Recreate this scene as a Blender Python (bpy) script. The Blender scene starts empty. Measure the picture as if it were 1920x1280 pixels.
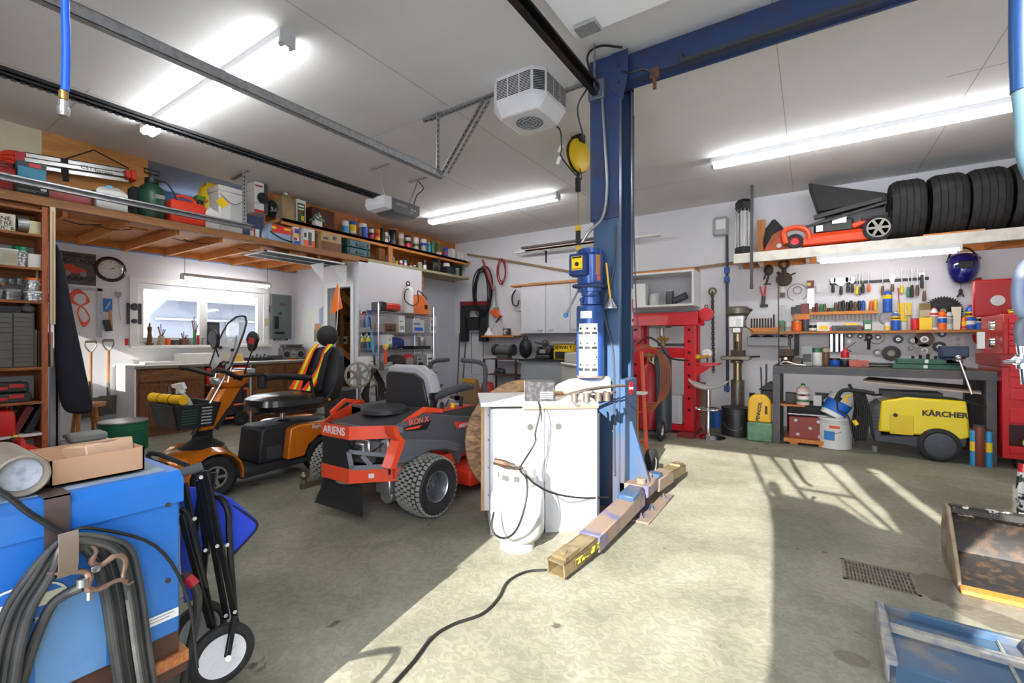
import bpy,bmesh,math,random
from mathutils import Matrix,Vector,Euler
R=math.radians
random.seed(7)
SC=bpy.context.scene
COL=SC.collection
# ---------------------------------------------------------------- camera
cam=bpy.data.cameras.new('camera');cam_o=bpy.data.objects.new('camera',cam);COL.objects.link(cam_o)
YAW=math.atan(559/850)
cam.sensor_width=36;cam.lens=850/1920*36;cam.clip_start=.05;cam.clip_end=300
cam_o.location=(0,0,1.2);cam_o.rotation_euler=(R(90),0,YAW)
SC.camera=cam_o
# ---------------------------------------------------------------- light and exposure
SC.view_settings.view_transform='Standard';SC.view_settings.look='None'
SC.view_settings.gamma=1;SC.view_settings.exposure=1.12;SC.view_settings.use_curve_mapping=False
SC.cycles.max_bounces=10;SC.cycles.diffuse_bounces=6;SC.cycles.glossy_bounces=3
SC.cycles.transmission_bounces=6;SC.cycles.transparent_max_bounces=8
SC.cycles.caustics_reflective=False;SC.cycles.caustics_refractive=False
SC.cycles.sample_clamp_indirect=6
wd=bpy.data.worlds.new('world');SC.world=wd;wd.use_nodes=True
nt=wd.node_tree;nt.nodes.clear()
wo=nt.nodes.new('ShaderNodeOutputWorld');bg=nt.nodes.new('ShaderNodeBackground')
wm=nt.nodes.new('ShaderNodeMix');wm.data_type='RGBA';sk=nt.nodes.new('ShaderNodeTexSky')
try:
    sk.sky_type='NISHITA';sk.sun_disc=False;sk.sun_elevation=R(26);sk.sun_rotation=R(180)
except Exception:pass
wm.inputs[0].default_value=.985;wm.inputs[7].default_value=(.93,.965,1,1)
nt.links.new(sk.outputs[0],wm.inputs[6]);nt.links.new(wm.outputs[2],bg.inputs[0]);nt.links.new(bg.outputs[0],wo.inputs[0])
bg.inputs[1].default_value=3.0
sun=bpy.data.lights.new('sun','SUN');sun.energy=7.6;sun.angle=R(.4);sun.color=(1,.965,.89)
sun_o=bpy.data.objects.new('sun',sun);COL.objects.link(sun_o)
SUN_D=Vector((-.1391,.9903,-.50)).normalized()
sun_o.rotation_euler=SUN_D.to_track_quat('-Z','Y').to_euler();sun_o.location=(1,-6,5)
LAMP=14.0          # radiance of a fluorescent tube
CA,SA=math.cos(YAW),math.sin(YAW)
def W(px,py,X=None,Y=None,Z=None):
    """measured point: where a sight line meets a real plane of the room"""
    u=(px-960)/850;v=(640-py)/850
    dx,dy,dz=-SA+CA*u,CA+SA*u,v
    t=X/dx if X is not None else Y/dy if Y is not None else (Z-1.2)/dz
    return Vector((dx*t,dy*t,1.2+dz*t))
# ---------------------------------------------------------------- materials
def lin(c):
    return tuple(((k/255)/12.92 if k <= 10 else (((k/255)+.055)/1.055)**2.4) for k in c[:3])+(1,)
_M={}
def mat(c,rough=.6,metal=0,dirt=0,dcol=(60,50,40),sc=8,em=0,coat=0,bump=0,name=None,trans=0,alpha=1,stretch=None,spec=None,thr=(.45,.7)):
    key=(tuple(c),rough,metal,dirt,tuple(dcol),sc,em,coat,bump,trans,alpha,stretch,spec,thr)
    if key in _M:return _M[key]
    m=bpy.data.materials.new(name or 'paint');m.use_nodes=True
    n=m.node_tree.nodes;l=m.node_tree.links;b=n['Principled BSDF']
    b.inputs['Base Color'].default_value=lin(c);b.inputs['Roughness'].default_value=rough
    b.inputs['Metallic'].default_value=metal
    if coat:b.inputs['Coat Weight'].default_value=coat
    if spec is not None:b.inputs['Specular IOR Level'].default_value=spec
    if trans:b.inputs['Transmission Weight'].default_value=trans;b.inputs['IOR'].default_value=1.1
    if alpha < 1:b.inputs['Alpha'].default_value=alpha
    if em:b.inputs['Emission Color'].default_value=lin(c);b.inputs['Emission Strength'].default_value=em
    if not em:
        tc=n.new('ShaderNodeTexCoord');mp=n.new('ShaderNodeMapping');l.new(tc.outputs['Object'],mp.inputs[0])
        if stretch:mp.inputs['Scale'].default_value=stretch
        no=n.new('ShaderNodeTexNoise');no.inputs['Scale'].default_value=sc;no.inputs['Detail'].default_value=5
        l.new(mp.outputs[0],no.inputs[0])
        rp=n.new('ShaderNodeMapRange');rp.inputs[1].default_value=thr[0];rp.inputs[2].default_value=thr[1]
        rp.inputs[3].default_value=0;rp.inputs[4].default_value=dirt if dirt else .06
        l.new(no.outputs[0],rp.inputs[0])
        mx=n.new('ShaderNodeMix');mx.data_type='RGBA';l.new(rp.outputs[0],mx.inputs[0])
        mx.inputs[6].default_value=lin(c);mx.inputs[7].default_value=lin(dcol);l.new(mx.outputs[2],b.inputs['Base Color'])
        if bump:
            bp=n.new('ShaderNodeBump');bp.inputs['Strength'].default_value=bump;bp.inputs['Distance'].default_value=.01
            l.new(no.outputs[0],bp.inputs['Height']);l.new(bp.outputs[0],b.inputs['Normal'])
    _M[key]=m
    return m
def wood(c1,c2,sc=6,stretch=(1,14,14),rough=.65):
    key=('wood',c1,c2,sc,stretch)
    if key in _M:return _M[key]
    m=bpy.data.materials.new('wood');m.use_nodes=True
    n=m.node_tree.nodes;l=m.node_tree.links;b=n['Principled BSDF'];b.inputs['Roughness'].default_value=rough
    tc=n.new('ShaderNodeTexCoord');mp=n.new('ShaderNodeMapping');mp.inputs['Scale'].default_value=stretch
    l.new(tc.outputs['Object'],mp.inputs[0])
    no=n.new('ShaderNodeTexNoise');no.inputs['Scale'].default_value=sc;no.inputs['Detail'].default_value=6;no.inputs['Distortion'].default_value=1.2
    l.new(mp.outputs[0],no.inputs[0])
    cr=n.new('ShaderNodeValToRGB');cr.color_ramp.elements[0].position=.35;cr.color_ramp.elements[1].position=.68
    cr.color_ramp.elements[0].color=lin(c1);cr.color_ramp.elements[1].color=lin(c2)
    l.new(no.outputs[0],cr.inputs[0]);l.new(cr.outputs[0],b.inputs['Base Color'])
    _M[key]=m
    return m
BLACK=mat((24,24,26),.5);RUBBER=mat((34,34,36),.75,dirt=.4,dcol=(70,68,64));DGREY=mat((62,64,68),.5)
WHITE=mat((232,232,230),.5,dirt=.1,dcol=(190,186,178));CHROME=mat((215,215,218),.18,1);STEEL=mat((150,150,152),.38,.9,dirt=.4,dcol=(90,84,76))
GALV=mat((178,180,182),.42,.75,dirt=.5,dcol=(120,120,122),sc=30);RED=mat((196,22,32),.35,coat=.3);ORANGE=mat((238,92,38),.35,coat=.3)
YELLOW=mat((246,205,20),.4);BLUE=mat((30,90,190),.4);GREEN=mat((20,100,70),.5);IRON=mat((72,62,54),.6,.5,dirt=.5,dcol=(110,70,44),sc=20)
PINE=wood((186,112,50),(220,148,78));PINE_Y=wood((186,112,50),(220,148,78),stretch=(14,1,14));PINE_Z=wood((160,98,46),(200,136,76),stretch=(14,14,1))
KRAFT=mat((186,146,112),.8,dirt=.3,dcol=(150,110,80));GREY=mat((128,130,132),.5);LGREY=mat((196,198,198),.5);SILV=mat((186,186,184),.35,.8)
# ---------------------------------------------------------------- mesh builder
def rot3(r):return Euler(tuple(R(k) for k in r)).to_matrix().to_4x4()
def smoothline(pts,k):
    if k < 2 or len(pts) < 3:return [Vector(p) for p in pts]
    P=[Vector(p) for p in pts];P=[2*P[0]-P[1]]+P+[2*P[-1]-P[-2]];out=[]
    for i in range(1,len(P)-2):
        a,b,c,d=P[i-1:i+3]
        for j in range(k):
            t=j/k
            out.append(.5*((2*b)+(c-a)*t+(2*a-5*b+4*c-d)*t*t+(3*b-a-3*c+d)*t**3))
    out.append(P[-2]);return out
class MB:
    def __init__(s):s.v=[];s.f=[];s.mi=[];s.c=0;s.T=Matrix()
    def mt(s,i):s.c=i;return s
    def at(s,loc=(0,0,0),rot=(0,0,0)):s.T=Matrix.Translation(loc) @ rot3(rot);return s
    def add(s,vs,fs):
        o=len(s.v);s.v += [s.T @ Vector(v) for v in vs]
        for f in fs:s.f.append([o+i for i in f]);s.mi.append(s.c)
        return s
    def box(s,x,y,z,sx,sy,sz,rot=None,taper=None):
        """centre and size; taper scales the top"""
        hx,hy,hz=sx/2,sy/2,sz/2;tx,ty=taper or (1,1)
        vs=[Vector(p) for p in ((-hx,-hy,-hz),(hx,-hy,-hz),(hx,hy,-hz),(-hx,hy,-hz),(-hx*tx,-hy*ty,hz),(hx*tx,-hy*ty,hz),(hx*tx,hy*ty,hz),(-hx*tx,hy*ty,hz))]
        m=Matrix.Translation((x,y,z)) @ (rot3(rot) if rot else Matrix())
        return s.add([m @ v for v in vs],[(0,3,2,1),(4,5,6,7),(0,1,5,4),(1,2,6,5),(2,3,7,6),(3,0,4,7)])
    def bb(s,x0,y0,z0,x1,y1,z1):return s.box((x0+x1)/2,(y0+y1)/2,(z0+z1)/2,abs(x1-x0),abs(y1-y0),abs(z1-z0))
    def bar(s,a,b,w,h=None,up=(0,0,1)):
        a,b=Vector(a),Vector(b);h=h or w;d=(b-a);L=d.length;d.normalize();u=Vector(up)
        if abs(d.dot(u)) > .98:u=Vector((1,0,0))
        x=d.cross(u).normalized();u=x.cross(d)
        vs=[p+x*i*w/2+u*j*h/2 for p in (a,b) for i,j in ((-1,-1),(1,-1),(1,1),(-1,1))]
        return s.add(vs,[(0,3,2,1),(4,5,6,7),(0,1,5,4),(1,2,6,5),(2,3,7,6),(3,0,4,7)])
    def tube(s,pts,r,n=8,k=1,closed=False,cap=True,flat=None):
        P=smoothline(pts,k);m=len(P)
        rr=r if isinstance(r,(list,tuple)) else [r]*m
        if len(rr) != m:rr=[rr[min(len(rr)-1,int(i*(len(rr)-1)/(m-1)+.5))] for i in range(m)]
        t0=(P[1]-P[0]).normalized();nrm=t0.orthogonal().normalized();vs=[]
        for i in range(m):
            a=P[(i-1) % m] if (closed or i) else P[0];b=P[(i+1) % m] if (closed or i < m-1) else P[-1]
            t=(b-a).normalized() if (b-a).length > 1e-9 else t0
            nrm=nrm-t*nrm.dot(t)
            nrm=nrm.normalized() if nrm.length > 1e-6 else t.orthogonal().normalized()
            bn=t.cross(nrm)
            for j in range(n):
                q=2*math.pi*j/n;vs.append(P[i]+nrm*math.cos(q)*rr[i]*(flat or 1)+bn*math.sin(q)*rr[i])
        fs=[]
        for i in range(m if closed else m-1):
            for j in range(n):
                a=i*n+j;b=i*n+(j+1) % n;c=((i+1) % m)*n;fs.append((a,b,c+(j+1) % n,c+j))
        if not closed and cap:fs += [tuple(range(n))[::-1],tuple((m-1)*n+j for j in range(n))]
        return s.add(vs,fs)
    def cyl(s,a,b,r,r2=None,n=16):return s.tube([a,b],[r,r if r2 is None else r2],n)
    def lathe(s,prof,at=(0,0,0),axis='z',n=20,sq=None,cap=True):
        """prof: (radius, height) pairs turned about an axis; sq squeezes one side"""
        vs=[];fs=[];m=len(prof)
        for r,h in prof:
            for j in range(n):
                q=2*math.pi*(j+.5)/n;a,b=r*math.cos(q),r*math.sin(q)*(sq or 1)
                p=(a,b,h) if axis == 'z' else (h,a,b) if axis == 'x' else (a,h,b)
                vs.append(Vector(at)+Vector(p))
        for i in range(m-1):
            for j in range(n):fs.append((i*n+j,i*n+(j+1) % n,(i+1)*n+(j+1) % n,(i+1)*n+j))
        if prof[0] == prof[-1] or not cap:return s.add(vs,fs)
        if prof[0][0] > 1e-6:fs.append(tuple(range(n))[::-1])
        if prof[-1][0] > 1e-6:fs.append(tuple((m-1)*n+j for j in range(n)))
        return s.add(vs,fs)
    def prism(s,poly,d0,d1,plane='xz'):
        f={'xz':lambda a,b,d:(a,d,b),'yz':lambda a,b,d:(d,a,b),'xy':lambda a,b,d:(a,b,d)}[plane]
        n=len(poly);vs=[f(a,b,d0) for a,b in poly]+[f(a,b,d1) for a,b in poly]
        return s.add(vs,[tuple(range(n)),tuple(range(n,2*n))[::-1]]+[(i,(i+1) % n,n+(i+1) % n,n+i) for i in range(n)])
    def loft(s,rings,cap=True,closed=True):
        n=len(rings[0]);vs=[p for r in rings for p in r];fs=[]
        for i in range(len(rings)-1):
            for j in range(n if closed else n-1):fs.append((i*n+j,i*n+(j+1) % n,(i+1)*n+(j+1) % n,(i+1)*n+j))
        if cap:fs += [tuple(range(n))[::-1],tuple((len(rings)-1)*n+j for j in range(n))]
        return s.add(vs,fs)
    def ball(s,x,y,z,rx,ry=None,rz=None,n=14,m=9):
        ry=ry or rx;rz=rz or rx;vs=[];fs=[]
        for i in range(m+1):
            a=math.pi*i/m
            for j in range(n):
                b=2*math.pi*j/n;vs.append((x+rx*math.sin(a)*math.cos(b),y+ry*math.sin(a)*math.sin(b),z+rz*math.cos(a)))
        for i in range(m):
            for j in range(n):fs.append((i*n+j,(i+1)*n+j,(i+1)*n+(j+1) % n,i*n+(j+1) % n))
        return s.add(vs,fs)
    def torus(s,at,R_,r,axis='z',n=24,k=8,a0=0,a1=360):
        f={'z':lambda a,b:(a,b,0),'x':lambda a,b:(0,a,b),'y':lambda a,b:(a,0,b)}[axis]
        full=a1-a0 >= 360;N=n if full else n+1
        return s.tube([Vector(at)+Vector(f(R_*math.cos(R(a0+(a1-a0)*i/n)),R_*math.sin(R(a0+(a1-a0)*i/n)))) for i in range(N)],r,k,closed=full)
    def build(s,name,m,parent=None,bevel=0,sub=0,seg=1,ang=35,**kw):
        me=bpy.data.meshes.new(name);me.from_pydata([tuple(v) for v in s.v],[],s.f)
        for k in (m if isinstance(m,(list,tuple)) else [m]):me.materials.append(k)
        me.polygons.foreach_set('material_index',s.mi)
        b=bmesh.new();b.from_mesh(me);bmesh.ops.remove_doubles(b,verts=b.verts,dist=1e-5)
        bmesh.ops.recalc_face_normals(b,faces=b.faces)
        for f in b.faces:f.smooth=True
        b.to_mesh(me);b.free()
        if not sub:me.set_sharp_from_angle(angle=R(ang))
        o=bpy.data.objects.new(name,me);COL.objects.link(o)
        if parent:o.parent=parent
        if bevel:
            q=o.modifiers.new('bevel','BEVEL');q.width=bevel;q.segments=seg;q.limit_method='ANGLE';q.angle_limit=R(40)
        if sub:
            q=o.modifiers.new('sub','SUBSURF');q.levels=q.render_levels=sub
        for k,v in kw.items():o[k]=v
        return o
def tag(o,label=None,cat=None,group=None,loc=None,rz=None,kind=None):
    if label:o['label']=label
    if cat:o['category']=cat
    if group:o['group']=group
    if kind:o['kind']=kind
    if loc is not None:o.location=loc
    if rz is not None:o.rotation_euler[2]=R(rz)
    return o
def thing(name,label,cat,loc=(0,0,0),rz=0,group=None,rot=None):
    o=bpy.data.objects.new(name,None);COL.objects.link(o);o.empty_display_size=.05
    o.rotation_euler=tuple(R(k) for k in rot) if rot else (0,0,R(rz))
    return tag(o,label,cat,group,loc)
def struct(name,mb,m,parent=None,**k):
    return tag(mb.build(name,m,parent,**k),kind=None if parent else 'structure')
def dup(o,loc=None,rz=None,label=None,group=None,parent=None):
    c=o.copy();COL.objects.link(c)
    if parent:c.parent=parent
    for ch in o.children:dup(ch,parent=c)
    return tag(c,label,None,group,loc,rz)
def text(s,parent,m,size,loc,rot=(90,0,0),name='lettering',ext=.001,align='CENTER',sx=1,bold=0,shear=0):
    cu=bpy.data.curves.new(name,'FONT');cu.body=s;cu.size=size;cu.extrude=ext;cu.offset=bold;cu.align_x=align;cu.align_y='CENTER';cu.shear=shear
    t=bpy.data.objects.new('tmp',cu);me=bpy.data.meshes.new_from_object(t);me.name=name
    bpy.data.objects.remove(t);bpy.data.curves.remove(cu);me.materials.clear();me.materials.append(m)
    o=bpy.data.objects.new(name,me);COL.objects.link(o);o.parent=parent
    o.location=loc;o.rotation_euler=tuple(R(k) for k in rot);o.scale=(sx,1,1)
    return o
def wm_(root):
    """a builder that takes room coordinates for a part of root"""
    m=MB();m.T=(Matrix.Translation(root.location) @ root.rotation_euler.to_matrix().to_4x4()).inverted();return m
def D(px,py,t):return Vector(((-SA+CA*(px-960)/850)*t,(CA+SA*(px-960)/850)*t,1.2+(640-py)/850*t))
# ================================================================ the room
XL,XA,YB,H,YF,XR=-6.4,-7.6,7.5,3.3,-.3,3.4
CEIL=mat((230,230,230),.85,dirt=.12,dcol=(170,170,170),sc=1.2,name='ceiling board')
WALLM=mat((222,222,226),.8,dirt=.12,dcol=(188,188,194),sc=2.5,name='white wall paint')
WALLD=mat((196,198,206),.8,dirt=.2,dcol=(168,170,178),sc=2.5,name='grey white wall paint')
def floor_mat():
    m=bpy.data.materials.new('concrete');m.use_nodes=True;n=m.node_tree.nodes;l=m.node_tree.links;b=n['Principled BSDF']
    tc=n.new('ShaderNodeTexCoord')
    def noise(sc,det,dist=0):
        q=n.new('ShaderNodeTexNoise');q.inputs['Scale'].default_value=sc;q.inputs['Detail'].default_value=det;q.inputs['Distortion'].default_value=dist
        l.new(tc.outputs['Object'],q.inputs[0]);return q
    def ramp(src,p0,p1,c0,c1):
        r=n.new('ShaderNodeValToRGB');r.color_ramp.elements[0].position=p0;r.color_ramp.elements[1].position=p1
        r.color_ramp.elements[0].color=c0;r.color_ramp.elements[1].color=c1;l.new(src,r.inputs[0]);return r
    a=ramp(noise(1.6,8,.8).outputs[0],.36,.66,lin((126,125,109)),lin((154,151,135)))
    f=ramp(noise(22,8,1.5).outputs[0],.42,.6,(0,0,0,1),(1,1,1,1))
    mx=n.new('ShaderNodeMix');mx.data_type='RGBA';mx.blend_type='MULTIPLY';mx.inputs[0].default_value=.18
    l.new(a.outputs[0],mx.inputs[6]);l.new(f.outputs[0],mx.inputs[7])
    # oil and water stains with shapes of their own, near the floor drain
    prev=mx.outputs[2]
    for (x,y,sx,sy,rz,dark) in ((.56,2.98,.17,.2,25,.62),(.66,2.78,.16,.12,-20,.55),(.13,2.14,.07,.06,0,.5),(.45,2.5,.03,.02,0,.5),(-4.3,3.2,.5,.16,70,.35),(-5.6,2.6,.7,.14,75,.35),(-.9,6.7,1.2,.4,0,.3)):
        mp=n.new('ShaderNodeMapping');mp.vector_type='TEXTURE';mp.inputs['Location'].default_value=(x,y,0)
        mp.inputs['Rotation'].default_value=(0,0,R(rz));mp.inputs['Scale'].default_value=(sx,sy,1)
        l.new(tc.outputs['Object'],mp.inputs[0])
        g=n.new('ShaderNodeTexGradient');g.gradient_type='SPHERICAL';l.new(mp.outputs[0],g.inputs[0])
        nn=noise(5,5,.5);ad=n.new('ShaderNodeMath');ad.operation='MULTIPLY_ADD';l.new(nn.outputs[0],ad.inputs[0]);ad.inputs[1].default_value=.9;l.new(g.outputs[0],ad.inputs[2])
        rr=ramp(ad.outputs[0],.62,.68,(0,0,0,1),(dark,dark,dark,1))
        m2=n.new('ShaderNodeMix');m2.data_type='RGBA';l.new(rr.outputs[0],m2.inputs[0]);l.new(prev,m2.inputs[6]);m2.inputs[7].default_value=lin((84,74,66));prev=m2.outputs[2]
    l.new(prev,b.inputs['Base Color']);b.inputs['Roughness'].default_value=.62;b.inputs['Specular IOR Level'].default_value=.3
    bp=n.new('ShaderNodeBump');bp.inputs['Strength'].default_value=.12;bp.inputs['Distance'].default_value=.01
    l.new(f.outputs[0],bp.inputs['Height']);l.new(bp.outputs[0],b.inputs['Normal'])
    return m
CONC=floor_mat()
DX0,DX1,DY0,DY1=.14,.44,2.84,3.1      # drain pit
mb=MB()
for a in ((XA-.1,YF-.5,DX0,YB),(DX1,YF-.5,XR,YB),(DX0,YF-.5,DX1,DY0),(DX0,DY1,DX1,YB)):mb.bb(a[0],a[1],-.1,a[2],a[3],0)
struct('floor',mb,CONC)
struct('wall_drain_pit',MB().bb(DX0,DY0,-.14,DX1,DY1,-.1),mat((20,19,18),.9))
struct('ceiling',MB().bb(XL,YF,H,XR,YB+.1,H+.1),CEIL)
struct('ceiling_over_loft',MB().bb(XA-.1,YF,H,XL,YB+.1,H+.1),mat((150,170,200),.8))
seam=MB()
for x in (-5.1,-3.9,-2.7,-.2,1.1):seam.bb(x,0,H-.0015,x+.006,YB,H+.01)
for y,x0,x1 in ((1.22,-6.4,-5.0),(3.1,-3.9,-2.1),(6.2,-6.4,-1),(4.9,.9,3.4)):seam.bb(x0,y,H-.0015,x1,y+.006,H+.01)
struct('ceiling_seam',seam,mat((178,178,178),.9))
struct('wall_back',MB().bb(XL-.2,YB,0,XR,YB+.1,H),WALLM)
struct('wall_right',MB().bb(XR,YF,0,XR+.1,YB,H),WALLM)
# left wall above the loft: bare board, plywood and an opening with a blue loft room behind
PLY=wood((168,100,44),(200,130,64),sc=2.5,stretch=(6,6,1.2));PLYL=wood((196,134,66),(216,158,88),sc=2,stretch=(6,1.2,6))
struct('wall_left_front',MB().bb(XL-.06,YF,0,XL,.2,H).bb(XL-.06,.2,2.47,XL,1.2,H),mat((222,214,192),.8))
struct('wall_left_plywood',MB().bb(XL-.05,1.2,2.47,XL,2.07,H),PLYL)
struct('wall_left_shelf_backing',MB().bb(XL-.05,3.42,2.47,XL,YB,H),PLY)
struct('wall_loft_blue',MB().bb(XA,YF,2.4,XA+.05,2.55,H).bb(XA,3.1,2.4,XA+.05,5,H).bb(XA,2.55,2.4,XA+.05,3.1,2.74).bb(XA,2.55,3.16,XA+.05,3.1,H),mat((110,150,206),.7))
struct('trim_1',MB().bb(XA+.05,2.5,2.7,XA+.08,2.55,3.2).bb(XA+.05,3.1,2.7,XA+.08,3.15,3.2).bb(XA+.05,2.5,2.69,XA+.08,3.15,2.74),mat((130,165,214),.6))
# alcove with the window
WX0,WX1,WZ0,WZ1=2.34,4.02,1.18,2.0
w=MB();w.bb(XA-.1,YF,0,XA,WX0,2.42).bb(XA-.1,WX1,0,XA,4.7,2.42).bb(XA-.1,WX0,0,XA,WX1,WZ0).bb(XA-.1,WX0,WZ1,XA,WX1,2.42)
struct('wall_alcove',w,WALLM)
# end of the alcove towards the street has a tall window that lets the sun onto the worktop
struct('wall_front_alcove',MB().bb(XA,YF-.08,0,-7.35,YF,H).bb(-6.85,YF-.08,0,XL,YF,H).bb(-7.35,YF-.08,0,-6.85,YF,1.75).bb(-7.35,YF-.08,2.38,-6.85,YF,H),WALLM)
YD=4.57;XB=-5.85;YBX=5.93;DRX0,DRX1,DRZ=-6.62,-6.03,2.07
w=MB();w.bb(XA,YD,0,DRX0,YD+.1,2.468).bb(DRX1,YD,0,XB,YD+.1,2.468).bb(DRX0,YD,DRZ,DRX1,YD+.1,2.468)
struct('wall_partition',w,WALLM)
struct('wall_closet',MB().bb(XB-.08,YD+.1,0,XB,YBX,2.468).bb(XL-.05,YBX-.08,0,XB-.08,YBX,2.468),WALLM)
struct('wall_left_rear',MB().bb(XL-.08,YBX,0,XL,YB,2.468),WALLD)
struct('door_1',MB().bb(DRX0-.07,YD-.02,0,DRX0,YD+.02,DRZ+.08).bb(DRX1,YD-.02,0,DRX1+.07,YD+.02,DRZ+.08).bb(DRX0,YD-.02,DRZ,DRX1,YD+.02,DRZ+.08).bb(DRX0,YD+.02,0,DRX0+.02,YD+.12,DRZ),WHITE)
struct('wall_closet_inside',MB().bb(XA,6.0,0,XB-.08,6.05,2.468).bb(XA-.05,YD+.1,0,XA,6.0,2.468).bb(XA,YD+.1,2.4,XB-.09,6.0,2.468),wood((150,100,58),(190,136,84),sc=2,stretch=(2,2,6)))
# window frame
wf=MB();f=.075
for (a,b,c,d) in ((WX0,WZ0,WX1,WZ0+f),(WX0,WZ1-f,WX1,WZ1),(WX0,WZ0+f,WX0+f,WZ1-f),(WX1-f,WZ0+f,WX1,WZ1-f),(3.09,WZ0+f,3.2,WZ1-f)):wf.bb(XA-.1,a,b,XA-.02,c,d)
win=struct('window_1',wf,WHITE,bevel=.006)
wt=MB()
for (a,b,c,d) in ((WX0-.09,WZ1,WX1+.09,WZ1+.08),(WX0-.09,WZ0-.03,WX0,WZ1),(WX1,WZ0-.03,WX1+.09,WZ1)):wt.bb(XA-.01,a,b,XA+.022,c,d)
wt.build('window_casing',WHITE,win,bevel=.005)
MB().bb(XA-.05,WX0-.1,WZ0-.07,XA+.1,WX1+.1,WZ0-.03).build('window_sill',WHITE,win,bevel=.005)
GLASS=mat((250,252,255),.02,trans=1,name='glass',spec=.3)
def thin_glass():
    m=bpy.data.materials.new('window glass');m.use_nodes=True;n=m.node_tree.nodes;l=m.node_tree.links;n.clear()
    o=n.new('ShaderNodeOutputMaterial');mx=n.new('ShaderNodeMixShader');t=n.new('ShaderNodeBsdfTransparent');g=n.new('ShaderNodeBsdfGlossy')
    g.inputs['Roughness'].default_value=.03;t.inputs[0].default_value=(.94,.96,.97,1);mx.inputs[0].default_value=.07
    l.new(t.outputs[0],mx.inputs[1]);l.new(g.outputs[0],mx.inputs[2]);l.new(mx.outputs[0],o.inputs[0]);return m
TG=thin_glass()
MB().bb(XA-.065,WX0+f,WZ0+f,XA-.06,3.09,WZ1-f).build('pane',TG,win)
MB().bb(XA-.065,3.2,WZ0+f,XA-.06,WX1-f,WZ1-f).build('pane',TG,win)
win2=struct('window_2',MB().bb(XA,2.55,2.74,XA+.04,3.1,2.77).bb(XA,2.55,3.13,XA+.04,3.1,3.16).bb(XA,2.55,2.74,XA+.04,2.58,3.16).bb(XA,3.07,2.74,XA+.04,3.1,3.16),WHITE)
MB().bb(XA+.015,2.58,2.77,XA+.02,3.07,3.13).build('pane',TG,win2)
win3=struct('window_3',MB().bb(-7.35,YF-.06,1.75,-6.85,YF-.02,1.79).bb(-7.35,YF-.06,2.34,-6.85,YF-.02,2.38),WHITE)
MB().bb(-7.35,YF-.045,1.79,-6.85,YF-.04,2.34).build('pane',TG,win3)
# front wall with the two garage doorways
OX0,OX1,OZ=-1.27,2.3,2.95
w=MB();w.bb(XL,YF-.12,0,-5.9,YF,H).bb(-2.9,YF-.12,0,OX0,YF,H).bb(-5.9,YF-.12,2.7,-2.9,YF,H).bb(OX0,YF-.12,OZ,OX1,YF,H).bb(OX1,YF-.12,0,XR,YF,H)
struct('wall_front',w,WALLM)
gd=struct('door_2',MB().bb(-5.9,YF-.06,0,-2.9,YF-.01,1.3).bb(-5.9,YF-.06,1.9,-2.9,YF-.01,2.7).bb(-5.9,YF-.06,1.3,-5.6,YF-.01,1.9).bb(-4.5,YF-.06,1.3,-4.3,YF-.01,1.9).bb(-3.2,YF-.06,1.3,-2.9,YF-.01,1.9),WHITE)
MB().bb(-5.6,YF-.04,1.3,-3.2,YF-.035,1.9).build('pane',mat((240,244,248),.5,trans=.8),gd)  # frosted panes added to the unseen door for soft fill light
struct('ground',MB().bb(-30,-16,-.16,20,YF-.5,-.02).bb(-30,YF-.5,-.16,XA-.1,20,-.02),mat((236,240,246),.8,dirt=.2,dcol=(200,206,216),sc=.6))
# ---------------------------------------------------------------- overhead garage door of the right bay, rolled up under the ceiling
g=thing('overhead_garage_door','white sectional garage door rolled up under the ceiling beside the lift post','garage door',(0,0,3.06))
SEC=mat((226,227,228),.5,dirt=.06,dcol=(200,200,200),sc=2)
for i in range(5):
    y0=-.2+i*.545
    MB().bb(-1.2,y0,-.02,2.28,y0+.54,.03).build('door_section',SEC,g,bevel=.006)
    if i:MB().bb(-1.12,y0-.05,-.05,-1.03,y0+.05,-.02).cyl((-1.25,y0,-.045),(-1.05,y0,-.045),.008).bb(-1.13,y0-.07,-.024,-1.02,y0+.07,-.02).cyl((-1.27,y0,-.045),(-1.245,y0,-.045),.022).build('roller_hinge',GALV,g)
    if i:MB().bb(-.1,y0-.06,-.03,-.02,y0+.06,-.02).build('hinge',GALV,g)
MB().bb(-1.15,2.40,-.045,-1.02,2.5,-.02).build('end_bracket',GALV,g)
def track(name,label,x,y0,y1,z,w,h,m,side=1):
    t=thing(name,label,'track',(x,y0,z));L=y1-y0
    MB().bb(0,0,-h/2,.003*side,L,h/2).bb(0,0,h/2-.003,w*side,L,h/2).bb(0,0,-h/2,w*.8*side,L,-h/2+.003).bb(w*side,0,h/2-.016,w*side-.003,L,h/2).build('rail',m,t)
    return t
tb=mat((46,46,48),.35,.7,dirt=.5,dcol=(120,84,52),sc=3,stretch=(1,.3,1))
t=track('door_track','black angle track running under the ceiling to the top of the lift post',-1.30,-.25,3.06,2.99,.05,.075,tb)
MB().bb(-.02,0,.0375,.03,3.3,.043).build('top_flange',tb,t)
MB().bar((.03,3.24,0),(.03,3.24,.31),.03,.004).build('hanger',GALV,t)
PERF=mat((150,152,154),.4,.8,dirt=.8,dcol=(40,40,42),sc=60,thr=(.58,.62))
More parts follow.
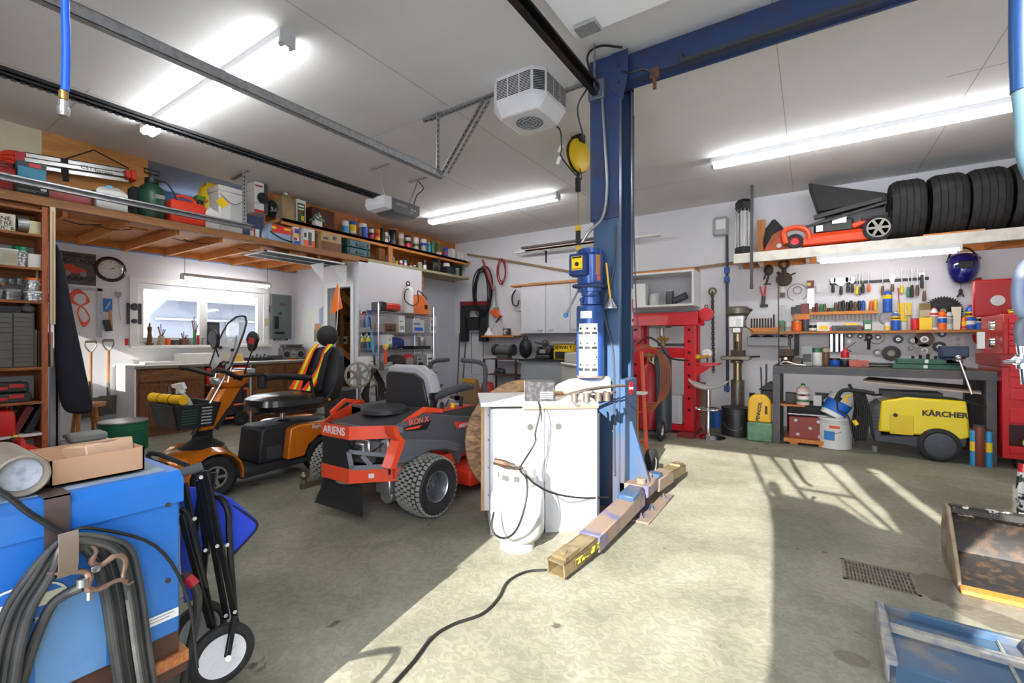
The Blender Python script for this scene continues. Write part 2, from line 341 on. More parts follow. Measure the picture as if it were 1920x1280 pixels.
def angle_iron(a,b,parent,name='angle_bracket',w=.04):
    """slotted steel angle with a row of holes shown as dark plugs"""
    a,b=Vector(a),Vector(b);d=(b-a);L=d.length;dn=d.normalized();m=MB()
    side=dn.cross(Vector((0,1,0)) if abs(dn.y) < .9 else Vector((0,0,1))).normalized();s2=dn.cross(side).normalized()
    m.bar(a+s2*w/2,b+s2*w/2,.003,w,up=s2);m.bar(a+side*w/2,b+side*w/2,w,.003,up=s2)
    m.mt(1)
    k=max(2,int(L/.045))
    for i in range(k):
        p=a+dn*((i+.5)*L/k)
        m.bar(p+s2*(w*.55)-side*.0022,p+s2*(w*.55)+side*.0022,.010,.02,up=dn)
    return m.build(name,[GALV,mat((30,30,32),.8)],parent)
t=track('door_track','long galvanised door track hanging from slotted angles below the middle of the ceiling',-2.84,-.25,3.16,2.74,.06,.06,GALV,-1)
angle_iron((0,3.36,.03),(0,3.36,.55),t,'hanger');angle_iron((.02,3.39,0),(.5,3.39,.54),t,'hanger');angle_iron((.05,3.43,.0),(.53,3.43,.54),t,'hanger')
angle_iron((-.14,3.40,.535),(.85,3.40,.555),t,'ceiling_bracket');angle_iron((-.16,3.32,.49),(.0,3.42,.55),t,'brace')
t=track('door_track','galvanised door track running in front of the loft edge at left',-5.80,-.25,2.93,2.61,.06,.06,GALV,1)
angle_iron((.0,3.12,-.03),(.0,3.12,.68),t,'hanger',.05);angle_iron((-.35,3.14,.65),(.05,3.14,.68),t,'ceiling_bracket',.05)
a=thing('ceiling_angle','short slotted steel angle on the ceiling right of the white heater','bracket',(-1.75,3.42,3.28));angle_iron((0,0,0),(.5,0,0),a)
# ---------------------------------------------------------------- storage loft
LZ=2.44
lo=thing('storage_loft','pine storage loft with open joists over the window alcove','loft',(XB,0,LZ))
MB().bb(-.09,-.2,0,0,4.75,.085).build('front_beam',wood((138,92,52),(170,122,76),stretch=(14,1,14)),lo,bevel=.004)
for y in (1.25,1.72,2.17,2.62,3.07,3.50,3.93,4.33):MB().bb(XA-XB+.02,y,-.05,-.09,y+.038,.05).build('joist',PINE,lo)
for y in (1.25,1.72,2.17,2.62,3.07,3.5,3.93):MB().bb(XA-XB+.022,y+.038,-.05,XA-XB+.03,y+.075,.045).build('joist_hanger',GALV,lo)
MB().bb(XA-XB,-.2,.05,-.09,4.57,.068).build('deck',PLY,lo)
MB().bb(XA-XB+.02,-.2,-.03,XA-XB+.075,4.57,.05).build('ledger',PINE_Y,lo)
for i,y in enumerate((1.3,1.55,2.2,2.35,2.95,3.3)):MB().tube([(-.35,y,-.03),(-.3,y+.13,-.06),(-.33,y+.3,-.02)],.005,6,4).build('hook',IRON,lo)
sc_=thing('window_screen','black framed window screen slid under the loft joists','screen',(-6.15,3.75,2.375))
MB().bb(-.28,-.62,-.008,.28,-.59,.008).bb(-.28,.59,-.008,.28,.62,.008).bb(-.28,-.62,-.008,-.255,.62,.008).bb(.255,-.62,-.008,.28,.62,.008).bb(-.02,-.6,-.006,.0,.6,.006).build('frame',WHITE,sc_)
MB().bb(-.26,-.6,-.002,.26,.6,.002).build('mesh',mat((40,42,46),.8),sc_)
us=thing('wall_shelf','long pine shelf of paint cans high on the plywood wall, upper board','shelf',(XL,3.42,2.86))
MB().bb(0,0,-.03,.42,4.07,.02).build('board',PINE_Y,us,bevel=.003);MB().bb(.38,0,-.065,.42,3.98,.02).build('front_edge',PINE_Y,us,bevel=.003)
MB().bb(.46,1.79,-.343,.5,1.88,-.065).bb(.38,1.79,-.335,.46,1.88,-.3).build('post',PINE_Z,us);MB().bar((.02,3.1,-.3),(.36,3.1,-.04),.04).build('brace',PINE,us)
ls=thing('wall_shelf','long lower shelf of small tins above the white closet box','shelf',(XL,YD,2.47))
MB().bb(0,.18,0,.55,2.73,.045).build('board',wood((150,140,104),(178,168,132),stretch=(14,1,14)),ls,bevel=.003)
for y in (4.1,4.5):
    b=thing('shelf_bracket','white triangular bracket under the loft beam, '+('nearer the window' if y < 4.3 else 'beside the door opening'),'bracket',(-6.05,y,2.39))
    MB().prism([(0,0),(-.34,0),(-.34,-.02),(-.02,-.3),(0,-.3)],-.008,.008,'xz').build('plate',WHITE,b)
# ---------------------------------------------------------------- fluorescent lamps
TUBE=mat((255,255,255),em=LAMP,name='lit tube')
def lamp(label,a,b,tubes=2,w=.11,h=.06,drop=0,cords=False,name='fluorescent_light'):
    a,b=Vector(a),Vector(b);d=b-a;L=d.length;t=thing(name,label,'ceiling light',a+d/2,math.degrees(math.atan2(d.y,d.x)))
    m=MB();m.prism([(-w/2,h),(w/2,h),(w/2*.92,.012),(.028,0),(-.028,0),(-w/2*.92,.012)],-L/2,L/2,'yz');m.build('housing',mat((214,216,218),.4),t)
    for x in (-L/2,L/2):
        MB().bb(x-.01,-w/2,-.03,x+.01,w/2,h*.8).build('end_cap',LGREY,t)
    for i in range(tubes):
        y=(i-(tubes-1)/2)*.062
        MB().cyl((-L/2+.03,y,-.024),(L/2-.03,y,-.024),.019,n=12).build('tube',TUBE,t)
        MB().cyl((-L/2+.01,y,-.024),(-L/2+.03,y,-.024),.019,n=12).cyl((L/2-.03,y,-.024),(L/2-.01,y,-.024),.019,n=12).build('socket',LGREY,t)
    if cords:
        for x in (-L/2+.03,L/2-.03):MB().cyl((x,0,h),(x,0,cords),.003,n=5).build('hanging_cord',DGREY,t)
    return t
lamp('bright twin tube light on the ceiling over the mobility scooter',(-5.40,1.735,3.24),(-2.97,1.735,3.24))
lamp('bright twin tube light on the ceiling ahead of the garage door opener',(-5.43,5.70,3.24),(-2.97,5.70,3.24))
lamp('bright twin tube light on the ceiling above the tool workbench',(-.95,5.65,3.24),(1.5,5.65,3.24))
lamp('slim tube light hanging on cords in front of the window',(-7.2,2.71,2.09),(-7.2,3.91,2.09),1,.09,.05,cords=.3)
# ================================================================ vehicle lift
LBLUE=mat((58,84,116),.42,.1,dirt=.9,dcol=(104,86,72),sc=5,stretch=(1,1,.25),thr=(.5,.75));LBLUE2=mat((42,62,102),.4,.1,dirt=.6,dcol=(60,50,52),sc=9)
DUSTY=mat((122,106,92),.7,dirt=.7,dcol=(62,76,124),sc=6,thr=(.5,.62));OLIVE=mat((126,112,80),.6,.2,dirt=.6,dcol=(70,60,44),sc=14)
L=thing('vehicle_lift','blue two post vehicle lift column with overhead beam and floor arms','lift',(-1.23,3.25,0))
x0,x1,y0,y1=-1.325,-1.13,3.1,3.4
m=wm_(L)
m.bb(x0,y0,.015,x0+.012,y1,3.1).bb(x0,y0,.015,x1,y0+.01,3.1).bb(x0,y1-.01,.015,x1,y1,3.1).bb(x1-.008,y0,.015,x1,y0+.05,3.1).bb(x1-.008,y1-.05,.015,x1,y1,3.1)
m.build('column',LBLUE,L,bevel=.004)
m=wm_(L);m.bb(x0-.02,y0-.012,2.08,x0-.008,y1+.012,3.24).bb(x0-.02,y0-.012,2.08,x1+.004,y0-.002,3.24).bb(x0-.02,y1+.002,2.08,x1+.004,y1+.012,3.24)
m.build('column_extension',LBLUE2,L,bevel=.003)
m=wm_(L);m.bb(x0+.02,y0+.05,.25,x0+.1,y1-.03,1.9).build('inner_chain_cover',mat((70,96,160),.5,dirt=.6,dcol=(150,150,150)),L)
m=wm_(L);m.bb(x0+.03,y0+.02,.12,x1+.035,y1-.02,.93).build('carriage',LBLUE,L,bevel=.006)
text('Rotary',L,mat((240,240,240),.5),.028,(x1+.0385+1.23,3.25-3.25,.86),(90,0,90),bold=.0006)
m=wm_(L);m.cyl((x1+.034,3.25,.86),(x1+.037,3.25,.86),.05,n=24);m.build('round_badge',mat((206,30,40),.4),L)
m=wm_(L);m.bb(x1+.003,y1-.05,1.32,x1+.006,y1-.012,1.6);m.mt(1).bb(x1+.0065,y1-.045,1.42,x1+.0075,y1-.018,1.52).mt(2).cyl((x1+.0065,y1-.03,1.36),(x1+.009,y1-.03,1.36),.012);m.build('safety_sticker',[mat((190,192,196),.5),mat((190,60,60),.5),BLACK],L)
# overhead beam
m=wm_(L);m.bb(-1.33,3.16,3.075,2.4,3.28,3.085).bb(-1.33,3.15,3.06,2.4,3.165,3.245).bb(-1.33,3.27,3.06,2.4,3.285,3.245).bb(-1.33,3.16,3.235,2.4,3.28,3.245);m.build('crossbeam',LBLUE2,L,bevel=.004)
m=wm_(L);m.bb(-.72,3.1,3.035,2.3,3.135,3.06).bb(-.72,3.1,3.06,-.7,3.16,3.1);m.build('shutoff_bar',mat((40,42,50),.6),L)
m=wm_(L);m.prism([(x1-.05,3.24),(x1+.07,3.24),(x1+.07,3.06),(x1+.03,2.9),(x1-.05,2.98)],y0-.022,y0-.014,'xz').cyl((x1,y0-.03,3.15),(x1,y0-.012,3.15),.012).cyl((x1,y0-.03,3.03),(x1,y0-.012,3.03),.012);m.build('gusset',LBLUE2,L)
m=wm_(L);m.bb(-.92,3.12,3.0,-.86,3.15,3.07).bb(-.9,3.12,2.93,-.88,3.14,3.0);m.build('limit_switch',mat((90,60,46),.6),L)
m=wm_(L);m.tube([(-1.13,3.09,3.12),(-1.05,3.07,3.06),(-.95,3.08,3.06),(-.89,3.12,3.02)],.006,6,5).tube([(-1.3,3.1,3.05),(-1.33,3.0,3.22),(-1.24,3.0,3.275),(-1.1,3.08,3.26)],.008,6,6).tube([(-1.34,3.02,3.02),(-1.42,3.03,2.9),(-1.4,3.1,2.7)],.006,6,5);m.build('cable',BLACK,L)
m=wm_(L);m.bb(-1.34,3.03,2.93,-1.22,3.085,3.07);m.build('junction_box',mat((100,112,126),.4,.5),L,bevel=.006)
m=wm_(L);m.torus((-1.28,3.025,3.0),.03,.006,'y',14,6).torus((-1.27,3.022,3.0),.018,.005,'y',12,6);m.build('coiled_wire',BLACK,L)
m=wm_(L);m.tube([(-1.24,3.06,2.93),(-1.215,3.05,2.6),(-1.20,3.05,2.3),(-1.22,3.02,2.08),(-1.3,2.96,1.97),(-1.345,2.95,1.9)],.011,8,8);m.build('flexible_conduit',mat((150,152,154),.35,.8,sc=90),L)
m=wm_(L);m.tube([(-1.155,3.09,2.02),(-1.165,3.08,1.7),(-1.22,3.04,1.42),(-1.17,3.09,1.1),(-1.165,3.09,.6),(-1.16,3.09,.25)],.007,6,8).tube([(-1.11,3.36,2.9),(-1.11,3.36,2.1),(-1.1,3.38,1.5),(-1.09,3.39,1.3),(-1.12,3.37,1.1)],.005,6,8);m.build('hydraulic_line',mat((70,72,76),.5),L)
m=wm_(L);m.tube([(-1.195,3.02,1.75),(-1.18,3.02,1.62),(-1.165,3.02,1.5)],.007,6,6);m.build('yellow_lead',mat((226,176,60),.5),L)
m=wm_(L);m.lathe([(.015,.07),(.02,.05),(.045,.01),(.045,0)],(-1.165,3.02,1.43),n=12);m.build('outlet_bell',SILV,L)
# power unit
PBLUE=mat((42,82,150),.3,.2,coat=.3,dirt=.25,dcol=(30,40,80));px_,py_=-1.30,2.985
m=wm_(L);m.lathe([(.088,0),(.097,.012),(.097,.49),(.09,.505),(.05,.505)],(px_,py_,.945),n=28);m.build('oil_tank',PBLUE,L)
m=wm_(L);m.lathe([(.0975,0),(.0985,0),(.0985,.012),(.0975,.012)],(px_,py_,.95),n=28);m.build('tank_rim',mat((120,104,96),.6),L)
STK=mat((236,236,232),.5)
def curved_label(parent,cx,cy,r,z0,z1,a0,a1,mt_,name='sticker',n=8):
    m=wm_(parent);rings=[]
    for i in range(n+1):
        a=R(a0+(a1-a0)*i/n);rings.append([(cx+r*math.cos(a),cy+r*math.sin(a),z0),(cx+r*math.cos(a),cy+r*math.sin(a),z1),(cx+(r-.002)*math.cos(a),cy+(r-.002)*math.sin(a),z1),(cx+(r-.002)*math.cos(a),cy+(r-.002)*math.sin(a),z0)])
    m.loft(rings);return m.build(name,mt_,parent)
# sticker columns: white fields with black pictograms, seen from the front left
for r_,(z0,z1) in enumerate(((1.36,1.41),(1.24,1.325),(1.13,1.235),(1.0,1.125),(.965,.995))):
    a0,a1=((-110,-60) if r_ == 0 else (-118,-36));curved_label(L,px_,py_,.0985,z0,z1,a0,a1,STK)
DRK=mat((40,38,40),.6)
for r_,z in enumerate((1.27,1.17,1.02)):
    for k in range(3):
        a=-108+k*29;curved_label(L,px_,py_,.0993,z-.022,z-.003,a-11,a+12,DRK,'sticker_print',3)
        curved_label(L,px_,py_,.0993,z+.012,z+.026,a-6+k*2,a+5,DRK,'sticker_print',3)
curved_label(L,px_,py_,.0993,1.085,1.10,-45,-38,DRK,'sticker_print',3)
m=wm_(L);m.lathe([(.045,0),(.07,.01),(.07,.06),(.062,.07),(.062,.1),(.08,.1),(.08,.13)],(px_,py_,1.45),n=22).cyl((px_-.03,py_-.06,1.49),(px_-.03,py_-.085,1.49),.014).cyl((px_+.04,py_-.05,1.52),(px_+.04,py_-.08,1.52),.012);m.build('valve_block',PBLUE,L)
m=wm_(L);m.bb(px_-.1,py_-.1,1.575,px_+.1,py_+.1,1.6);m.build('motor_flange',mat((58,74,110),.4,.4),L,bevel=.01)
m=wm_(L);m.lathe([(.085,0),(.09,.01),(.09,.2),(.075,.22),(.075,.25),(0,.255)],(px_,py_,1.6),n=28)
for i in range(10):
    a=R(i*36);m.bar((px_+.08*math.cos(a),py_+.08*math.sin(a),1.8),(px_+.08*math.cos(a),py_+.08*math.sin(a),1.845),.014)
m.build('motor',PBLUE,L)
m=wm_(L);m.box(px_-.035,py_-.105,1.73,.13,.075,.15,(0,0,0));sb=m.build('switch_box',mat((40,62,120),.35,.3),L,bevel=.008)
m=wm_(L);m.bb(px_-.075,py_-.1455,1.69,px_+.005,py_-.1435,1.785);m.mt(1).bb(px_-.07,py_-.147,1.77,px_,py_-.1455,1.782).cyl((px_-.035,py_-.1435,1.73),(px_-.035,py_-.153,1.73),.014).bb(px_-.07,py_-.147,1.695,px_-.0,py_-.1455,1.7);m.build('yellow_caution_plate',[YELLOW,BLACK],L)
m=wm_(L);m.lathe([(.03,0),(.032,.1),(.03,.12)],(px_-.095,py_-.03,1.66),n=14);m.build('capacitor',mat((60,66,80),.4),L)
curved_label(L,px_,py_,.0915,1.66,1.8,-42,-18,mat((176,112,62),.5),'copper_plate',5);curved_label(L,px_,py_,.092,1.62,1.655,-36,-18,mat((214,90,80),.5),'red_plate',4)
m=wm_(L);m.cyl((px_-.07,py_-.03,1.58),(px_-.135,py_-.1,1.4),.007).build('release_lever',STEEL,L)
m=wm_(L);m.ball(px_-.14,py_-.105,1.385,.018).build('lever_knob',mat((30,130,190),.3),L)
# base plate, arms
m=wm_(L);m.bb(-1.42,2.96,0,-.88,3.62,.016);m.build('base_plate',DUSTY,L,bevel=.003)
for p in ((-.95,3.02),(-.93,3.2),(-.93,3.5),(-1.38,3.02)):wm_(L).lathe([(.018,0),(.018,.02),(.008,.02),(.008,.035),(0,.036)],(p[0],p[1],.016),n=6).build('anchor_bolt',STEEL,L)
m=wm_(L);m.prism([(x1+.03,.62),(x1+.05,.62),(x1+.18,.2),(x1+.18,.14),(x1+.03,.14)],3.22,3.25,'xz');m.build('gusset_plate',LBLUE,L,bevel=.003)
m=wm_(L);m.bb(x1-.02,3.12,.12,x1+.2,3.38,.2).cyl((x1+.13,3.18,.09),(x1+.13,3.18,.235),.035).cyl((x1+.13,3.33,.09),(x1+.13,3.33,.235),.035);m.build('arm_yoke',DUSTY,L,bevel=.005)
def arm(p0,p1,p2,nm):
    m=wm_(L);p0,p1,p2=map(Vector,(p0,p1,p2));m.bar(p0,p1,.125,.095);a=m.build('swing_arm',DUSTY,L,bevel=.006)
    wm_(L).bar(p0+Vector((0,0,.055)),p0.lerp(p1,.28)+Vector((0,0,.055)),.11,.05).build('arm_knuckle',LBLUE,a,bevel=.008)
    d=(p2-p1).normalized();e=wm_(L);q0=p1-d*.05;q=[Vector((0,0,0))];s_=d.cross(Vector((0,0,1))).normalized();u=s_.cross(d)
    w,h,k=.052,.038,.007
    for (a_,b_,c_,d_) in ((-w,-h,w,-h+k),(-w,h-k,w,h),(-w,-h,-w+k,h),(w-k,-h,w,h)):
        vs=[pt+s_*i+u*j for pt in (q0,p2) for i,j in ((a_,b_),(c_,b_),(c_,d_),(a_,d_))]
        e.add(vs,[(0,3,2,1),(4,5,6,7),(0,1,5,4),(1,2,6,5),(2,3,7,6),(3,0,4,7)])
    e.build('arm_extension',OLIVE,L)
    e=wm_(L);c=p2-d*.09+u*(h+.008);e.bar(c-d*.06,c+d*.06,.085,.016).cyl(c+u*.008+d*.02,c+u*.016+d*.02,.018).build('lift_pad',OLIVE,L)
    return a
arm((-1.0,3.08,.13),(-1.025,2.34,.085),(-1.065,2.02,.06),'near')
wm_(L).bar((-.995,2.1,.075),(-.963,2.33,.09),.004,.03).build('warning_tape',mat((216,196,60),.6,dirt=.9,dcol=(60,50,40),sc=30,thr=(.48,.52)),L)
arm((-.985,3.38,.14),(-.965,3.72,.13),(-.95,4.1,.1),'far')
# ================================================================ things on the ceiling
h=thing('ceiling_heater','white octagonal fan heater mounted on the ceiling beside the lift column','heater',(-1.93,3.2,3.3))
WH=mat((228,228,228),.4);hw,c_=.25,.09
def octa(w,c,z):return [(-w+c,-w,z),(w-c,-w,z),(w,-w+c,z),(w,w-c,z),(w-c,w,z),(-w+c,w,z),(-w,w-c,z),(-w,-w+c,z)]
MB().loft([octa(hw,c_,0),octa(hw,c_,-.21),octa(hw*.72,c_*.3,-.30)]).build('housing',WH,h,bevel=.008)
for (ax,sg) in (('x',-1),('x',1),('y',1),('y',-1)):
    for i in range(3):
        m=MB();a0=-.155+i*.107;a1=a0+.097
        for k in range(12):
            z=-.035-k*.0125
            if ax == 'x':m.bb(a0,sg*(hw+.001),z,a1,sg*(hw-.004),z-.007)
            else:m.bb(sg*(hw+.001),a0,z,sg*(hw-.004),a1,z-.007)
        m.build('louvre',BLACK,h)
m=MB().at((.205,-.205,0),(0,0,45))
for k in range(12):m.bb(-.045,-.004,-.035-k*.0125,.045,.002,-.042-k*.0125)
m.build('louvre',BLACK,h)
m=MB()
for k in range(14):m.bb(-.12,-.12+k*.0185,-.301,.12,-.118+k*.0185,-.304)
for r in (.03,.06,.09,.115):m.torus((0,0,-.303),r,.0022,'z',28,5)
m.build('fan_guard',LGREY,h);MB().cyl((0,0,-.3005),(0,0,-.3015),.112,n=30).build('fan_opening',mat((50,52,54),.8),h)
m=MB();m.tube([(.12,.23,-.26),(.14,.28,-.3),(.13,.32,-.42),(.12,.35,-.5),(.18,.6,-.62),(-.02,1.02,-.35)],.006,6,8);m.build('power_cord',BLACK,h)
for i in range(2):MB().box(.115-.02*i,.33,-.42-.1*i,.03,.003,.07,(0,20,30)).build('paper_tag',WHITE,h)
r=thing('cord_reel','yellow retractable cord reel hanging from the ceiling left of the lift column','cord reel',(-1.985,4.25,3.3))
m=MB().at((0,0,-.2),(0,0,78));m.lathe([(0,-.05),(.12,-.05),(.165,-.03),(.17,0),(.165,.03),(.12,.05),(0,.05)],axis='y',n=30);m.build('drum',YELLOW,r)
MB().at((0,0,-.2),(0,0,78)).lathe([(.172,-.012),(.176,-.012),(.176,.012),(.172,.012)],axis='y',n=30).build('rim_band',BLACK,r)
MB().at((0,0,-.2),(0,0,78)).bb(-.04,-.06,.12,.04,.06,.2).bb(-.025,-.025,.2,.025,.025,.23).build('hanger',BLACK,r)
MB().cyl((0,0,-.37),(0,0,-.42),.018).lathe([(.012,-.42),(.03,-.43),(.03,-.56),(.012,-.57)],n=12).build('cord_stop',BLACK,r)
MB().cyl((0,0,-.57),(0,0,-.92),.004,n=6).build('cord',mat((150,140,100),.6),r)
m=MB();m.lathe([(.0,-.9),(.03,-.92),(.03,-.97)],n=12).lathe([(.026,-1.12),(.026,-1.17)],n=12);m.build('yellow_ring',YELLOW,r)
MB().lathe([(.026,-.97),(.026,-1.12)],n=12).build('grip',BLACK,r);MB().lathe([(.02,-1.17),(.02,-1.36),(0,-1.37)],n=12).build('lamp_tube',mat((190,200,206),.1,.2),r)
o=thing('garage_door_opener','grey garage door opener motor with white lens under the ceiling','opener',(-4.26,3.72,2.82))
m=MB();m.prism([(-.05,.08),(.42,.08),(.42,-.03),(.34,-.09),(.02,-.09),(-.05,-.05)],-.15,.15,'yz');m.build('housing',mat((96,98,102),.4),o,bevel=.008)
m=MB();m.prism([(-.18,.07),(-.04,.085),(-.04,-.07),(-.15,-.06),(-.19,-.02)],-.155,.155,'yz');m.build('light_lens',mat((226,228,230),.3),o,bevel=.01)
text('CRAFTSMAN',o,mat((230,190,190),.5),.034,(.152,.11,.02),(90,0,90));text('1/2 HP',o,WHITE,.034,(.152,.3,.0),(90,0,90));text('4 2 5 4',o,WHITE,.026,(.152,.26,-.04),(90,0,90))
m=MB();m.bb(-.03,-3.9,.075,.03,-.05,.085).bb(-.03,-3.9,.06,-.025,-.05,.11).bb(.025,-3.9,.06,.03,-.05,.11);m.build('rail',mat((44,46,48),.4,.5),o)
m=MB();[m.bb(-.008,-3.9+i*.04,.045,.008,-3.878+i*.04,.056) for i in range(96)];m.build('chain',mat((70,70,72),.5),o)
m=MB();m.bar((0,.0,.09),(-.08,-.05,.47),.025,.004).bb(-.2,-.07,.465,.12,-.04,.48);m.build('front_strut',GALV,o)
m=MB();m.bar((0,.36,.09),(.02,.52,.47),.025,.004).bb(-.14,.5,.465,.16,.53,.48);m.build('rear_strut',GALV,o)
MB().tube([(.02,.53,.45),(.09,.54,.35),(.03,.5,.28),(.05,.44,.2),(.01,.45,.14),(.03,.37,.08)],.006,6,7).build('power_cord',BLACK,o)
a=thing('air_hose','bright blue air hose hanging from above at the upper left corner','hose',D(119,170,1.15))
wm_(a).tube([D(124,-120,1.15),D(122,0,1.15),D(124,90,1.15),D(122,170,1.15)],.0085,12,6).build('hose',mat((20,96,226),.4),a)
MB().lathe([(.0085,.0),(.0095,-.004),(.0095,-.022),(.007,-.024)],n=12).build('brass_ferrule',mat((190,150,90),.3,.8),a)
MB().lathe([(.008,-.024),(.011,-.026),(.011,-.04),(.0135,-.042),(.0135,-.056),(.011,-.06),(.011,-.064),(.006,-.064)],n=14).build('coupler',mat((200,200,200),.25,.9),a)
# hoses of the reel at the right edge of the picture
a=thing('grease_hose','thick grey and blue hydraulic hose with chrome nozzle at the right edge','hose',D(1914,500,1.0))
wm_(a).tube([D(1918,-100,1.0),D(1916,60,1.0),D(1918,170,1.0)],.021,14,6).build('blue_pipe',mat((28,60,104),.3,.3),a)
wm_(a).tube([D(1918,160,1.0),D(1924,230,1.0),D(1930,300,1.0),D(1960,360,1.0)],.019,14,6).build('glare_toned_pipe',mat((84,112,124),.4),a)  # same pipe lower down, its reflection painted in as grey teal
wm_(a).tube([D(1945,480,1),D(1918,505,1),D(1909,545,1),D(1916,585,1),D(1945,600,1)],.0115,12,8).build('loop_hose',mat((92,104,124),.5),a)
wm_(a).tube([D(1945,596,1),D(1918,602,1),D(1911,620,1),D(1914,648,1)],.009,12,7).build('whip_hose',mat((70,76,84),.6),a)
wm_(a).cyl(D(1913,642,1),D(1916,664,1),.0085).cyl(D(1916,664,1),D(1918,690,1),.012).cyl(D(1921,677,1),D(1904,676,1),.0095).tube([D(1904,676,1),D(1892,678,1),D(1879,679,1)],[.006,.005,.003],10).cyl(D(1921,690,1),D(1924,720,1),.009).build('nozzle',mat((220,220,226),.15,1),a)
# ================================================================ wheels
def wheel(parent,c,r,w,rim,rimm,tread='lugs',tm=None,name='wheel',spokes=0,out=1,axis='x',hubm=None,rad=None,flat=False):
    """tyre with its rim as sub-part; the outer face looks to out*axis"""
    M0=wm_(parent);T0=M0.T @ Matrix.Translation(c) @ (rot3((0,0,rad)) if rad is not None else Matrix())
    def nb():b=MB();b.T=T0;return b
    m=nb();e=w/2;q=min(.03,r*.2)
    m.lathe([(rim,-e*.8),(r-q,-e),(r-q*.3,-e*.8),(r,-e*.5),(r,e*.5),(r-q*.3,e*.8),(r-q,e),(rim,e*.8),(rim*.95,e*.5),(rim*.95,-e*.5),(rim,-e*.8)],axis=axis,n=36)
    ty=m.build(name,RUBBER,parent)
    m=nb();s=out
    if spokes:
        m.lathe([(rim,s*e*.55),(rim,s*e*.8),(rim*.86,s*e*.8),(rim*.84,s*e*.5)],axis=axis,n=30,cap=False)
        for i in range(spokes):
            a=2*math.pi*i/spokes;p=lambda rr,o:((s*e*o,rr*math.cos(a),rr*math.sin(a)) if axis == 'x' else (rr*math.cos(a),s*e*o,rr*math.sin(a)))
            m.bar(p(rim*.15,.72),p(rim*.9,.72),rim*.26,e*.14,up=(1,0,0) if axis == 'x' else (0,1,0))
        m.lathe([(0,s*e*.85),(rim*.26,s*e*.8),(rim*.28,s*e*.4),(0,s*e*.4)],axis=axis,n=16)
    elif flat:m.lathe([(rim,s*e*.8),(rim*.9,s*e*.95),(rim*.25,s*e),(rim*.22,s*e*1.2),(0,s*e*1.2)],axis=axis,n=30,cap=False)
    else:m.lathe([(rim,s*e*.8),(rim*.9,s*e*.7),(rim*.8,s*e*.2),(rim*.3,s*e*.1),(rim*.28,s*e*.35),(0,s*e*.4)],axis=axis,n=30,cap=False)
    m.build('rim',rimm,ty)
    if not spokes and not flat and .15 < r < .3:nb().lathe([(rim*1.02,s*e*.8),(rim*1.0,s*e*.86),(rim*.93,s*e*.8),(rim*.93,s*e*.7)],axis=axis,n=30,cap=False).lathe([(rim*.62,s*e*.18),(rim*.58,s*e*.3),(rim*.55,s*e*.14)],axis=axis,n=26,cap=False).lathe([(0,s*e*.5),(rim*.12,s*e*.48),(rim*.12,s*e*.3)],axis=axis,n=12,cap=False).build('rim_lip',mat((190,190,194),.25,.8),ty)
    if spokes:nb().lathe([(rim*.9,s*e*.3),(0,s*e*.3)],axis=axis,n=24).build('rim_disc',BLACK,ty)
    if tread == 'turf':
        m=nb();k=34
        for i in range(k):
            for j in range(-3,4):
                a=2*math.pi*(i+(.5 if j % 2 else 0))/k;x=j*w*.135;rr=r-abs(j)**2*.0016
                b=MB();b.T=T0 @ Matrix.Rotation(a,4,'X');b.box(x,0,rr+.003,w*.098,2*math.pi*r/k*.66,.012);m.v += b.v;m.f += [[q+len(m.v)-8 for q in f] for f in b.f];m.mi += [0]*6
        m.build('tread',tm,ty)
    elif tread == 'grooves':
        m=nb()
        for j in (-.6,-.2,.2,.6):m.lathe([(r+.0015,e*j-.004),(r+.0015,e*j+.004)],axis=axis,n=36)
        m.build('tread_groove',mat((12,12,13),.9),ty)
    return ty
# ================================================================ ride-on mower
OR=mat((246,78,38),.35,coat=.4);MG=mat((84,85,90),.5);MG2=mat((120,122,130),.45);XC=-2.71
Mo=thing('riding_mower','orange and dark grey zero turn riding mower parked behind the white cabinet','mower',(XC,2.45,0))
def path(z0,z1,x_in=0,ext=.55,th=.012,rise=0):
    P=[(XC-.42,2.2+ext),(XC-.39,2.16),(XC-.15,1.92),(XC+.15,1.92),(XC+.39,2.16),(XC+.42,2.2+ext)]
    m=wm_(Mo)
    for i in range(5):
        a,b=P[i],P[i+1];ra=rise if i == 0 else 0;rb=rise if i == 4 else 0
        d=Vector((b[0]-a[0],b[1]-a[1],0)).normalized();n=Vector((-d.y,d.x,0))*th
        A,B=Vector((a[0],a[1],0)),Vector((b[0],b[1],0));Z=lambda v,z:Vector((v.x,v.y,z))
        m.add([Z(A,z0+ra),Z(B,z0+rb),Z(B+n,z0+rb),Z(A+n,z0+ra),Z(A,z1+ra),Z(B,z1+rb),Z(B+n,z1+rb),Z(A+n,z1+ra)],[(0,3,2,1),(4,5,6,7),(0,1,5,4),(1,2,6,5),(2,3,7,6),(3,0,4,7)])
    return m
path(.545,.632,ext=.25,rise=.085).build('upper_guard',OR,Mo);path(.255,.35,ext=.5).build('rear_bumper',OR,Mo)
text('ARIENS',Mo,mat((245,240,236),.4),.074,(XC-XC-.005,1.916-2.45,.592),sx=.98,bold=.0012)
wm_(Mo).bb(XC-.145,1.925,.35,XC+.14,1.94,.545).build('rear_screen',mat((22,22,24),.6),Mo)
m=wm_(Mo)   # grey guard with a triangular opening along the chamfer
def ch(s,z,o=0):return Vector((XC+.15+s*.24+o,1.92+s*.24-o,z))
for a,b,w in (((0,.47),(.06,.355),.03),((0,.47),(.98,.42),.026),((.98,.42),(.98,.36),.04),((.04,.36),(1,.36),.03),((.25,.44),(.42,.37),.03)):m.bar(ch(a[0],a[1],.004),ch(b[0],b[1],.004),w,.008,up=(.7,-.7,0))
m.build('grey_guard',MG2,Mo)
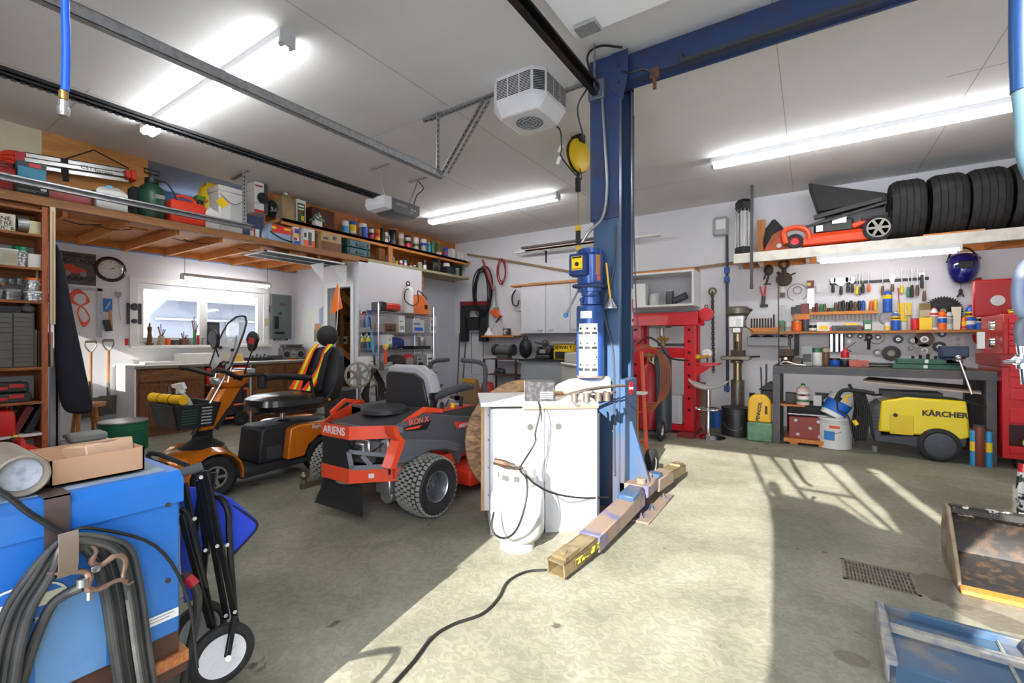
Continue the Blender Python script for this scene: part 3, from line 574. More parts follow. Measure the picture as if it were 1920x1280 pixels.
m=wm_(Mo);S=lambda x,y:(lambda v:(v.y,v.z))(W(x,y,X=-2.26));m.prism([S(734,799),S(743,799),S(746,813),S(757,826),S(739,878),S(729,878),S(746,827),S(736,814)],-2.33,-2.244,'yz');m.build('side_post',OR,Mo)
m=wm_(Mo);m.bb(XC-.2,2.02,.34,XC+.02,2.3,.52).bb(XC+.05,2.04,.36,XC+.2,2.2,.53).bb(XC+.07,2.02,.38,XC+.17,2.04,.5).cyl((XC+.02,1.99,.52),(XC+.02,1.99,.46),.03).bb(XC+.2,2.14,.36,XC+.28,2.24,.55);m.build('engine_block',SILV,Mo,bevel=.01)
m=wm_(Mo);m.tube([(XC+.02,2,.53),(XC+.1,1.99,.47),(XC+.16,2.05,.5),(XC+.2,2.1,.55)],.008,6,5).tube([(XC+.08,2.0,.4),(XC+.18,2.06,.43),(XC+.26,2.12,.5)],.006,6,5).tube([(XC-.05,1.98,.42),(XC+.05,1.97,.5),(XC+.05,2.0,.54)],.008,6,5).bb(XC-.25,2.1,.3,XC+.34,2.6,.4);m.build('engine_hose',BLACK,Mo)
m=wm_(Mo);m.loft([[(XC-.3,2.04,.52),(XC+.28,2.04,.52),(XC+.32,2.6,.56),(XC-.32,2.6,.56)],[(XC-.3,2.06,.6),(XC+.28,2.06,.6),(XC+.32,2.6,.66),(XC-.32,2.6,.66)],[(XC-.22,2.14,.63),(XC+.2,2.14,.63),(XC+.24,2.56,.69),(XC-.24,2.56,.69)]]);m.build('engine_cover',mat((58,58,62),.4),Mo,bevel=.02,seg=2)
m=wm_(Mo);m.lathe([(.18,0),(.175,.03),(.15,.045),(0,.05)],(XC,2.36,.665),n=32);e=m.build('air_intake',mat((46,46,50),.5),Mo)
m=wm_(Mo)
for r in (.03,.055,.08,.105,.13):m.torus((XC,2.36,.714-r*.03),r,.003,'z',30,5)
m.build('intake_grille',BLACK,e)
X_=-2.26;S=lambda x,y:(lambda v:(v.y,v.z))(W(x,y,X=X_))
m=wm_(Mo);pts=[S(748,800),S(797,775),S(877,780)]+[(3.05,.56),(3.15,.4),(2.75,.33)]+[S(860,872),S(853,852),S(835,844),S(808,846),S(787,857),S(762,869),S(738,872),S(756,828)]
m.prism(pts,X_-.07,X_,'yz');m.build('side_fender',MG,Mo,bevel=.008)
m=wm_(Mo);m.prism([(max(p[0],2.36),p[1]) for p in pts],2*XC-X_,2*XC-X_+.18,'yz');m.build('side_fender',MG,Mo,bevel=.008)
m=wm_(Mo);m.prism([S(752,823),S(835,824),S(864,832),S(855,848),S(835,842),S(806,843),S(785,854),S(762,866),S(735,870)],X_,X_+.014,'yz');m.build('arch_trim',mat((98,100,106),.45),Mo,bevel=.006)
m=wm_(Mo);m.prism([S(758,801),S(808,788),S(799,805),S(760,808)],X_,X_+.004,'yz');m.mt(1).prism([S(760,803),S(790,796),S(784,802),S(760,806)],X_+.004,X_+.007,'yz');m.build('side_vent',[BLACK,OR],Mo)
m=wm_(Mo);m.prism([S(740,800),S(754,800),S(754,811),S(741,811)],X_,X_+.006,'yz');m.build('corner_insert',MG2,Mo)
text('IKON X',Mo,mat((240,110,90),.4),.055,(X_+.003-XC,S(784,790)[0]-2.45,S(784,789)[1]),(82,0,90),shear=.2,bold=.001)
m=wm_(Mo);m.prism([S(851,791),S(885,790),S(886,800),S(856,803)],X_,X_+.004,'yz');m.build('name_badge',mat((226,56,40),.4),Mo)
text('ARIENS',Mo,WHITE,.038,(X_+.0055-XC,S(869,797)[0]-2.45,S(869,796.5)[1]),(90,0,90),bold=.0006)
m=wm_(Mo)
for sx in (1,-1):
    xx=XC+sx*.44;m.bar((XC+sx*.40,2.17,.645),(xx,S(797,770)[0],.725),.02,.03).bar((xx,S(797,770)[0],.725),(xx,S(830,781)[0],.69),.02,.03)
m.build('side_rail',OR,Mo)
for sx in (1,-1):
    m=wm_(Mo);m.bb(XC+sx*.36-.1,2.36,.56,XC+sx*.36+.075,2.95,.68);m.build('console',mat((60,61,65),.5),Mo,bevel=.01)
m=wm_(Mo);m.bb(XC+.3,2.52,.68,XC+.435,2.9,.686);cp=m.build('control_panel',mat((206,56,46),.4),Mo)
wm_(Mo).cyl((XC+.36,2.6,.686),(XC+.36,2.6,.72),.012).bar((XC+.34,2.66,.69),(XC+.36,2.68,.75),.014).bar((XC+.42,2.75,.69),(XC+.42,2.76,.77),.022).ball(XC+.36,2.6,.725,.016).build('lever',BLACK,Mo)
wm_(Mo).cyl((XC+.38,2.7,.686),(XC+.38,2.7,.72),.018).build('yellow_knob',YELLOW,Mo)
wm_(Mo).bb(XC+.16,2.62,.66,XC+.29,2.86,.73).build('fuel_tank_cover',mat((150,150,152),.5),Mo,bevel=.02)
# seat
sh=[(XC-.25,.62),(XC-.25,.92),(XC-.22,.955),(XC+.08,.95),(XC+.17,.9),(XC+.2,.8),(XC+.25,.62)]
wm_(Mo).prism(sh,2.58,2.605,'xz').build('seat_shell',mat((34,34,38),.45),Mo,bevel=.008)
cu=[(XC-.25,.60),(XC-.26,.92),(XC-.24,.985),(XC-.2,1.0),(XC+.08,1.0),(XC+.2,.94),(XC+.25,.82),(XC+.28,.62)]
m=wm_(Mo);m.loft([[(a,2.605,b) for a,b in cu],[(XC+(a-XC)*1.04,2.65,b*1.01) for a,b in cu],[(XC+(a-XC)*.98,2.72,b) for a,b in cu],[(XC+(a-XC)*.8,2.74,.62+(b-.62)*.85) for a,b in cu]]);m.build('seat_backrest',mat((176,176,178),.6),Mo,bevel=.012,seg=2)
wm_(Mo).bb(XC-.26,2.62,.56,XC+.26,3.08,.66).build('seat_cushion',mat((180,180,182),.6),Mo,bevel=.03,seg=2)
wm_(Mo).bar((XC+.26,2.6,.62),(XC+.27,2.62,.8),.05,.03).bb(XC+.245,2.58,.75,XC+.275,2.66,.8).build('arm_pivot',BLACK,Mo)
wm_(Mo).tube([(XC+.28,2.6,.76),(XC+.29,2.75,.8),(XC+.3,2.95,.82),(XC+.3,3.05,.81)],[.022,.032,.032,.02],10,4).build('armrest',mat((70,72,76),.7),Mo)
wm_(Mo).tube([(XC-.3,2.62,.74),(XC-.3,2.76,.8),(XC-.3,2.98,.8)],.028,10,4).build('armrest',mat((70,72,76),.7),Mo)
wm_(Mo).tube([(XC+.36,3.1,.6),(XC+.36,3.15,.85),(XC+.3,3.2,1.0),(XC+.06,3.2,1.03)],.02,10,5).tube([(XC-.36,3.1,.6),(XC-.36,3.15,.85),(XC-.3,3.2,1.0),(XC-.1,3.2,1.03)],.02,10,5).build('steering_lever',mat((74,76,80),.7),Mo)
TR=mat((150,149,140),.8)
wheel(Mo,(-2.225,2.31,.208),.203,.235,.105,mat((112,114,120),.3,.5),'turf',TR,'rear_wheel')
wheel(Mo,(2*XC+2.225,2.31,.208),.203,.235,.105,mat((112,114,120),.3,.5),'turf',TR,'rear_wheel',out=-1)
for sx in (1,-1):wheel(Mo,(XC+sx*.34,3.45,.13),.128,.12,.06,mat((96,98,102),.35,.6),'',None,'front_wheel',out=sx)
m=wm_(Mo);m.bb(XC-.34,2.12,.27,XC+.36,3.3,.34).bb(XC-.4,3.25,.3,XC+.4,3.4,.36).bb(XC+.3,2.14,.34,XC+.36,2.8,.42);m.build('frame',mat((232,58,30),.4),Mo,bevel=.004)
m=wm_(Mo);m.bb(XC-.55,2.72,.08,XC+.55,3.3,.22);m.build('mower_deck',mat((232,58,30),.4),Mo,bevel=.03,seg=2)
m=wm_(Mo);m.loft([[(XC-.16,1.96,.25),(XC+.2,1.98,.25),(XC+.2,1.99,.25),(XC-.16,1.97,.25)],[(XC-.2,1.9,.07),(XC+.24,1.95,.045),(XC+.24,1.96,.045),(XC-.2,1.91,.07)]]);m.build('rubber_flap',mat((22,22,24),.7),Mo)
m=wm_(Mo);m.cyl((XC+.28,2.12,.15),(XC+.28,2.3,.15),.06).bb(XC+.2,2.1,.16,XC+.34,2.26,.26).cyl((XC+.36,2.16,.2),(XC+.42,2.16,.17),.03).lathe([(.1,.255),(.1,.235),(.04,.23)],(XC+.04,2.02,0),n=18);m.build('transaxle',SILV,Mo,bevel=.006)
m=wm_(Mo);m.bb(XC-.19,1.78,.20,XC-.155,2.0,.235).cyl((XC-.17,1.8,.235),(XC-.17,1.8,.265),.015).ball(XC-.17,1.8,.285,.028);m.build('tow_hitch',mat((120,110,90),.35,.8),Mo)
m=wm_(Mo)
for k,(y,z,a,b) in enumerate(((2.0+.02,.3,.018,.03),(2.17,.315,.016,.05),(2.24,.315,.022,.035))):
    m.bar((XC+.15+(y-1.92)+.003,y,z-b/2),(XC+.15+(y-1.92)+.003,y,z+b/2),a*2,.002,up=(.7,-.7,0)) if k == 0 else m.bb(XC+.365,y-a,z-b/2,XC+.375,y+a,z+b/2)
m.build('warning_sticker',WHITE,Mo)
# ================================================================ mobility scooter
OB=mat((226,126,30),.25,.2,coat=.6);SX=-4.05
Sc=thing('mobility_scooter','metallic orange four wheel mobility scooter with a windshield and black seat','mobility scooter',(SX,2.08,0))
for y in (1.64,2.55):
    for sx in (1,-1):wheel(Sc,(SX+sx*.235,y,.165),.163,.1,.085,SILV,'grooves',None,'front_wheel' if y < 2 else 'rear_wheel',5,sx)
wm_(Sc).cyl((SX-.2,1.64,.165),(SX+.2,1.64,.165),.02).cyl((SX-.2,2.55,.165),(SX+.2,2.55,.165),.02).build('axle',STEEL,Sc)
m=wm_(Sc);m.prism([(1.8,.2),(1.86,.17),(2.4,.17),(2.4,.12),(1.84,.10),(1.76,.16)],SX-.27,SX+.27,'yz');m.build('deck',mat((38,39,42),.7),Sc,bevel=.012)
# front shell: lofted hood with wheel arches
def ell(cy,cz,hw,hy,n=18,k=0):return [(SX+hw*math.cos(2*math.pi*i/n),cy+hy*math.sin(2*math.pi*i/n),cz-k*abs(math.cos(2*math.pi*i/n))**2) for i in range(n)]
m=wm_(Sc);m.loft([ell(1.60,.2,.25,.24),ell(1.60,.3,.27,.25),ell(1.63,.35,.2,.2),ell(1.66,.385,.1,.11)]);m.build('front_fairing',OB,Sc,sub=1)
for sx in (1,-1):
    m=wm_(Sc);rings=[]
    for i in range(11):
        a=R(-12+i*20.5);r1,r2=.185,.2;c=(1.64,.165);xs=(SX+sx*.18,SX+sx*.3)
        rings.append([(xs[0],c[0]+r1*math.cos(a),c[1]+r1*math.sin(a)),(xs[1],c[0]+r1*math.cos(a),c[1]+r1*math.sin(a)),(xs[1],c[0]+r2*math.cos(a),c[1]+r2*math.sin(a)),(xs[0],c[0]+(r2+.02)*math.cos(a),c[1]+(r2+.02)*math.sin(a))])
    m.loft(rings);m.build('front_mudguard',OB,Sc)
m=wm_(Sc);m.loft([ell(1.66,.37,.16,.16),ell(1.66,.4,.1,.11),ell(1.66,.43,.065,.07),ell(1.67,.52,.055,.06)])
for z in (.44,.465,.49):m.torus((SX,1.667,z),.062,.009,'z',18,6)
m.build('steering_boot',mat((26,26,28),.6),Sc)
m=wm_(Sc)
def rect(y,z,hw,hd):return [(SX-hw,y-hd,z),(SX-hw*.6,y-hd*1.5,z),(SX+hw*.6,y-hd*1.5,z),(SX+hw,y-hd,z),(SX+hw,y+hd,z),(SX-hw,y+hd,z)]
m.loft([rect(1.665,.5,.075,.05),rect(1.76,.66,.095,.06),rect(1.85,.82,.11,.06)]);m.build('tiller',OB,Sc,bevel=.006)
m=wm_(Sc);m.bar((SX,1.725,.5),(SX,1.925,.82),.19,.03,up=(0,1,0));m.build('tiller_back',mat((34,34,36),.5),Sc)
m=wm_(Sc);m.loft([[(SX-.12,1.78,.82),(SX+.12,1.78,.82),(SX+.11,1.93,.82),(SX-.11,1.93,.82)],[(SX-.15,1.76,.88),(SX+.15,1.76,.88),(SX+.14,1.96,.9),(SX-.14,1.96,.9)],[(SX-.1,1.82,.95),(SX+.1,1.82,.95),(SX+.1,1.95,.96),(SX-.1,1.95,.96)]]);m.build('tiller_head',OB,Sc,bevel=.02,seg=2)
m=wm_(Sc);m.box(SX+.03,1.745,.88,.14,.03,.06,(20,0,0));m.build('headlight',mat((200,206,214),.1,.3),Sc,bevel=.012)
m=wm_(Sc);m.tube([(SX-.3,1.86,.93),(SX-.1,1.84,.9),(SX+.1,1.84,.9),(SX+.3,1.88,.93),(SX+.33,1.98,.93)],.014,8,5).tube([(SX+.3,1.62,.98),(SX+.28,1.7,.97),(SX+.2,1.86,.9)],.02,8,4).tube([(SX-.3,1.62,.98),(SX-.3,1.7,.97),(SX-.2,1.86,.9)],.02,8,4);m.build('handlebar',mat((22,22,24),.4),Sc)
m=wm_(Sc);m.bb(SX-.12,1.95,.93,SX+.12,2.02,.97);m.build('control_box',mat((170,172,176),.3,.5),Sc,bevel=.008)
# basket with slots
bk=[(SX-.17,SX+.2,1.42,1.66,.55),(SX-.2,SX+.23,1.38,1.7,.73)];m=wm_(Sc);th=.008
lo_,hi_=bk
def wallq(a,b,c,d,o):m.add([Vector(p) for p in (a,b,c,d)]+[Vector(p)+Vector(o) for p in (a,b,c,d)],[(0,1,2,3),(7,6,5,4),(0,4,5,1),(1,5,6,2),(2,6,7,3),(3,7,4,0)])
lx0,lx1,ly0,ly1,lz=lo_;ux0,ux1,uy0,uy1,uz=hi_
wallq((lx0,ly0,lz),(lx1,ly0,lz),(ux1,uy0,uz),(ux0,uy0,uz),(0,th,0));wallq((lx0,ly1,lz),(lx1,ly1,lz),(ux1,uy1,uz),(ux0,uy1,uz),(0,-th,0))
wallq((lx0,ly0,lz),(lx0,ly1,lz),(ux0,uy1,uz),(ux0,uy0,uz),(th,0,0));wallq((lx1,ly0,lz),(lx1,ly1,lz),(ux1,uy1,uz),(ux1,uy0,uz),(-th,0,0));wallq((lx0,ly0,lz),(lx1,ly0,lz),(lx1,ly1,lz),(lx0,ly1,lz),(0,0,th))
m.mt(1)
for i in range(6):z=.585+i*.02;m.bb(SX-.14,ly0-.001-.04*(z-.55)/.18-.002,z,SX+.02,ly0-.0005-.04*(z-.55)/.18,z+.009);x=lx1+.03*(z-.55)/.18;m.bb(x+.0005,1.44,z,x+.003,1.54,z+.009)
m.mt(2)
for i in range(6):z=.575+i*.024;x=lx1+.03*(z-.55)/.18;m.bb(x+.0005,1.57,z,x+.003,1.64,z+.009)
b=m.build('basket',[mat((26,27,30),.5),mat((20,70,60),.5),mat((170,176,180),.5)],Sc)
# windshield: bent clear sheet with dark edging
SH=mat((214,222,228),.03,trans=0,alpha=.38,spec=.6,name='clear acrylic')
out=[(-.10,.0),(-.155,.05),(-.165,.18),(-.16,.33),(-.135,.41),(-.07,.46),(0,.47),(.07,.46),(.135,.41),(.16,.33),(.165,.18),(.155,.05),(.10,.0),(.06,.03),(.04,.07),(0,.085),(-.04,.07),(-.06,.03)]
wp=lambda a,b:Vector((SX+.06+a*1.12,1.77+b*.36-abs(a)*.14,.955+b*.98))
m=wm_(Sc);m.loft([[wp(a,b) for a,b in out],[wp(a,b)+Vector((0,.004,0)) for a,b in out]]);m.build('windshield',SH,Sc)
m=wm_(Sc);m.tube([wp(a,b) for a,b in out],.0075,6,closed=True).cyl(wp(-.1,.2),wp(-.1,.2)+Vector((0,-.02,0)),.012).cyl(wp(.1,.18),wp(.1,.18)+Vector((0,-.02,0)),.012).cyl(wp(.1,.08),wp(.1,.08)+Vector((0,-.02,0)),.01);m.build('windshield_edge',BLACK,Sc)
m=wm_(Sc);m.tube([wp(.1,.08),wp(.1,.2),wp(.04,.3)],.008,6).cyl(wp(.1,.0)+Vector((0,.02,-.08)),wp(.1,.16)+Vector((0,.012,0)),.007).cyl(wp(-.1,0)+Vector((0,.02,-.08)),wp(-.1,.16)+Vector((0,.012,0)),.007);m.build('windshield_strut',CHROME,Sc)
def mirror(px,py,t,sx,face):
    c=D(px,py,t);m=wm_(Sc);m.T=m.T @ Matrix.Translation(c) @ rot3((0,12*sx,8));n=16
    o=[(.062*math.cos(2*math.pi*i/n)*(1.1 if math.sin(2*math.pi*i/n) > 0 else .8),.085*math.sin(2*math.pi*i/n)) for i in range(n)]
    m.loft([[(a*.96,-.014,b*.96) for a,b in o],[(a,-.004,b) for a,b in o],[(a*.9,.016,b*.9) for a,b in o],[(a*.5,.024,b*.5) for a,b in o]]);a=m.build('mirror',mat((28,28,30),.4),Sc)
    if face:m2=wm_(Sc);m2.T=m2.T @ Matrix.Translation(c) @ rot3((0,12*sx,8));m2.loft([[(a*.85,-.0155,b*.85) for a,b in o],[(a*.85,-.0145,b*.85) for a,b in o]]);m2.build('mirror_glass',mat((210,214,218),.05,1),a)
    else:m2=wm_(Sc);m2.T=m2.T @ Matrix.Translation(c) @ rot3((0,12*sx,8));m2.bb(-.03,-.0165,-.02,.035,-.0145,.03);m2.build('red_sticker',mat((206,40,44),.5),a)
    q=D(px+(-4 if sx > 0 else 5),py+24,t);m=wm_(Sc);m.tube([c+Vector((0,.01,-.06)),q,Vector((SX+sx*.17,1.9,.93))],.006,6,5);m.build('mirror_stem',BLACK,Sc)
mirror(402,636,3.72,-1,True);mirror(474,640,3.66,1,False)
m=wm_(Sc);m.cyl(D(430,690,3.6),D(382,778,3.45),.009);m.build('windshield_leg',CHROME,Sc);m=wm_(Sc);m.cyl(D(384,775,3.46),D(362,815,3.4),.016);m.build('leg_clamp',BLACK,Sc)
wm_(Sc).lathe([(.03,0),(.037,.01),(.04,.12),(0,.12)],D(491,728,3.78),n=16).build('cup_holder',mat((44,46,52),.4),Sc)
# rear body
bodyp=[(2.0,.17),(2.03,.44),(2.06,.47),(2.36,.48),(2.7,.46),(2.76,.3),(2.7,.22),(2.36,.17)]
m=wm_(Sc);m.prism(bodyp,SX-.16,SX+.2,'yz');m.build('battery_cover',mat((40,41,45),.55),Sc,bevel=.015,seg=2)
m=wm_(Sc);m.bb(SX+.2,2.07,.2,SX+.204,2.2,.3).bb(SX+.2,2.1,.2,SX+.208,2.17,.22);m.build('cover_latch',mat((60,62,68),.5),Sc)
fp=[(2.2,.18),(2.23,.44),(2.3,.465),(2.75,.46),(2.78,.36),(2.72,.3),(2.62,.345),(2.5,.34),(2.4,.27),(2.36,.18)]
for sx in (1,-1):
    m=wm_(Sc);m.prism(fp,SX+sx*.2,SX+sx*.29,'yz');m.build('rear_fender',OB,Sc,bevel=.012,seg=2)
text('Bigfoot',Sc,WHITE,.05,(.293,.42,.43),(90,0,90))
wm_(Sc).cyl((SX+.0,2.32,.47),(SX+.0,2.32,.6),.022).build('seat_post',CHROME,Sc);wm_(Sc).lathe([(.07,0),(.05,.012),(.03,.015)],(SX,2.32,.475),n=18).build('post_collar',BLACK,Sc)
LEA=mat((22,22,25),.28,coat=.2)
wm_(Sc).loft([[(SX+.02+hw*(abs(math.cos(q))**.6)*(1 if math.cos(q) > 0 else-1),2.37+hw*1.25*(abs(math.sin(q))**.6)*(1 if math.sin(q) > 0 else-1),z) for q in [2*math.pi*(i+.5)/24 for i in range(24)]] for z,hw in ((.575,.2),(.59,.25),(.64,.28),(.69,.27),(.72,.22),(.73,.1))]).build('seat_cushion',LEA,Sc)
m=wm_(Sc);m.bb(SX-.18,2.15,.575,SX+.2,2.5,.6).bar((SX+.1,2.1,.59),(SX+.1,2.02,.58),.02);m.build('seat_pan',BLACK,Sc)
m=wm_(Sc);rg=[]
for z,hw,d0,dy in ((.6,.22,.13,.02),(.75,.28,.15,.03),(.9,.28,.14,.06),(1.06,.24,.12,.09),(1.13,.18,.09,.11),(1.15,.1,.04,.11)):
    cy=2.66+dy;rg.append([(SX+.03+hw*math.cos(2*math.pi*i/20)*1.0,cy+d0*(math.sin(2*math.pi*i/20)*(.7 if abs(math.cos(2*math.pi*i/20)) < .5 else 1)),z) for i in range(20)])
m.loft(rg);m.build('backrest',mat((32,32,35),.65),Sc,sub=1)
wm_(Sc).ball(SX+.02,2.77,1.255,.135,.085,.105,20,12).build('headrest',mat((34,34,37),.7),Sc)
wm_(Sc).cyl((SX-.02,2.75,1.1),(SX-.02,2.75,1.2),.006).cyl((SX+.06,2.75,1.1),(SX+.06,2.75,1.2),.006).build('headrest_post',CHROME,Sc)
m=wm_(Sc);m.tube([(SX+.28,2.02,.9),(SX+.28,2.15,.905),(SX+.28,2.42,.87)],.028,10,4).cyl((SX+.28,2.42,.87),(SX+.28,2.46,.66),.014);m.T=m.T;m.build('armrest',mat((26,26,28),.5),Sc)
Sc_arm=wm_(Sc).tube([(SX+.26,2.45,.62),(SX+.28,2.6,.68),(SX+.28,2.72,.9)],.016,8,4).build('arm_support',BLACK,Sc)
wm_(Sc).cyl((SX+.295,2.6,.66),(SX+.305,2.6,.66),.012).build('orange_reflector',mat((240,130,30),.4),Sc)
fl=wm_(Sc).cyl(D(624,720,4.75),D(637,530,4.75),.004).build('flag_pole',WHITE,Sc)
a,b,c,d=D(633,529,4.75),D(642,577,4.78),D(619,590,4.72),D(625,556,4.74);m=wm_(Sc);m.loft([[a,b,c,d],[q+Vector((.002,.003,0)) for q in (a,b,c,d)]]);m.build('safety_flag',mat((250,120,10),.6),fl)
# things carried by the scooter
v=thing('safety_vest','orange safety vest with yellow stripes draped over the scooter backrest','vest',(SX,2.6,.66))
VO=mat((250,74,30),.7);VY=mat((236,240,30),.6);VB=mat((24,24,28),.8)
def strip(pts,w,mt_,nm,off=0,par=v):
    m=wm_(par);rr=[]
    for (p,ww) in zip(pts,w):p=Vector(p)+Vector((0,-off,0));rr.append([p+Vector((-ww/2,0,0)),p+Vector((ww/2,0,0)),p+Vector((ww/2,.006,0)),p+Vector((-ww/2,.006,0))])
    m.loft(rr);return m.build(nm,mt_,par)
P1=[(SX-.06,2.71,1.175),(SX-.07,2.655,1.11),(SX-.08,2.585,.95),(SX-.09,2.53,.82),(SX-.09,2.49,.74)];W1=[.07,.09,.1,.15,.2]
P2=[(SX+.15,2.71,1.175),(SX+.15,2.66,1.11),(SX+.16,2.59,.95),(SX+.13,2.535,.82),(SX+.11,2.49,.74)];W2=[.08,.08,.07,.13,.17]
strip(P1,W1,VO,'left_panel');strip(P2,W2,VO,'right_panel');strip(P1,[.04]*5,VY,'reflective_stripe',.004);strip([(p[0]+.02,p[1],p[2]) for p in P2],[.045]*5,VY,'reflective_stripe',.004)
strip([(SX+.22,2.70,1.15),(SX+.24,2.62,1.08),(SX+.25,2.56,.9),(SX+.24,2.54,.76)],[.05,.07,.09,.08],VB,'black_panel',.012)
y=thing('foam_roll','yellow foam roll with black bands lying across the scooter basket','foam roll',(SX-.02,1.46,.765))
wm_(y).tube([(SX-.2,1.40,.77),(SX-.05,1.43,.765),(SX+.17,1.47,.765)],.036,14,4).build('roll',mat((246,190,20),.6),y)
m=wm_(y);m.torus((SX-.08,1.425,.766),.036,.004,'x',18,5).torus((SX+.05,1.45,.765),.036,.004,'x',18,5);m.build('band',BLACK,y)
def spray(label,loc,body,head,r=.035,h=.2,rz=0,rot=None,parent=None,neck=None,group=None,sq=.62,cat='spray bottle'):
    t=thing('spray_bottle',label,cat,loc,rz,group,rot)
    MB().lathe([(r*.9,0),(r,.01),(r,h*.5),(r*.8,h*.62),(r*.36,h*.74),(r*.36,h*.8)],n=16,sq=sq).build('bottle',body,t)
    m=MB();m.cyl((0,0,h*.78),(0,0,h*.86),r*.45,n=12).prism([(-r*.9,h*.86),(-r*.7,h*1.02),(r*1.5,h*1.02),(r*1.5,h*.95),(r*.5,h*.9),(r*.4,h*.84)],-r*.28,r*.28,'xz').bar((r*.75,0,h*.92),(r*1.1,0,h*.78),r*.3);m.build('trigger_head',head,t)
    return t
spray('clear spray bottle with red and white trigger head in the scooter basket',(SX+.08,1.57,.57),mat((200,214,216),.1,alpha=.75),mat((226,226,228),.4),.045,.32,200).rotation_euler=(R(-12),R(10),R(200))
# ================================================================ white base cabinet and what stands on it
CW=.68;cang=math.degrees(math.atan2(.435,.528))
cb=thing('base_cabinet','white two door base cabinet standing in the sun left of the lift column','cabinet',(-1.405,2.503,0),cang)
WL=mat((208,209,212),.45,dirt=.08,dcol=(200,200,196))
MB().bb(-CW/2,0,.02,CW/2,.46,.78).build('body',WL,cb)
for s in (-1,1):
    d=MB().bb(.004 if s > 0 else-CW/2,-.02,.0,CW/2 if s > 0 else-.004,0,.78).build('door',WL,cb,bevel=.002)
    MB().cyl((s*.09,-.0215,.665),(s*.09,-.0195,.665),.021,n=20).build('finger_hole',mat((84,82,78),.8),d)
MB().bb(-CW/2-.06,-.045,.80,CW/2-.0,.5,.825).build('worktop',mat((238,238,236),.5),cb);MB().bb(-CW/2+.2,-.046,.782,CW/2,.49,.80).build('worktop_core',wood((196,150,96),(220,178,124)),cb)
MB().bb(CW/2,.0,.02,CW/2+.02,.44,.74).build('side_panel',mat((60,62,68),.5),cb)
f=thing('panel_frame','narrow white panel with wood core and screws leaning on the cabinet side','panel',(-1.73,2.40,0),cang)
MB().bb(-.055,0,.10,.0,.03,.8).build('panel',WHITE,f);MB().bb(-.075,.0,.10,-.057,.03,.8).build('wood_edge',wood((190,150,100),(216,180,130),stretch=(14,14,1)),f)
for z in (.2,.38,.56,.72):MB().cyl((-.025,-.003,z),(-.025,.0,z),.007,n=10).build('screw',STEEL,f)
DSK=wood((128,96,66),(206,168,124),sc=4,stretch=(3,3,8))
ds=thing('round_tabletop','round rough sawn wooden slab standing on edge behind the white cabinet','wood slab',(-1.79,2.9,.46))
m=MB().at((0,0,0),(0,6,0));m.lathe([(0,-.025),(.40,-.025),(.45,-.01),(.455,.01),(.42,.025),(0,.025)],axis='y',n=40);ds.rotation_euler=(0,0,R(48));m.build('slab',DSK,ds)
# charger
ch_=thing('battery_charger','black battery charger with red label sitting in the sun on the white cabinet','charger',(-1.445,2.52,.825),cang-8)
MB().bb(-.095,-.075,0,.095,.075,.125).build('case',mat((44,44,48),.5,dirt=.5,dcol=(110,108,104),sc=40),ch_,bevel=.006)
m=MB();m.bb(-.0965,-.075,.005,-.0955,.07,.122);m.mt(1).bb(-.0975,-.07,.07,-.0965,.0,.115).bb(-.0975,.02,.09,-.0965,.06,.11).mt(2).bb(-.0975,-.06,.015,-.0965,-.03,.055).bb(-.0975,-.015,.015,-.0965,.015,.055).bb(-.0975,.03,.015,-.0965,.055,.055);m.build('front_label',[WHITE,RED,BLACK],ch_)
m=MB();[m.bb(.0,-.0765,.02+i*.012,.08,-.0755,.025+i*.012) for i in range(4)];m.build('vent',LGREY,ch_)
c=thing('charger_cable','black cords running from the charger down to the propane tank and lift base','cord',(-1.5,2.3,.5))
m=wm_(c);m.tube([D(1010,752,2.72),D(1012,775,2.68),D(1004,810,2.66),D(1003,830,2.66),D(985,860,2.6),D(975,880,2.5),D(988,900,2.42),D(985,945,2.36),D(970,990,2.36),D(950,1008,2.4),D(930,1003,2.38),D(922,985,2.4),D(926,960,2.45)],.006,7,6);m.build('cord',BLACK,c)
m=wm_(c);m.tube([D(985,890,2.42),D(1005,908,2.5),D(1040,925,2.6),D(1090,933,2.8),D(1140,932,2.95)],.006,7,6);m.build('cord',BLACK,c)
m=wm_(c);m.tube([D(1013,755,2.72),D(1015,790,2.70),D(1008,835,2.68),D(990,868,2.6),D(978,884,2.5)],.0045,7,6);m.build('grey_cord',GREY,c)
cg=thing('floor_cable','black cord snaking over the floor from the lift arm towards the camera','cord',(-1.2,1.6,0))
m=wm_(cg);P=[W(x,y,Z=.008) for x,y in ((1024,1068),(985,1072),(952,1090),(935,1120),(905,1150),(850,1170),(810,1195),(775,1240),(735,1285),(690,1340))];m.tube(P,.0065,8,6);m.build('cord',BLACK,cg)
SPR=mat((126,116,108),.45,.6,dirt=.4,dcol=(90,60,40))
ls_=thing('leaf_spring','steel leaf spring clamps with curled ends laid along the cabinet top','spring',(-1.2,2.72,.825),cang)
for i,x in enumerate((-.12,-.04,.04,.10)):
    MB().cyl((x,-.12+i*.015,.0),(x,-.12+i*.015,.055),.022,n=16).tube([(x+.02,-.12+i*.015,.04),(x+.05,-.06,.055),(x+.08,.0,.045)],.008,8,4).build('curled_end',SPR,ls_)
MB().tube([(-.14,.02,.03),(0,.05,.06),(.16,.04,.08),(.26,.03,.085)],.014,8,5,flat=.4).build('leaf',SPR,ls_);MB().tube([(-.1,.06,.03),(.02,.09,.05),(.24,.08,.08)],.013,8,5,flat=.4).build('leaf',SPR,ls_)
g=thing('white_machine_cover','white moulded plastic shell standing behind the springs on the cabinet','cover',(-1.38,3.0,.825),33)
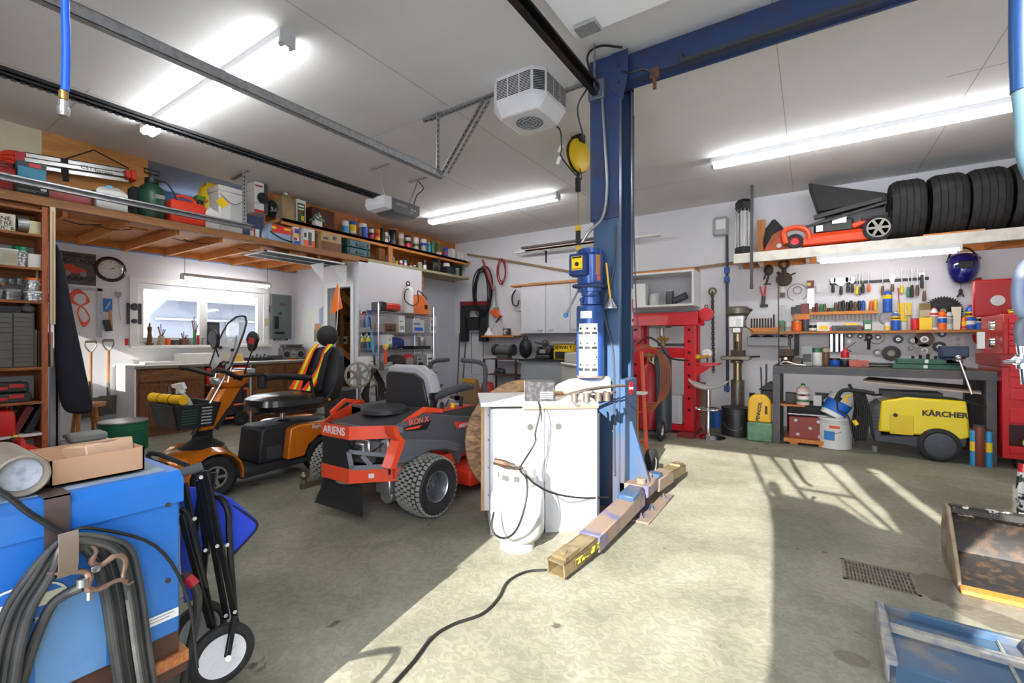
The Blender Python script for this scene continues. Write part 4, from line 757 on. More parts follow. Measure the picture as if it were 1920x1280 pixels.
MB().loft([[(-.2,-.12,0),(.2,-.12,0),(.2,.12,0),(-.2,.12,0)],[(-.16,-.1,.06),(.2,-.1,.07),(.2,.1,.07),(-.16,.1,.06)],[(-.08,-.07,.1),(.2,-.08,.13),(.2,.08,.13),(-.08,.07,.1)]]).build('shell',mat((236,236,232),.5),g,bevel=.02,seg=2)
g=thing('pipe_chunk','short pale wooden log lying behind the charger','log',(-1.47,2.82,.86),30);MB().cyl((-.1,0,0),(.1,.0,0),.032).build('log',wood((196,160,120),(222,190,150),sc=3),g)
# propane tank
pt_=thing('propane_tank','white propane tank on the sunlit floor in front of the white cabinet','propane tank',(-1.435,2.24,0))
TW=mat((190,190,188),.4,dirt=.08,dcol=(200,198,190))
MB().lathe([(0,.045),(.09,.045),(.135,.07),(.156,.11),(.158,.2),(.158,.27),(.152,.31),(.125,.355),(.08,.378),(.04,.385),(0,.386)],n=36).build('tank',TW,pt_)
MB().lathe([(.1,0),(.1,.06),(.096,.06),(.096,0),(.1,0)],n=30).build('foot_ring',TW,pt_)
MB().lathe([(.1585,.205),(.1595,.208),(.1585,.211)],n=36).build('weld_seam',TW,pt_)
m=MB();rg=[]
for i in range(27):
    a=R(-215+i*10);hole=1 if i in (7,8,9,15,16) else 0
    rg.append([(.105*math.cos(a),.105*math.sin(a),.37),(.11*math.cos(a),.11*math.sin(a),.375 if not hole else .39),(.11*math.cos(a),.11*math.sin(a),.47),(.106*math.cos(a),.106*math.sin(a),.475)])
m.loft(rg);m.build('collar',TW,pt_)
for a in (-140,-60,-95):MB().box(.1125*math.cos(R(a)),.1125*math.sin(R(a)),.425,.03 if a !=-95 else .045,.003,.03,(0,0,a+90)).build('collar_hole',mat((84,84,84),.8),pt_,bevel=.008)
MB().cyl((0,0,.38),(0,0,.45),.02).cyl((0,0,.43),(.07,-.02,.44),.014).build('valve',mat((170,150,96),.35,.8),pt_)
MB().cyl((.02,-.02,.45),(.02,-.02,.47),.03,n=10).tube([(-.11,-.08,.5),(-.06,-.06,.49),(0,-.03,.475)],[.02,.022,.016],8,4).build('regulator',IRON,pt_)
# ================================================================ drain
dg=thing('floor_drain_grate','rusty cast iron drain grate set in the concrete floor','drain',(.29,2.97,0))
m=MB();m.bb(-.15,-.13,-.03,-.135,.13,.002).bb(.135,-.13,-.03,.15,.13,.002).bb(-.15,-.13,-.03,.15,-.118,.002).bb(-.15,.118,-.03,.15,.13,.002)
for i in range(1,18):x=-.135+i*.27/18;m.bb(x-.0035,-.12,-.03,x+.0035,.12,.0)
for i in range(1,5):y=-.118+i*.236/5;m.bb(-.135,y-.005,-.03,.135,y+.005,-.001)
m.build('grate',mat((122,118,106),.7,.3,dirt=.5,dcol=(84,64,50),sc=20),dg)
# ================================================================ tractor buckets at the right
BB=mat((44,42,42),.55,.2,dirt=.6,dcol=(112,84,58),sc=24,thr=(.48,.75));ST_=mat((150,134,110),.6,.2,dirt=.7,dcol=(60,56,54),sc=12)
bu=thing('loader_bucket','worn black and rusty orange loader bucket lying open at the right edge','bucket',(.92,3.26,0),-2)
m=MB();pr=[(-.24,.01),(.06,.015),(.13,.06),(.15,.14),(.13,.23),(.08,.30)];n=len(pr)
m.loft([[(-.3,y,z) for y,z in pr]+[(-.3,y+.012,z-.003) for y,z in pr[::-1]],[(.9,y,z) for y,z in pr]+[(.9,y+.012,z-.003) for y,z in pr[::-1]]]);m.build('shell',BB,bu)
m=MB();m.prism([(-.25,0),(-.22,.08),(-.05,.26),(.02,.325),(.09,.32),(.17,.18),(.15,.03),(.08,0)],-.315,-.298,'yz');m.build('side_plate',ST_,bu,bevel=.004)
MB().bb(-.31,-.30,.0,.9,-.23,.022).build('cutting_edge',mat((216,130,50),.6,dirt=.6,dcol=(150,120,90),sc=9),bu,bevel=.004)
MB().bar((-.3,.09,.295),(.9,.09,.295),.055,.05).build('top_beam',mat((40,38,36),.5,dirt=1,dcol=(205,200,190),sc=24,thr=(.52,.56)),bu,bevel=.012)
BBL=mat((58,86,114),.45,.1,dirt=.8,dcol=(130,116,96),sc=8,thr=(.52,.72));BW=mat((150,146,136),.6,dirt=.7,dcol=(60,80,120),sc=18)
bt=thing('tractor_implement','blue steel tractor quick attach plate lying on the floor at the lower right','implement',(.66,2.25,.01),rot=(3,0,-1))
MB().bb(-.42,-.17,.04,1.0,.19,.05).build('back_plate',BBL,bt)
MB().bb(-.435,-.2,.0,-.40,.2,.085).build('end_plate',BW,bt,bevel=.006);MB().bb(-.43,.18,.0,1.0,.2,.08).build('upper_edge',BBL,bt,bevel=.004);MB().bb(-.43,-.2,.0,1.0,-.17,.075).build('lower_edge',BBL,bt,bevel=.006)
MB().bar((-.4,.06,.06),(1,.03,.07),.03,.03).bb(-.08,-.17,.05,-.068,.19,.058).build('rib',BW,bt,bevel=.004)
MB().bb(.0,.0,.06,.5,.07,.085).bb(.02,.0,.06,.4,.012,.11).build('flange',mat((88,96,116),.5,.3,dirt=.6,dcol=(140,120,96),sc=20),bt,bevel=.004)
MB().tube([(.0,.05,.08),(.0,.10,.11),(.025,.12,.12),(.05,.10,.11),(.05,.05,.08)],.009,8,5).build('shackle',mat((150,160,170),.35,.6),bt)
for x in (.03,.15):MB().cyl((x,.0,.09),(x+.01,-.17,.085),.025).build('hydraulic_cylinder',mat((176,178,172),.35,.5,dirt=.4,dcol=(110,100,70)),bt)
MB().tube([(.16,-.19,.1),(.2,-.12,.15),(.32,-.12,.15),(.5,-.14,.14)],.026,10,6).build('bent_arm',BBL,bt);MB().cyl((.3,-.17,.1),(.3,-.17,.14),.08,n=24).build('pivot_boss',BW,bt)
# a small loader upright shows at the right border
lu=thing('loader_bracket','black and white steel loader bracket with red cap at the right edge','bracket',D(1922,930,2.6))
m=wm_(lu);m.tube([D(1917,885,2.6),D(1913,925,2.6),D(1916,965,2.6)],.02,8,4);m.build('bracket',mat((200,200,196),.5,dirt=1,dcol=(30,30,32),sc=20,thr=(.48,.52)),lu)
wm_(lu).cyl(D(1918,885,2.6),D(1920,870,2.6),.022).build('cap',RED,lu);wm_(lu).bar(D(1918,960,2.6),W(1918,985,Z=0),.04).build('foot',IRON,lu)
# ================================================================ welder
wx,wy0,wy1,wz0,wz1=-1.42,-.35,.53,.42,.85
WB=mat((26,102,186),.38,dirt=.35,dcol=(70,130,190),sc=3);WB2=mat((92,142,190),.45,dirt=.5,dcol=(60,90,120),sc=9,thr=(.5,.75))
we=thing('welding_machine','blue welding machine in the left foreground with cables on its side hook','welder',(-1.7,.1,0))
m=wm_(we);m.bb(-2.02,wy0,wz0,wx,wy1,wz1-.075);m.build('cabinet',WB,we,bevel=.006)
m=wm_(we);m.prism([(-2.03,wz1-.08),(-2.03,wz1),(wx-.02,wz1),(wx+.006,wz1-.02),(wx+.006,wz1-.08)],wy0,wy1+.006,'xz');m.build('lid',mat((30,108,192),.35,dirt=.3,dcol=(90,120,150),sc=3),we)
m=wm_(we);m.bb(-2.0,wy0+.05,wz1,wx-.04,wy1-.02,wz1+.003);m.build('lid_top',mat((150,166,178),.6,dirt=.7,dcol=(80,96,110),sc=5),we)
m=wm_(we);m.bb(wx+.001,wy0,wz0+.0,wx+.004,.38,wz0+.20);m.build('faded_panel',WB2,we)
m=wm_(we);m.bb(wx+.0045,.235,wz0,wx+.0055,.255,wz0+.205).bb(wx+.0045,.375,wz0,wx+.0055,.39,wz0+.3);m.build('blue_stripe',mat((20,110,190),.4),we)
for y,z in ((.5,.80),(.5,.6),(.15,.79)):wm_(we).cyl((wx+.006,y,z-.03),(wx+.009,y,z-.03),.006,n=10).build('bolt',IRON,we)
m=wm_(we);m.bb(wx+.001,.45,.465,wx+.003,.525,.488);m.mt(1).bb(wx+.003,.455,.481,wx+.0034,.515,.483).bb(wx+.003,.455,.473,wx+.0034,.505,.475);m.build('rating_label',[WHITE,GREY],we)
# oval maker's plate partly hidden behind the cable coil
m=wm_(we);m.T=m.T @ Matrix.Translation((wx+.0045,.232,.632));n=30;o=[(.075*math.cos(2*math.pi*i/n),.043*math.sin(2*math.pi*i/n)) for i in range(n)];m.prism(o,0,.001,'yz');m.mt(1).prism([(a*.93,b*.9) for a,b in o],.001,.002,'yz').mt(0).bb(.002,-.068,-.013,.003,.068,.013)
m.build('maker_plate',[mat((232,232,210),.5),mat((40,110,200),.4)],we)
text('MILLER',we,mat((24,30,60),.5),.033,(wx+.0035+1.7,.232-.1,.632),(90,0,90),bold=.0015)
m=wm_(we);m.bb(wx+.007,.268,.70,wx+.012,.31,.855).bb(wx-.1,.268,.851,wx+.012,.31,.856);m.build('strap',mat((96,80,76),.5,.4,dirt=.4),we)
m=wm_(we);m.tube([(wx+.01,.292,.735),(wx+.06,.292,.70),(wx+.075,.292,.73),(wx+.07,.292,.765)],.006,8,5)
m.loft([[(wx+.01+a,.276,b),(wx+.01+a,.308,b),(wx+.013+a,.308,b+.004),(wx+.013+a,.276,b+.004)] for a,b in ((0,.70),(.035,.685),(.06,.69),(.07,.715),(.072,.77),(.068,.785))]);m.build('cable_hook',mat((130,118,108),.4,.7),we)
m=wm_(we);m.bb(-2.0,wy0,.36,wx-.01,wy1-.0,.42).bb(wx-.05,wy0,.3,wx-.01,wy1+.02,.33);m.build('frame',mat((84,56,44),.7,.2,dirt=.5,dcol=(44,36,32)),we)
m=wm_(we);m.bb(-2.0,.3,.33,wx-.0,wy1+.02,.36);m.build('wood_block',wood((150,84,44),(196,126,72)),we)
m=wm_(we);m.bb(-2.0,wy0,.03,-1.5,wy1-.05,.3);m.build('trailer_bed',mat((70,62,56),.8),we)
for y in (.4,-.3):wheel(we,(-1.62,y,.13),.128,.08,.07,IRON,'',None,'caster_wheel')
RB=mat((48,50,50),.6,dirt=.5,dcol=(84,82,76),sc=14)
cc=thing('welding_cable','thick black rubber welding cables coiled over the hook of the blue welder','cable',(wx+.03,.2,.7))
random.seed(3)
for i,(r,x,yl,yr,zt) in enumerate(((.011,.03,.13,.31,.735),(.0085,.045,.145,.30,.74),(.013,.025,.155,.32,.73),(.006,.05,.12,.345,.75),(.006,.052,.13,.36,.752),(.012,.04,.15,.345,.72),(.0085,.055,.16,.335,.74),(.011,.03,.14,.30,.728))):
    z0=.2;m=wm_(cc);X=wx+x
    m.tube([(X,yl-.02,z0),(X,yl-.01,.45),(X,yl+.01,.6),(X+.005,yl+.045,.68),(X+.01,.228,zt),(X+.005,yr-.03,.70),(X,yr,.6),(X,yr+.02,.42),(X,yr+.045,z0)],r,10,5);m.build('cable',RB,cc)
m=wm_(cc);m.tube([(wx+.01,-.12,.98),(wx+.03,.1,.9),(wx+.03,.18,.81),(wx+.03,.235,.745)],.006,8,5).tube([(wx+.04,.235,.75),(wx+.05,.27,.755),(wx+.03,.4,.66),(wx+.03,.47,.5),(wx+.04,.49,.3)],.004,8,5);m.build('thin_cable',BLACK,cc)
cc.location.y += .065;cc.location.z += .02
BR=mat((134,108,94),.5,.6,dirt=.4,dcol=(80,66,60),sc=20)
gc=thing('ground_clamp','copper coloured spring ground clamp hanging from the welding cable hook','clamp',(wx+.085,.25,.66))
m=wm_(gc);X=wx+.085
m.tube([(X,.245,.71),(X,.265,.675),(X,.255,.648),(X,.275,.63),(X,.31,.645),(X,.33,.62),(X,.325,.57),(X,.338,.548),(X,.35,.55)],[.004,.006,.009,.008,.009,.008,.006,.004,.003],10,5)
m.build('upper_jaw',BR,gc,sub=0);m=wm_(gc);m.tube([(X+.004,.165,.655),(X+.004,.2,.64),(X+.004,.235,.63),(X+.004,.25,.61),(X+.004,.245,.58),(X+.004,.27,.565),(X+.004,.31,.572),(X+.004,.335,.56)],[.004,.006,.008,.010,.010,.008,.006,.004],10,5);m.build('lower_jaw',BR,gc)
m=wm_(gc);m.torus((X+.012,.262,.628),.008,.003,'x',14,6).cyl((X-.01,.262,.628),(X+.012,.262,.628),.006);m.build('rivet',STEEL,gc)
m=wm_(gc);m.tube([(X-.004+.009*math.cos(i*.9),.18+i*.0012,.66+i*.0011+.009*math.sin(i*.9)) for i in range(48)],.0025,5);m.build('spring',IRON,gc)
m=wm_(gc);m.tube([(X,.235,.585),(X-.01,.2,.575),(X-.02,.17,.54),(X-.03,.13,.4),(X-.03,.10,.2),(X-.03,.09,-.1)],.013,10,5);m.build('ground_lead',RB,gc);wm_(gc).cyl((X+.005,.25,.545),(X+.005,.25,.575),.007,n=6).cyl((X+.008,.235,.59),(X+.008,.235,.612),.013).build('clamp_bolt',STEEL,gc)
gc.location=(wx+.062,.33,.712);gc.scale=(.8,.8,.8)
ph=thing('air_hose','red rubber air hose crossing in front of the blue welder','hose',(wx+.16,.1,.5));wm_(ph).tube([(wx+.12,-.15,.62),(wx+.16,.05,.56),(wx+.2,.15,.535),(wx+.22,.25,.49),(wx+.24,.3,.42),(wx+.24,.34,.3)],.011,10,6).build('hose',mat((222,64,84),.5),ph)
# things on the welder
cx_=thing('cardboard_tray','open shallow cardboard box on top of the blue welder','box',(-1.585,.382,.858),0)
hx,hy=.1,.09
for (a,b,c_,d_) in ((-hx,-hy,hx,-hy+.004),(-hx,hy-.004,hx,hy),(-hx,-hy,-hx+.004,hy),(hx-.004,-hy,hx,hy)):MB().bb(a,b,0,c_,d_,.062).build('side',KRAFT,cx_)
MB().bb(-hx,-hy,0,hx,hy,.004).build('base',KRAFT,cx_);MB().box(-.04,-.02,.045,.08,.12,.003,(0,25,10)).build('flap',mat((170,128,96),.8),cx_)
cx2=thing('cardboard_carton','small closed cardboard carton lying tilted inside the open cardboard box','box',(-1.585,.405,.864),12);cx2.rotation_euler=(R(3),R(-8),R(12))
MB().bb(-.05,-.05,0.008,.06,.055,.068).build('carton',mat((206,170,138),.8),cx2,bevel=.003);MB().bb(-.052,-.015,.0685,.062,.015,.069).build('flap_seam',mat((184,148,116),.8),cx2)
cn=thing('steel_canister','dusty steel canister lying on its side on the blue welder','canister',(-1.505,.243,.902),0)
m=MB();m.lathe([(.04,-.2),(.046,-.195),(.046,.05),(.042,.055),(.038,.05),(.036,.02),(0,.02)],axis='x',n=26);m.build('can',mat((150,140,124),.5,.3,dirt=.5,dcol=(96,88,78)),cn)
MB().cyl((.021,0,0),(.028,0,0),.036,n=24).build('contents',mat((190,196,204),.7,dirt=.5,dcol=(110,116,124),sc=60),cn)
pb=thing('plywood_scrap','rough scrap of plywood hanging over the welder edge at far left','board',(-1.44,.13,.862),0);MB().loft([[(-.12,-.3,0),(.03,-.3,-.0),(.03,.02,0),(-.12,.0,0)],[(-.12,-.3,.012),(.03,-.3,.012),(.03,.02,.012),(-.12,.0,.012)]]).bb(.03,-.3,-.07,.045,.03,.012).build('board',wood((132,100,70),(186,150,112),sc=3),pb)
hs=thing('hasp','grey steel hasp plate standing on the lid of the welder','hasp',(-1.64,.27,.858),20);MB().bb(-.012,-.004,0,.012,.004,.07).cyl((0,-.005,.05),(0,.005,.05),.005).build('plate',mat((86,92,100),.5,.5),hs,bevel=.004)
# ================================================================ folded garden wagon
wg=thing('folding_wagon','folded blue fabric wagon with black steel frame beside the welder','wagon',(-1.7,.72,0))
BAR=mat((44,46,48),.3,.6)
t0=1.6
def wb(x0_,y0_,x1_,y1_,ta=1.55,tb=1.6,w_=.019):
    m=wm_(wg);m.bar(D(x0_,y0_,ta),D(x1_,y1_,tb),w_,.012,up=(.7,-.7,0));m.build('frame_bar',BAR,wg,bevel=.002)
for a in ((345,905,400,1178,1.5,1.57),(385,882,443,1168,1.58,1.6),(376,890,425,1160,1.62,1.62),(372,900,388,1040,1.66,1.66),(340,965,395,1175,1.48,1.54),(400,885,380,1090,1.66,1.64),(382,885,350,1110,1.66,1.66)):wb(*a)
for i,(x,y,t) in enumerate(((379,893,1.56),(367,970,1.52),(387,1029,1.57),(409,1021,1.58),(367,1043,1.52),(428,1019,1.62),(397,1164,1.55),(425,1151,1.6),(442,1144,1.6))):
    c=D(x,y,t);m=wm_(wg);d=Vector((.75,-.6,0));m.cyl(c+d*.008,c+d*.013,.006,n=10);m.build('rivet',mat((226,226,224),.4),wg)
m=wm_(wg);m.tube([D(399,930,1.66),D(415,935,1.66),D(428,960,1.66),D(430,1010,1.66),D(440,1150,1.64)],.011,8,5).tube([D(338,955,1.5),D(350,965,1.5),D(362,1010,1.5),D(385,1100,1.54)],.01,8,5).tube([D(278,850,1.75),D(300,852,1.75),D(352,873,1.68)],.009,8,3).tube([D(278,850,1.75),D(282,862,1.75),D(312,872,1.7)],.009,8,3);m.build('tube_frame',BAR,wg)
m=wm_(wg);m.tube([D(335,888,1.52),D(345,885,1.52),D(370,877,1.55),D(380,873,1.56)],.015,10,4);m.build('foam_handle',mat((88,90,92),.8),wg)
CL=mat((24,66,206),.7,dirt=.3,dcol=(14,34,140),sc=5)
def cloth(P,nm='fabric',mt_=CL):
    m=wm_(wg);P=[D(*p) for p in P];o=Vector((-.012,.01,0));m.loft([P,[p+o for p in P]]);return m.build(nm,mt_,wg)
cloth([(385,918,1.7),(430,935,1.72),(478,975,1.74),(480,992,1.74),(438,1038,1.7),(410,1010,1.68),(385,960,1.68)])
cloth([(338,915,1.62),(372,915,1.68),(385,1000,1.7),(380,1120,1.68),(345,1130,1.62),(338,1050,1.6)])
m=wm_(wg);m.tube([D(405,928,1.71),D(450,955,1.73),D(481,978,1.735)],.005,6,3).tube([D(481,978,1.735),D(480,993,1.735),D(438,1039,1.695)],.004,6,2);m.build('fabric_edging',mat((20,26,60),.7),wg)
wl=wheel(wg,D(416,1226,1.53),.098,.034,.07,mat((226,228,232),.45),'',None,'wheel',spokes=0,rad=-12)
c=D(416,1226,1.53);m=wm_(wg);m.T=m.T @ Matrix.Translation(c) @ rot3((0,0,-12));m.lathe([(.068,.009),(.066,.013),(.02,.006),(0,.006)],axis='x',n=28)
for i in range(7):a=2*math.pi*i/7;m.bar((.008,.015*math.cos(a),.015*math.sin(a)),(.012,.062*math.cos(a+.35),.062*math.sin(a+.35)),.006,.005,up=(1,0,0))
m.build('wheel_disc',mat((226,228,232),.45),wl)
m=wm_(wg);m.bar(D(440,1155,1.55),D(426,1232,1.47),.02,.012,up=(1,0,0));m.build('fork',BAR,wg,bevel=.003);m=wm_(wg);m.cyl(D(427,1233,1.5),D(428,1234,1.455),.008);m.build('axle_nut',CHROME,wg)
wheel(wg,D(372,1180,1.72),.098,.034,.07,mat((150,156,160),.45),'',None,'wheel')
wp_=thing('welding_plug','red welding plug with black cable between the welder and the wagon','plug',D(356,1085,1.47));wm_(wp_).cyl(D(343,1075,1.46),D(352,1085,1.46),.016).build('grey_cap',IRON,wp_)
wm_(wp_).cyl(D(352,1083,1.46),D(366,1097,1.46),.0155).build('red_sleeve',mat((206,40,56),.5),wp_);wm_(wp_).tube([D(362,1092,1.46),D(371,1120,1.46),D(366,1170,1.46),D(352,1230,1.46),D(345,1290,1.46)],.013,10,5).build('cable',RB,wp_)
# ================================================================ tractor parked in the doorway behind the camera (casts the barred shade)
tr=thing('tractor','blue compact tractor with glazed cab standing outside behind the doorway','tractor',(1.2,-2.6,0))
TBL=mat((30,70,160),.4,coat=.3)
m=wm_(tr);m.bb(.42,-4.4,.55,1.9,-1.35,1.6);m.build('hood',TBL,tr,bevel=.05)
def shade(px,py,y=-1.25):
    p=W(px,py,Z=0);k=p.y-y;return Vector((p.x+k*.1405,y,k*.505))
def plate(P,nm):  # flat unseen plate, outlined from the floor shade it has to cast
    P=[shade(*p) for p in P];m=wm_(tr);m.loft([P,[p-Vector((0,.05,0)) for p in P]]);m.build(nm,TBL,tr)
plate([(1447,1700),(1447,1280),(1450,990),(1441,932),(1462,925),(1510,935),(1522,938),(1570,947),(1600,965),(1634,985),(1675,996),(1720,1010),(1700,1280),(1650,1700)],'shade_plate_low')
plate([(1562,850),(1572,868),(1600,897),(1632,932),(1655,950),(1690,1000),(1790,1000),(1768,986),(1735,962),(1690,930),(1660,905),(1614,868),(1610,850)],'shade_plate_mid')
plate([(1614,850),(1632,868),(1660,888),(1690,911),(1725,938),(1760,962),(1790,990),(1900,960),(1900,850)],'shade_plate_right')
plate([(1680,1000),(1700,1280),(1740,1500),(1800,1500),(1790,1100),(1790,1000)],'shade_plate_step')
for a,b,w_ in (((1399,838),(1444,935),.03),((1432,840),(1512,936),.035),((1522,850),(1596,925),.03),((1596,925),(1680,1000),.03),((1500,916),(1600,932),.028),((1566,930),(1640,985),.012),((1655,905),(1700,938),.012)):
    wm_(tr).bar(shade(*a),shade(*b),w_,.03,up=(0,1,0)).build('shade_bar',TBL,tr)  # added bar laid out along one line of the floor shade
wm_(tr).ball(shade(1457,930).x,-1.25,shade(1457,915).z,.05,.05,.1).build('shade_ball',mat((220,120,30),.3),tr)  # added ball that shapes a blob of the floor shade
m=wm_(tr);m.bb(.5,-3.4,1.6,1.8,-2.0,1.66).bb(.5,-3.4,2.2,1.8,-2.0,2.26)
for x in (.52,1.76):
    for y in (-3.36,-2.02):m.bb(x,y,1.6,x+.04,y+.04,2.2)
m.build('cab_frame',TBL,tr)
for x in (.35,1.95):
    wheel(tr,(x,-3.5,.62),.62,.3,.32,mat((220,220,220),.5),'',None,'rear_wheel');wheel(tr,(x,-1.75,.36),.36,.2,.18,mat((220,220,220),.5),'',None,'front_wheel')
# ================================================================ builders for small goods
def spot(x0,x1,yt,z,X=None,Y=None):
    """stand something on a shelf: returns place, width and height from its span"""
    p=W((x0+x1)/2,yt,X=X,Y=Y);d=-SA*p.x+CA*p.y;return Vector((p.x,p.y,z)),(x1-x0)*d/850,max(.02,p.z-z)
def small(name,label,cat,loc,group=None,rz=0):return thing(name,label,cat,loc,rz,group)
def can(label,loc,w,h,body,lid=None,band=None,group=None,name='paint_can',cat='can',rz=0,handle=False):
    t=small(name,label,cat,loc,group,rz);r=w/2
    MB().lathe([(r*.96,0),(r,.004),(r,h*.94),(r*.95,h*.96)],n=18).build('body',body,t)
    MB().lathe([(r*.97,h*.95),(r*1.02,h*.955),(r*1.02,h*.995),(r*.85,h),(0,h*.985)],n=18).build('lid',lid or SILV,t)
    if band:
        for i,(a,b,c) in enumerate(band):MB().lathe([(r*1.004,h*a),(r*1.012,h*a),(r*1.012,h*b),(r*1.004,h*b)],n=18).build('label',c,t)
    if handle:MB().tube([(r,0,h*.8),(r*1.5,0,h*.72),(r*1.5,0,h*.35),(r,0,h*.25)],r*.12,6,4).build('handle',body,t)
    return t
def bottle(label,loc,w,h,body,cap=None,band=None,group=None,name='bottle',cat='bottle',nz=.3,sh=.72,rz=0):
    t=small(name,label,cat,loc,group,rz);r=w/2
    MB().lathe([(r*.9,0),(r,.004),(r,h*sh),(r*nz*1.3,h*(sh+.14)),(r*nz,h*(sh+.16))],n=16).build('body',body,t)
    MB().lathe([(r*nz*1.2,h*(sh+.13)),(r*nz*1.2,h*.99),(0,h)],n=12).build('cap',cap or WHITE,t)
    if band:
        for (a,b,c) in band:MB().lathe([(r*1.004,h*a),(r*1.015,h*a),(r*1.015,h*b),(r*1.004,h*b)],n=16).build('label',c,t)
    return t
def carton(label,loc,sx,sy,sz,m,marks=(),group=None,name='box',cat='box',rz=0,lid=None,bevel=.003,face='x'):
    """marks: (u0,v0,u1,v1,material) as shares of the face that looks at the room"""
    t=small(name,label,cat,loc,group,rz)
    MB().bb(-sx/2,-sy/2,0,sx/2,sy/2,sz*(.93 if lid else 1)).build('body',m,t,bevel=bevel)
    if lid:MB().bb(-sx/2-.003,-sy/2-.003,sz*.9,sx/2+.003,sy/2+.003,sz).build('lid',lid,t,bevel=bevel)
    for k,(a,b,c,d,mm) in enumerate(marks):
        e=.0012*(1+k*.5)
        if face == 'x':MB().bb(sx/2,-sy/2+sy*a,sz*b,sx/2+e,-sy/2+sy*c,sz*d).build('print',mm,t)
        else:MB().bb(-sx/2+sx*a,-sy/2-e,sz*b,-sx/2+sx*c,-sy/2,sz*d).build('print',mm,t)
    return t
def jug(label,loc,sx,sy,h,m,cap,name='jug',cat='jug',rz=0,marks=None,group=None):
    t=small(name,label,cat,loc,group,rz);a,b=sx/2,sy/2
    MB().loft([[(-a*k,-b*k,z),(a*k,-b*k,z),(a*k,b*k,z),(-a*k,b*k,z)] for k,z in ((.92,0),(1,h*.04),(1,h*.7),(.8,h*.82),(.35,h*.92),(.3,h*.94))]).build('body',m,t,bevel=min(sx,sy)*.12,seg=2)
    MB().cyl((0,0,h*.92),(0,0,h),min(a,b)*.36).build('cap',cap,t)
    MB().tube([(0,b*.25,h*.9),(0,b*.62,h*.93),(0,b*.85,h*.72)],min(a,b)*.13,6,4).build('handle',m,t)
    if marks:MB().bb(a,-b*.6,h*.25,a+.002,b*.6,h*.6).build('label',marks,t)
    return t
def gascan(label,loc,sx,sy,h,rz=0,m=None,spout=True,group=None):
    t=small('gas_can',label,'gas can',loc,group,rz);a,b=sx/2,sy/2;m=m or mat((206,34,26),.45)
    MB().loft([[(-a*k,-b*k2,z),(a*k,-b*k2,z),(a*k,b*k2,z),(-a*k,b*k2,z)] for k,k2,z in ((.94,.95,0),(1,1,h*.06),(1,1,h*.6),(.8,.9,h*.78),(.5,.8,h*.82))]).build('body',m,t,bevel=min(sx,sy)*.14,seg=2)
    MB().tube([(0,-b*.6,h*.74),(0,-b*.45,h*.97),(0,b*.3,h*.97),(0,b*.55,h*.76)],h*.055,8,5).build('handle',m,t)
    MB().cyl((0,b*.7,h*.74),(0,b*.82,h*.98),h*.09).build('cap',BLACK,t)
    if spout:MB().cyl((0,b*.8,h*.96),(0,b*.85,h*1.03),h*.06).build('yellow_cap',YELLOW,t)
    return t
def book(label,loc,th,d,h,m,group,tilt=0,rz=0,name='book',cat='book'):
    o=MB().bb(-d/2,-th/2,0,d/2,th/2,h).build(name,[m,mat((214,206,186),.8)],bevel=.002)
    return tag(o,label,cat,group,loc,rz) if not tilt else (tag(o,label,cat,group,loc),setattr(o,'rotation_euler',(R(tilt),0,R(rz))))[0]
CL={k:mat(v,.4,dirt=.05) for k,v in dict(w=(228,228,224),b=(36,92,186),r=(200,34,40),y=(240,200,30),k=(30,30,32),g=(150,152,150),o=(236,104,32),n=(108,74,50),p=(214,52,110),e=(60,120,80),t=(170,160,134),s=(190,190,188),v=(96,60,150),m=(110,30,36),c=(44,150,200),d=(70,72,76),f=(86,100,56)).items()}
# ================================================================ long shelf with paint cans (upper board)
ZU,XU=2.882,-6.13
G1='paint cans on the upper wall shelf'
def up(x0,x1,yt,X=XU):return spot(x0,x1,yt,ZU,X=X)
l,w,h=up(466,497,338);t=carton('tall white and red carton with a black tool picture, first on the upper wall shelf',l,.22,w*.8,min(h,.40),CL['w'],((0,0,1,.1,CL['r']),(.7,.0,1,1,CL['d']),(.05,.85,.6,.9,CL['r']),(.05,.3,.5,.32,CL['g'])))
MB().lathe([(.07,0),(.075,.002),(0,.003)],(.115,.02,.2),axis='x',n=16).build('print',CL['k'],t)
l,w,h=up(497,520,374);t=thing('helmet','black helmet between the white carton and the tan jug on the upper wall shelf','helmet',l);MB().ball(0,0,h*.5,.1,w*.45,h*.5).build('shell',mat((26,28,32),.25,coat=.4),t);MB().tube([(.1,-w*.4,h*.25),(.12,0,h*.3),(.1,w*.4,h*.25)],.008,6,4).build('visor_edge',GREY,t)
l,w,h=up(521,549,362);jug('tan plastic jug with brown liquid on the upper wall shelf',l,.17,w*.85,h,mat((160,138,96),.5,dirt=.6,dcol=(120,88,56),sc=4),WHITE)
l,w,h=up(551,572,373);t=carton('white bottle box with green print standing right of the tan jug',l,.08,w*.9,h*.95,CL['w'],((.12,.05,.9,.85,mat((24,84,40),.5)),(.2,.7,.8,.78,CL['w']),(.2,.58,.8,.64,CL['w']),(.2,.4,.5,.52,CL['r']),(.5,.15,.8,.35,CL['y'])),name='bottle_box')
l,w,h=up(574,626,394,-6.25);carton('dark brown carton at the back of the upper wall shelf',l,.18,w*.9,h,mat((84,50,34),.8))
l,w,h=up(582,606,399);t=thing('birdhouse','small green and white ornamental birdhouse on the upper wall shelf','birdhouse',l);MB().bb(-.05,-w*.3,0,.05,w*.3,h*.5).build('house',CL['w'],t);MB().prism([(-w*.45,h*.45),(w*.45,h*.45),(0,h)],-.07,.07,'yz').build('roof',mat((30,100,70),.5,dirt=.8,dcol=(220,220,210),sc=30,thr=(.5,.55)),t)
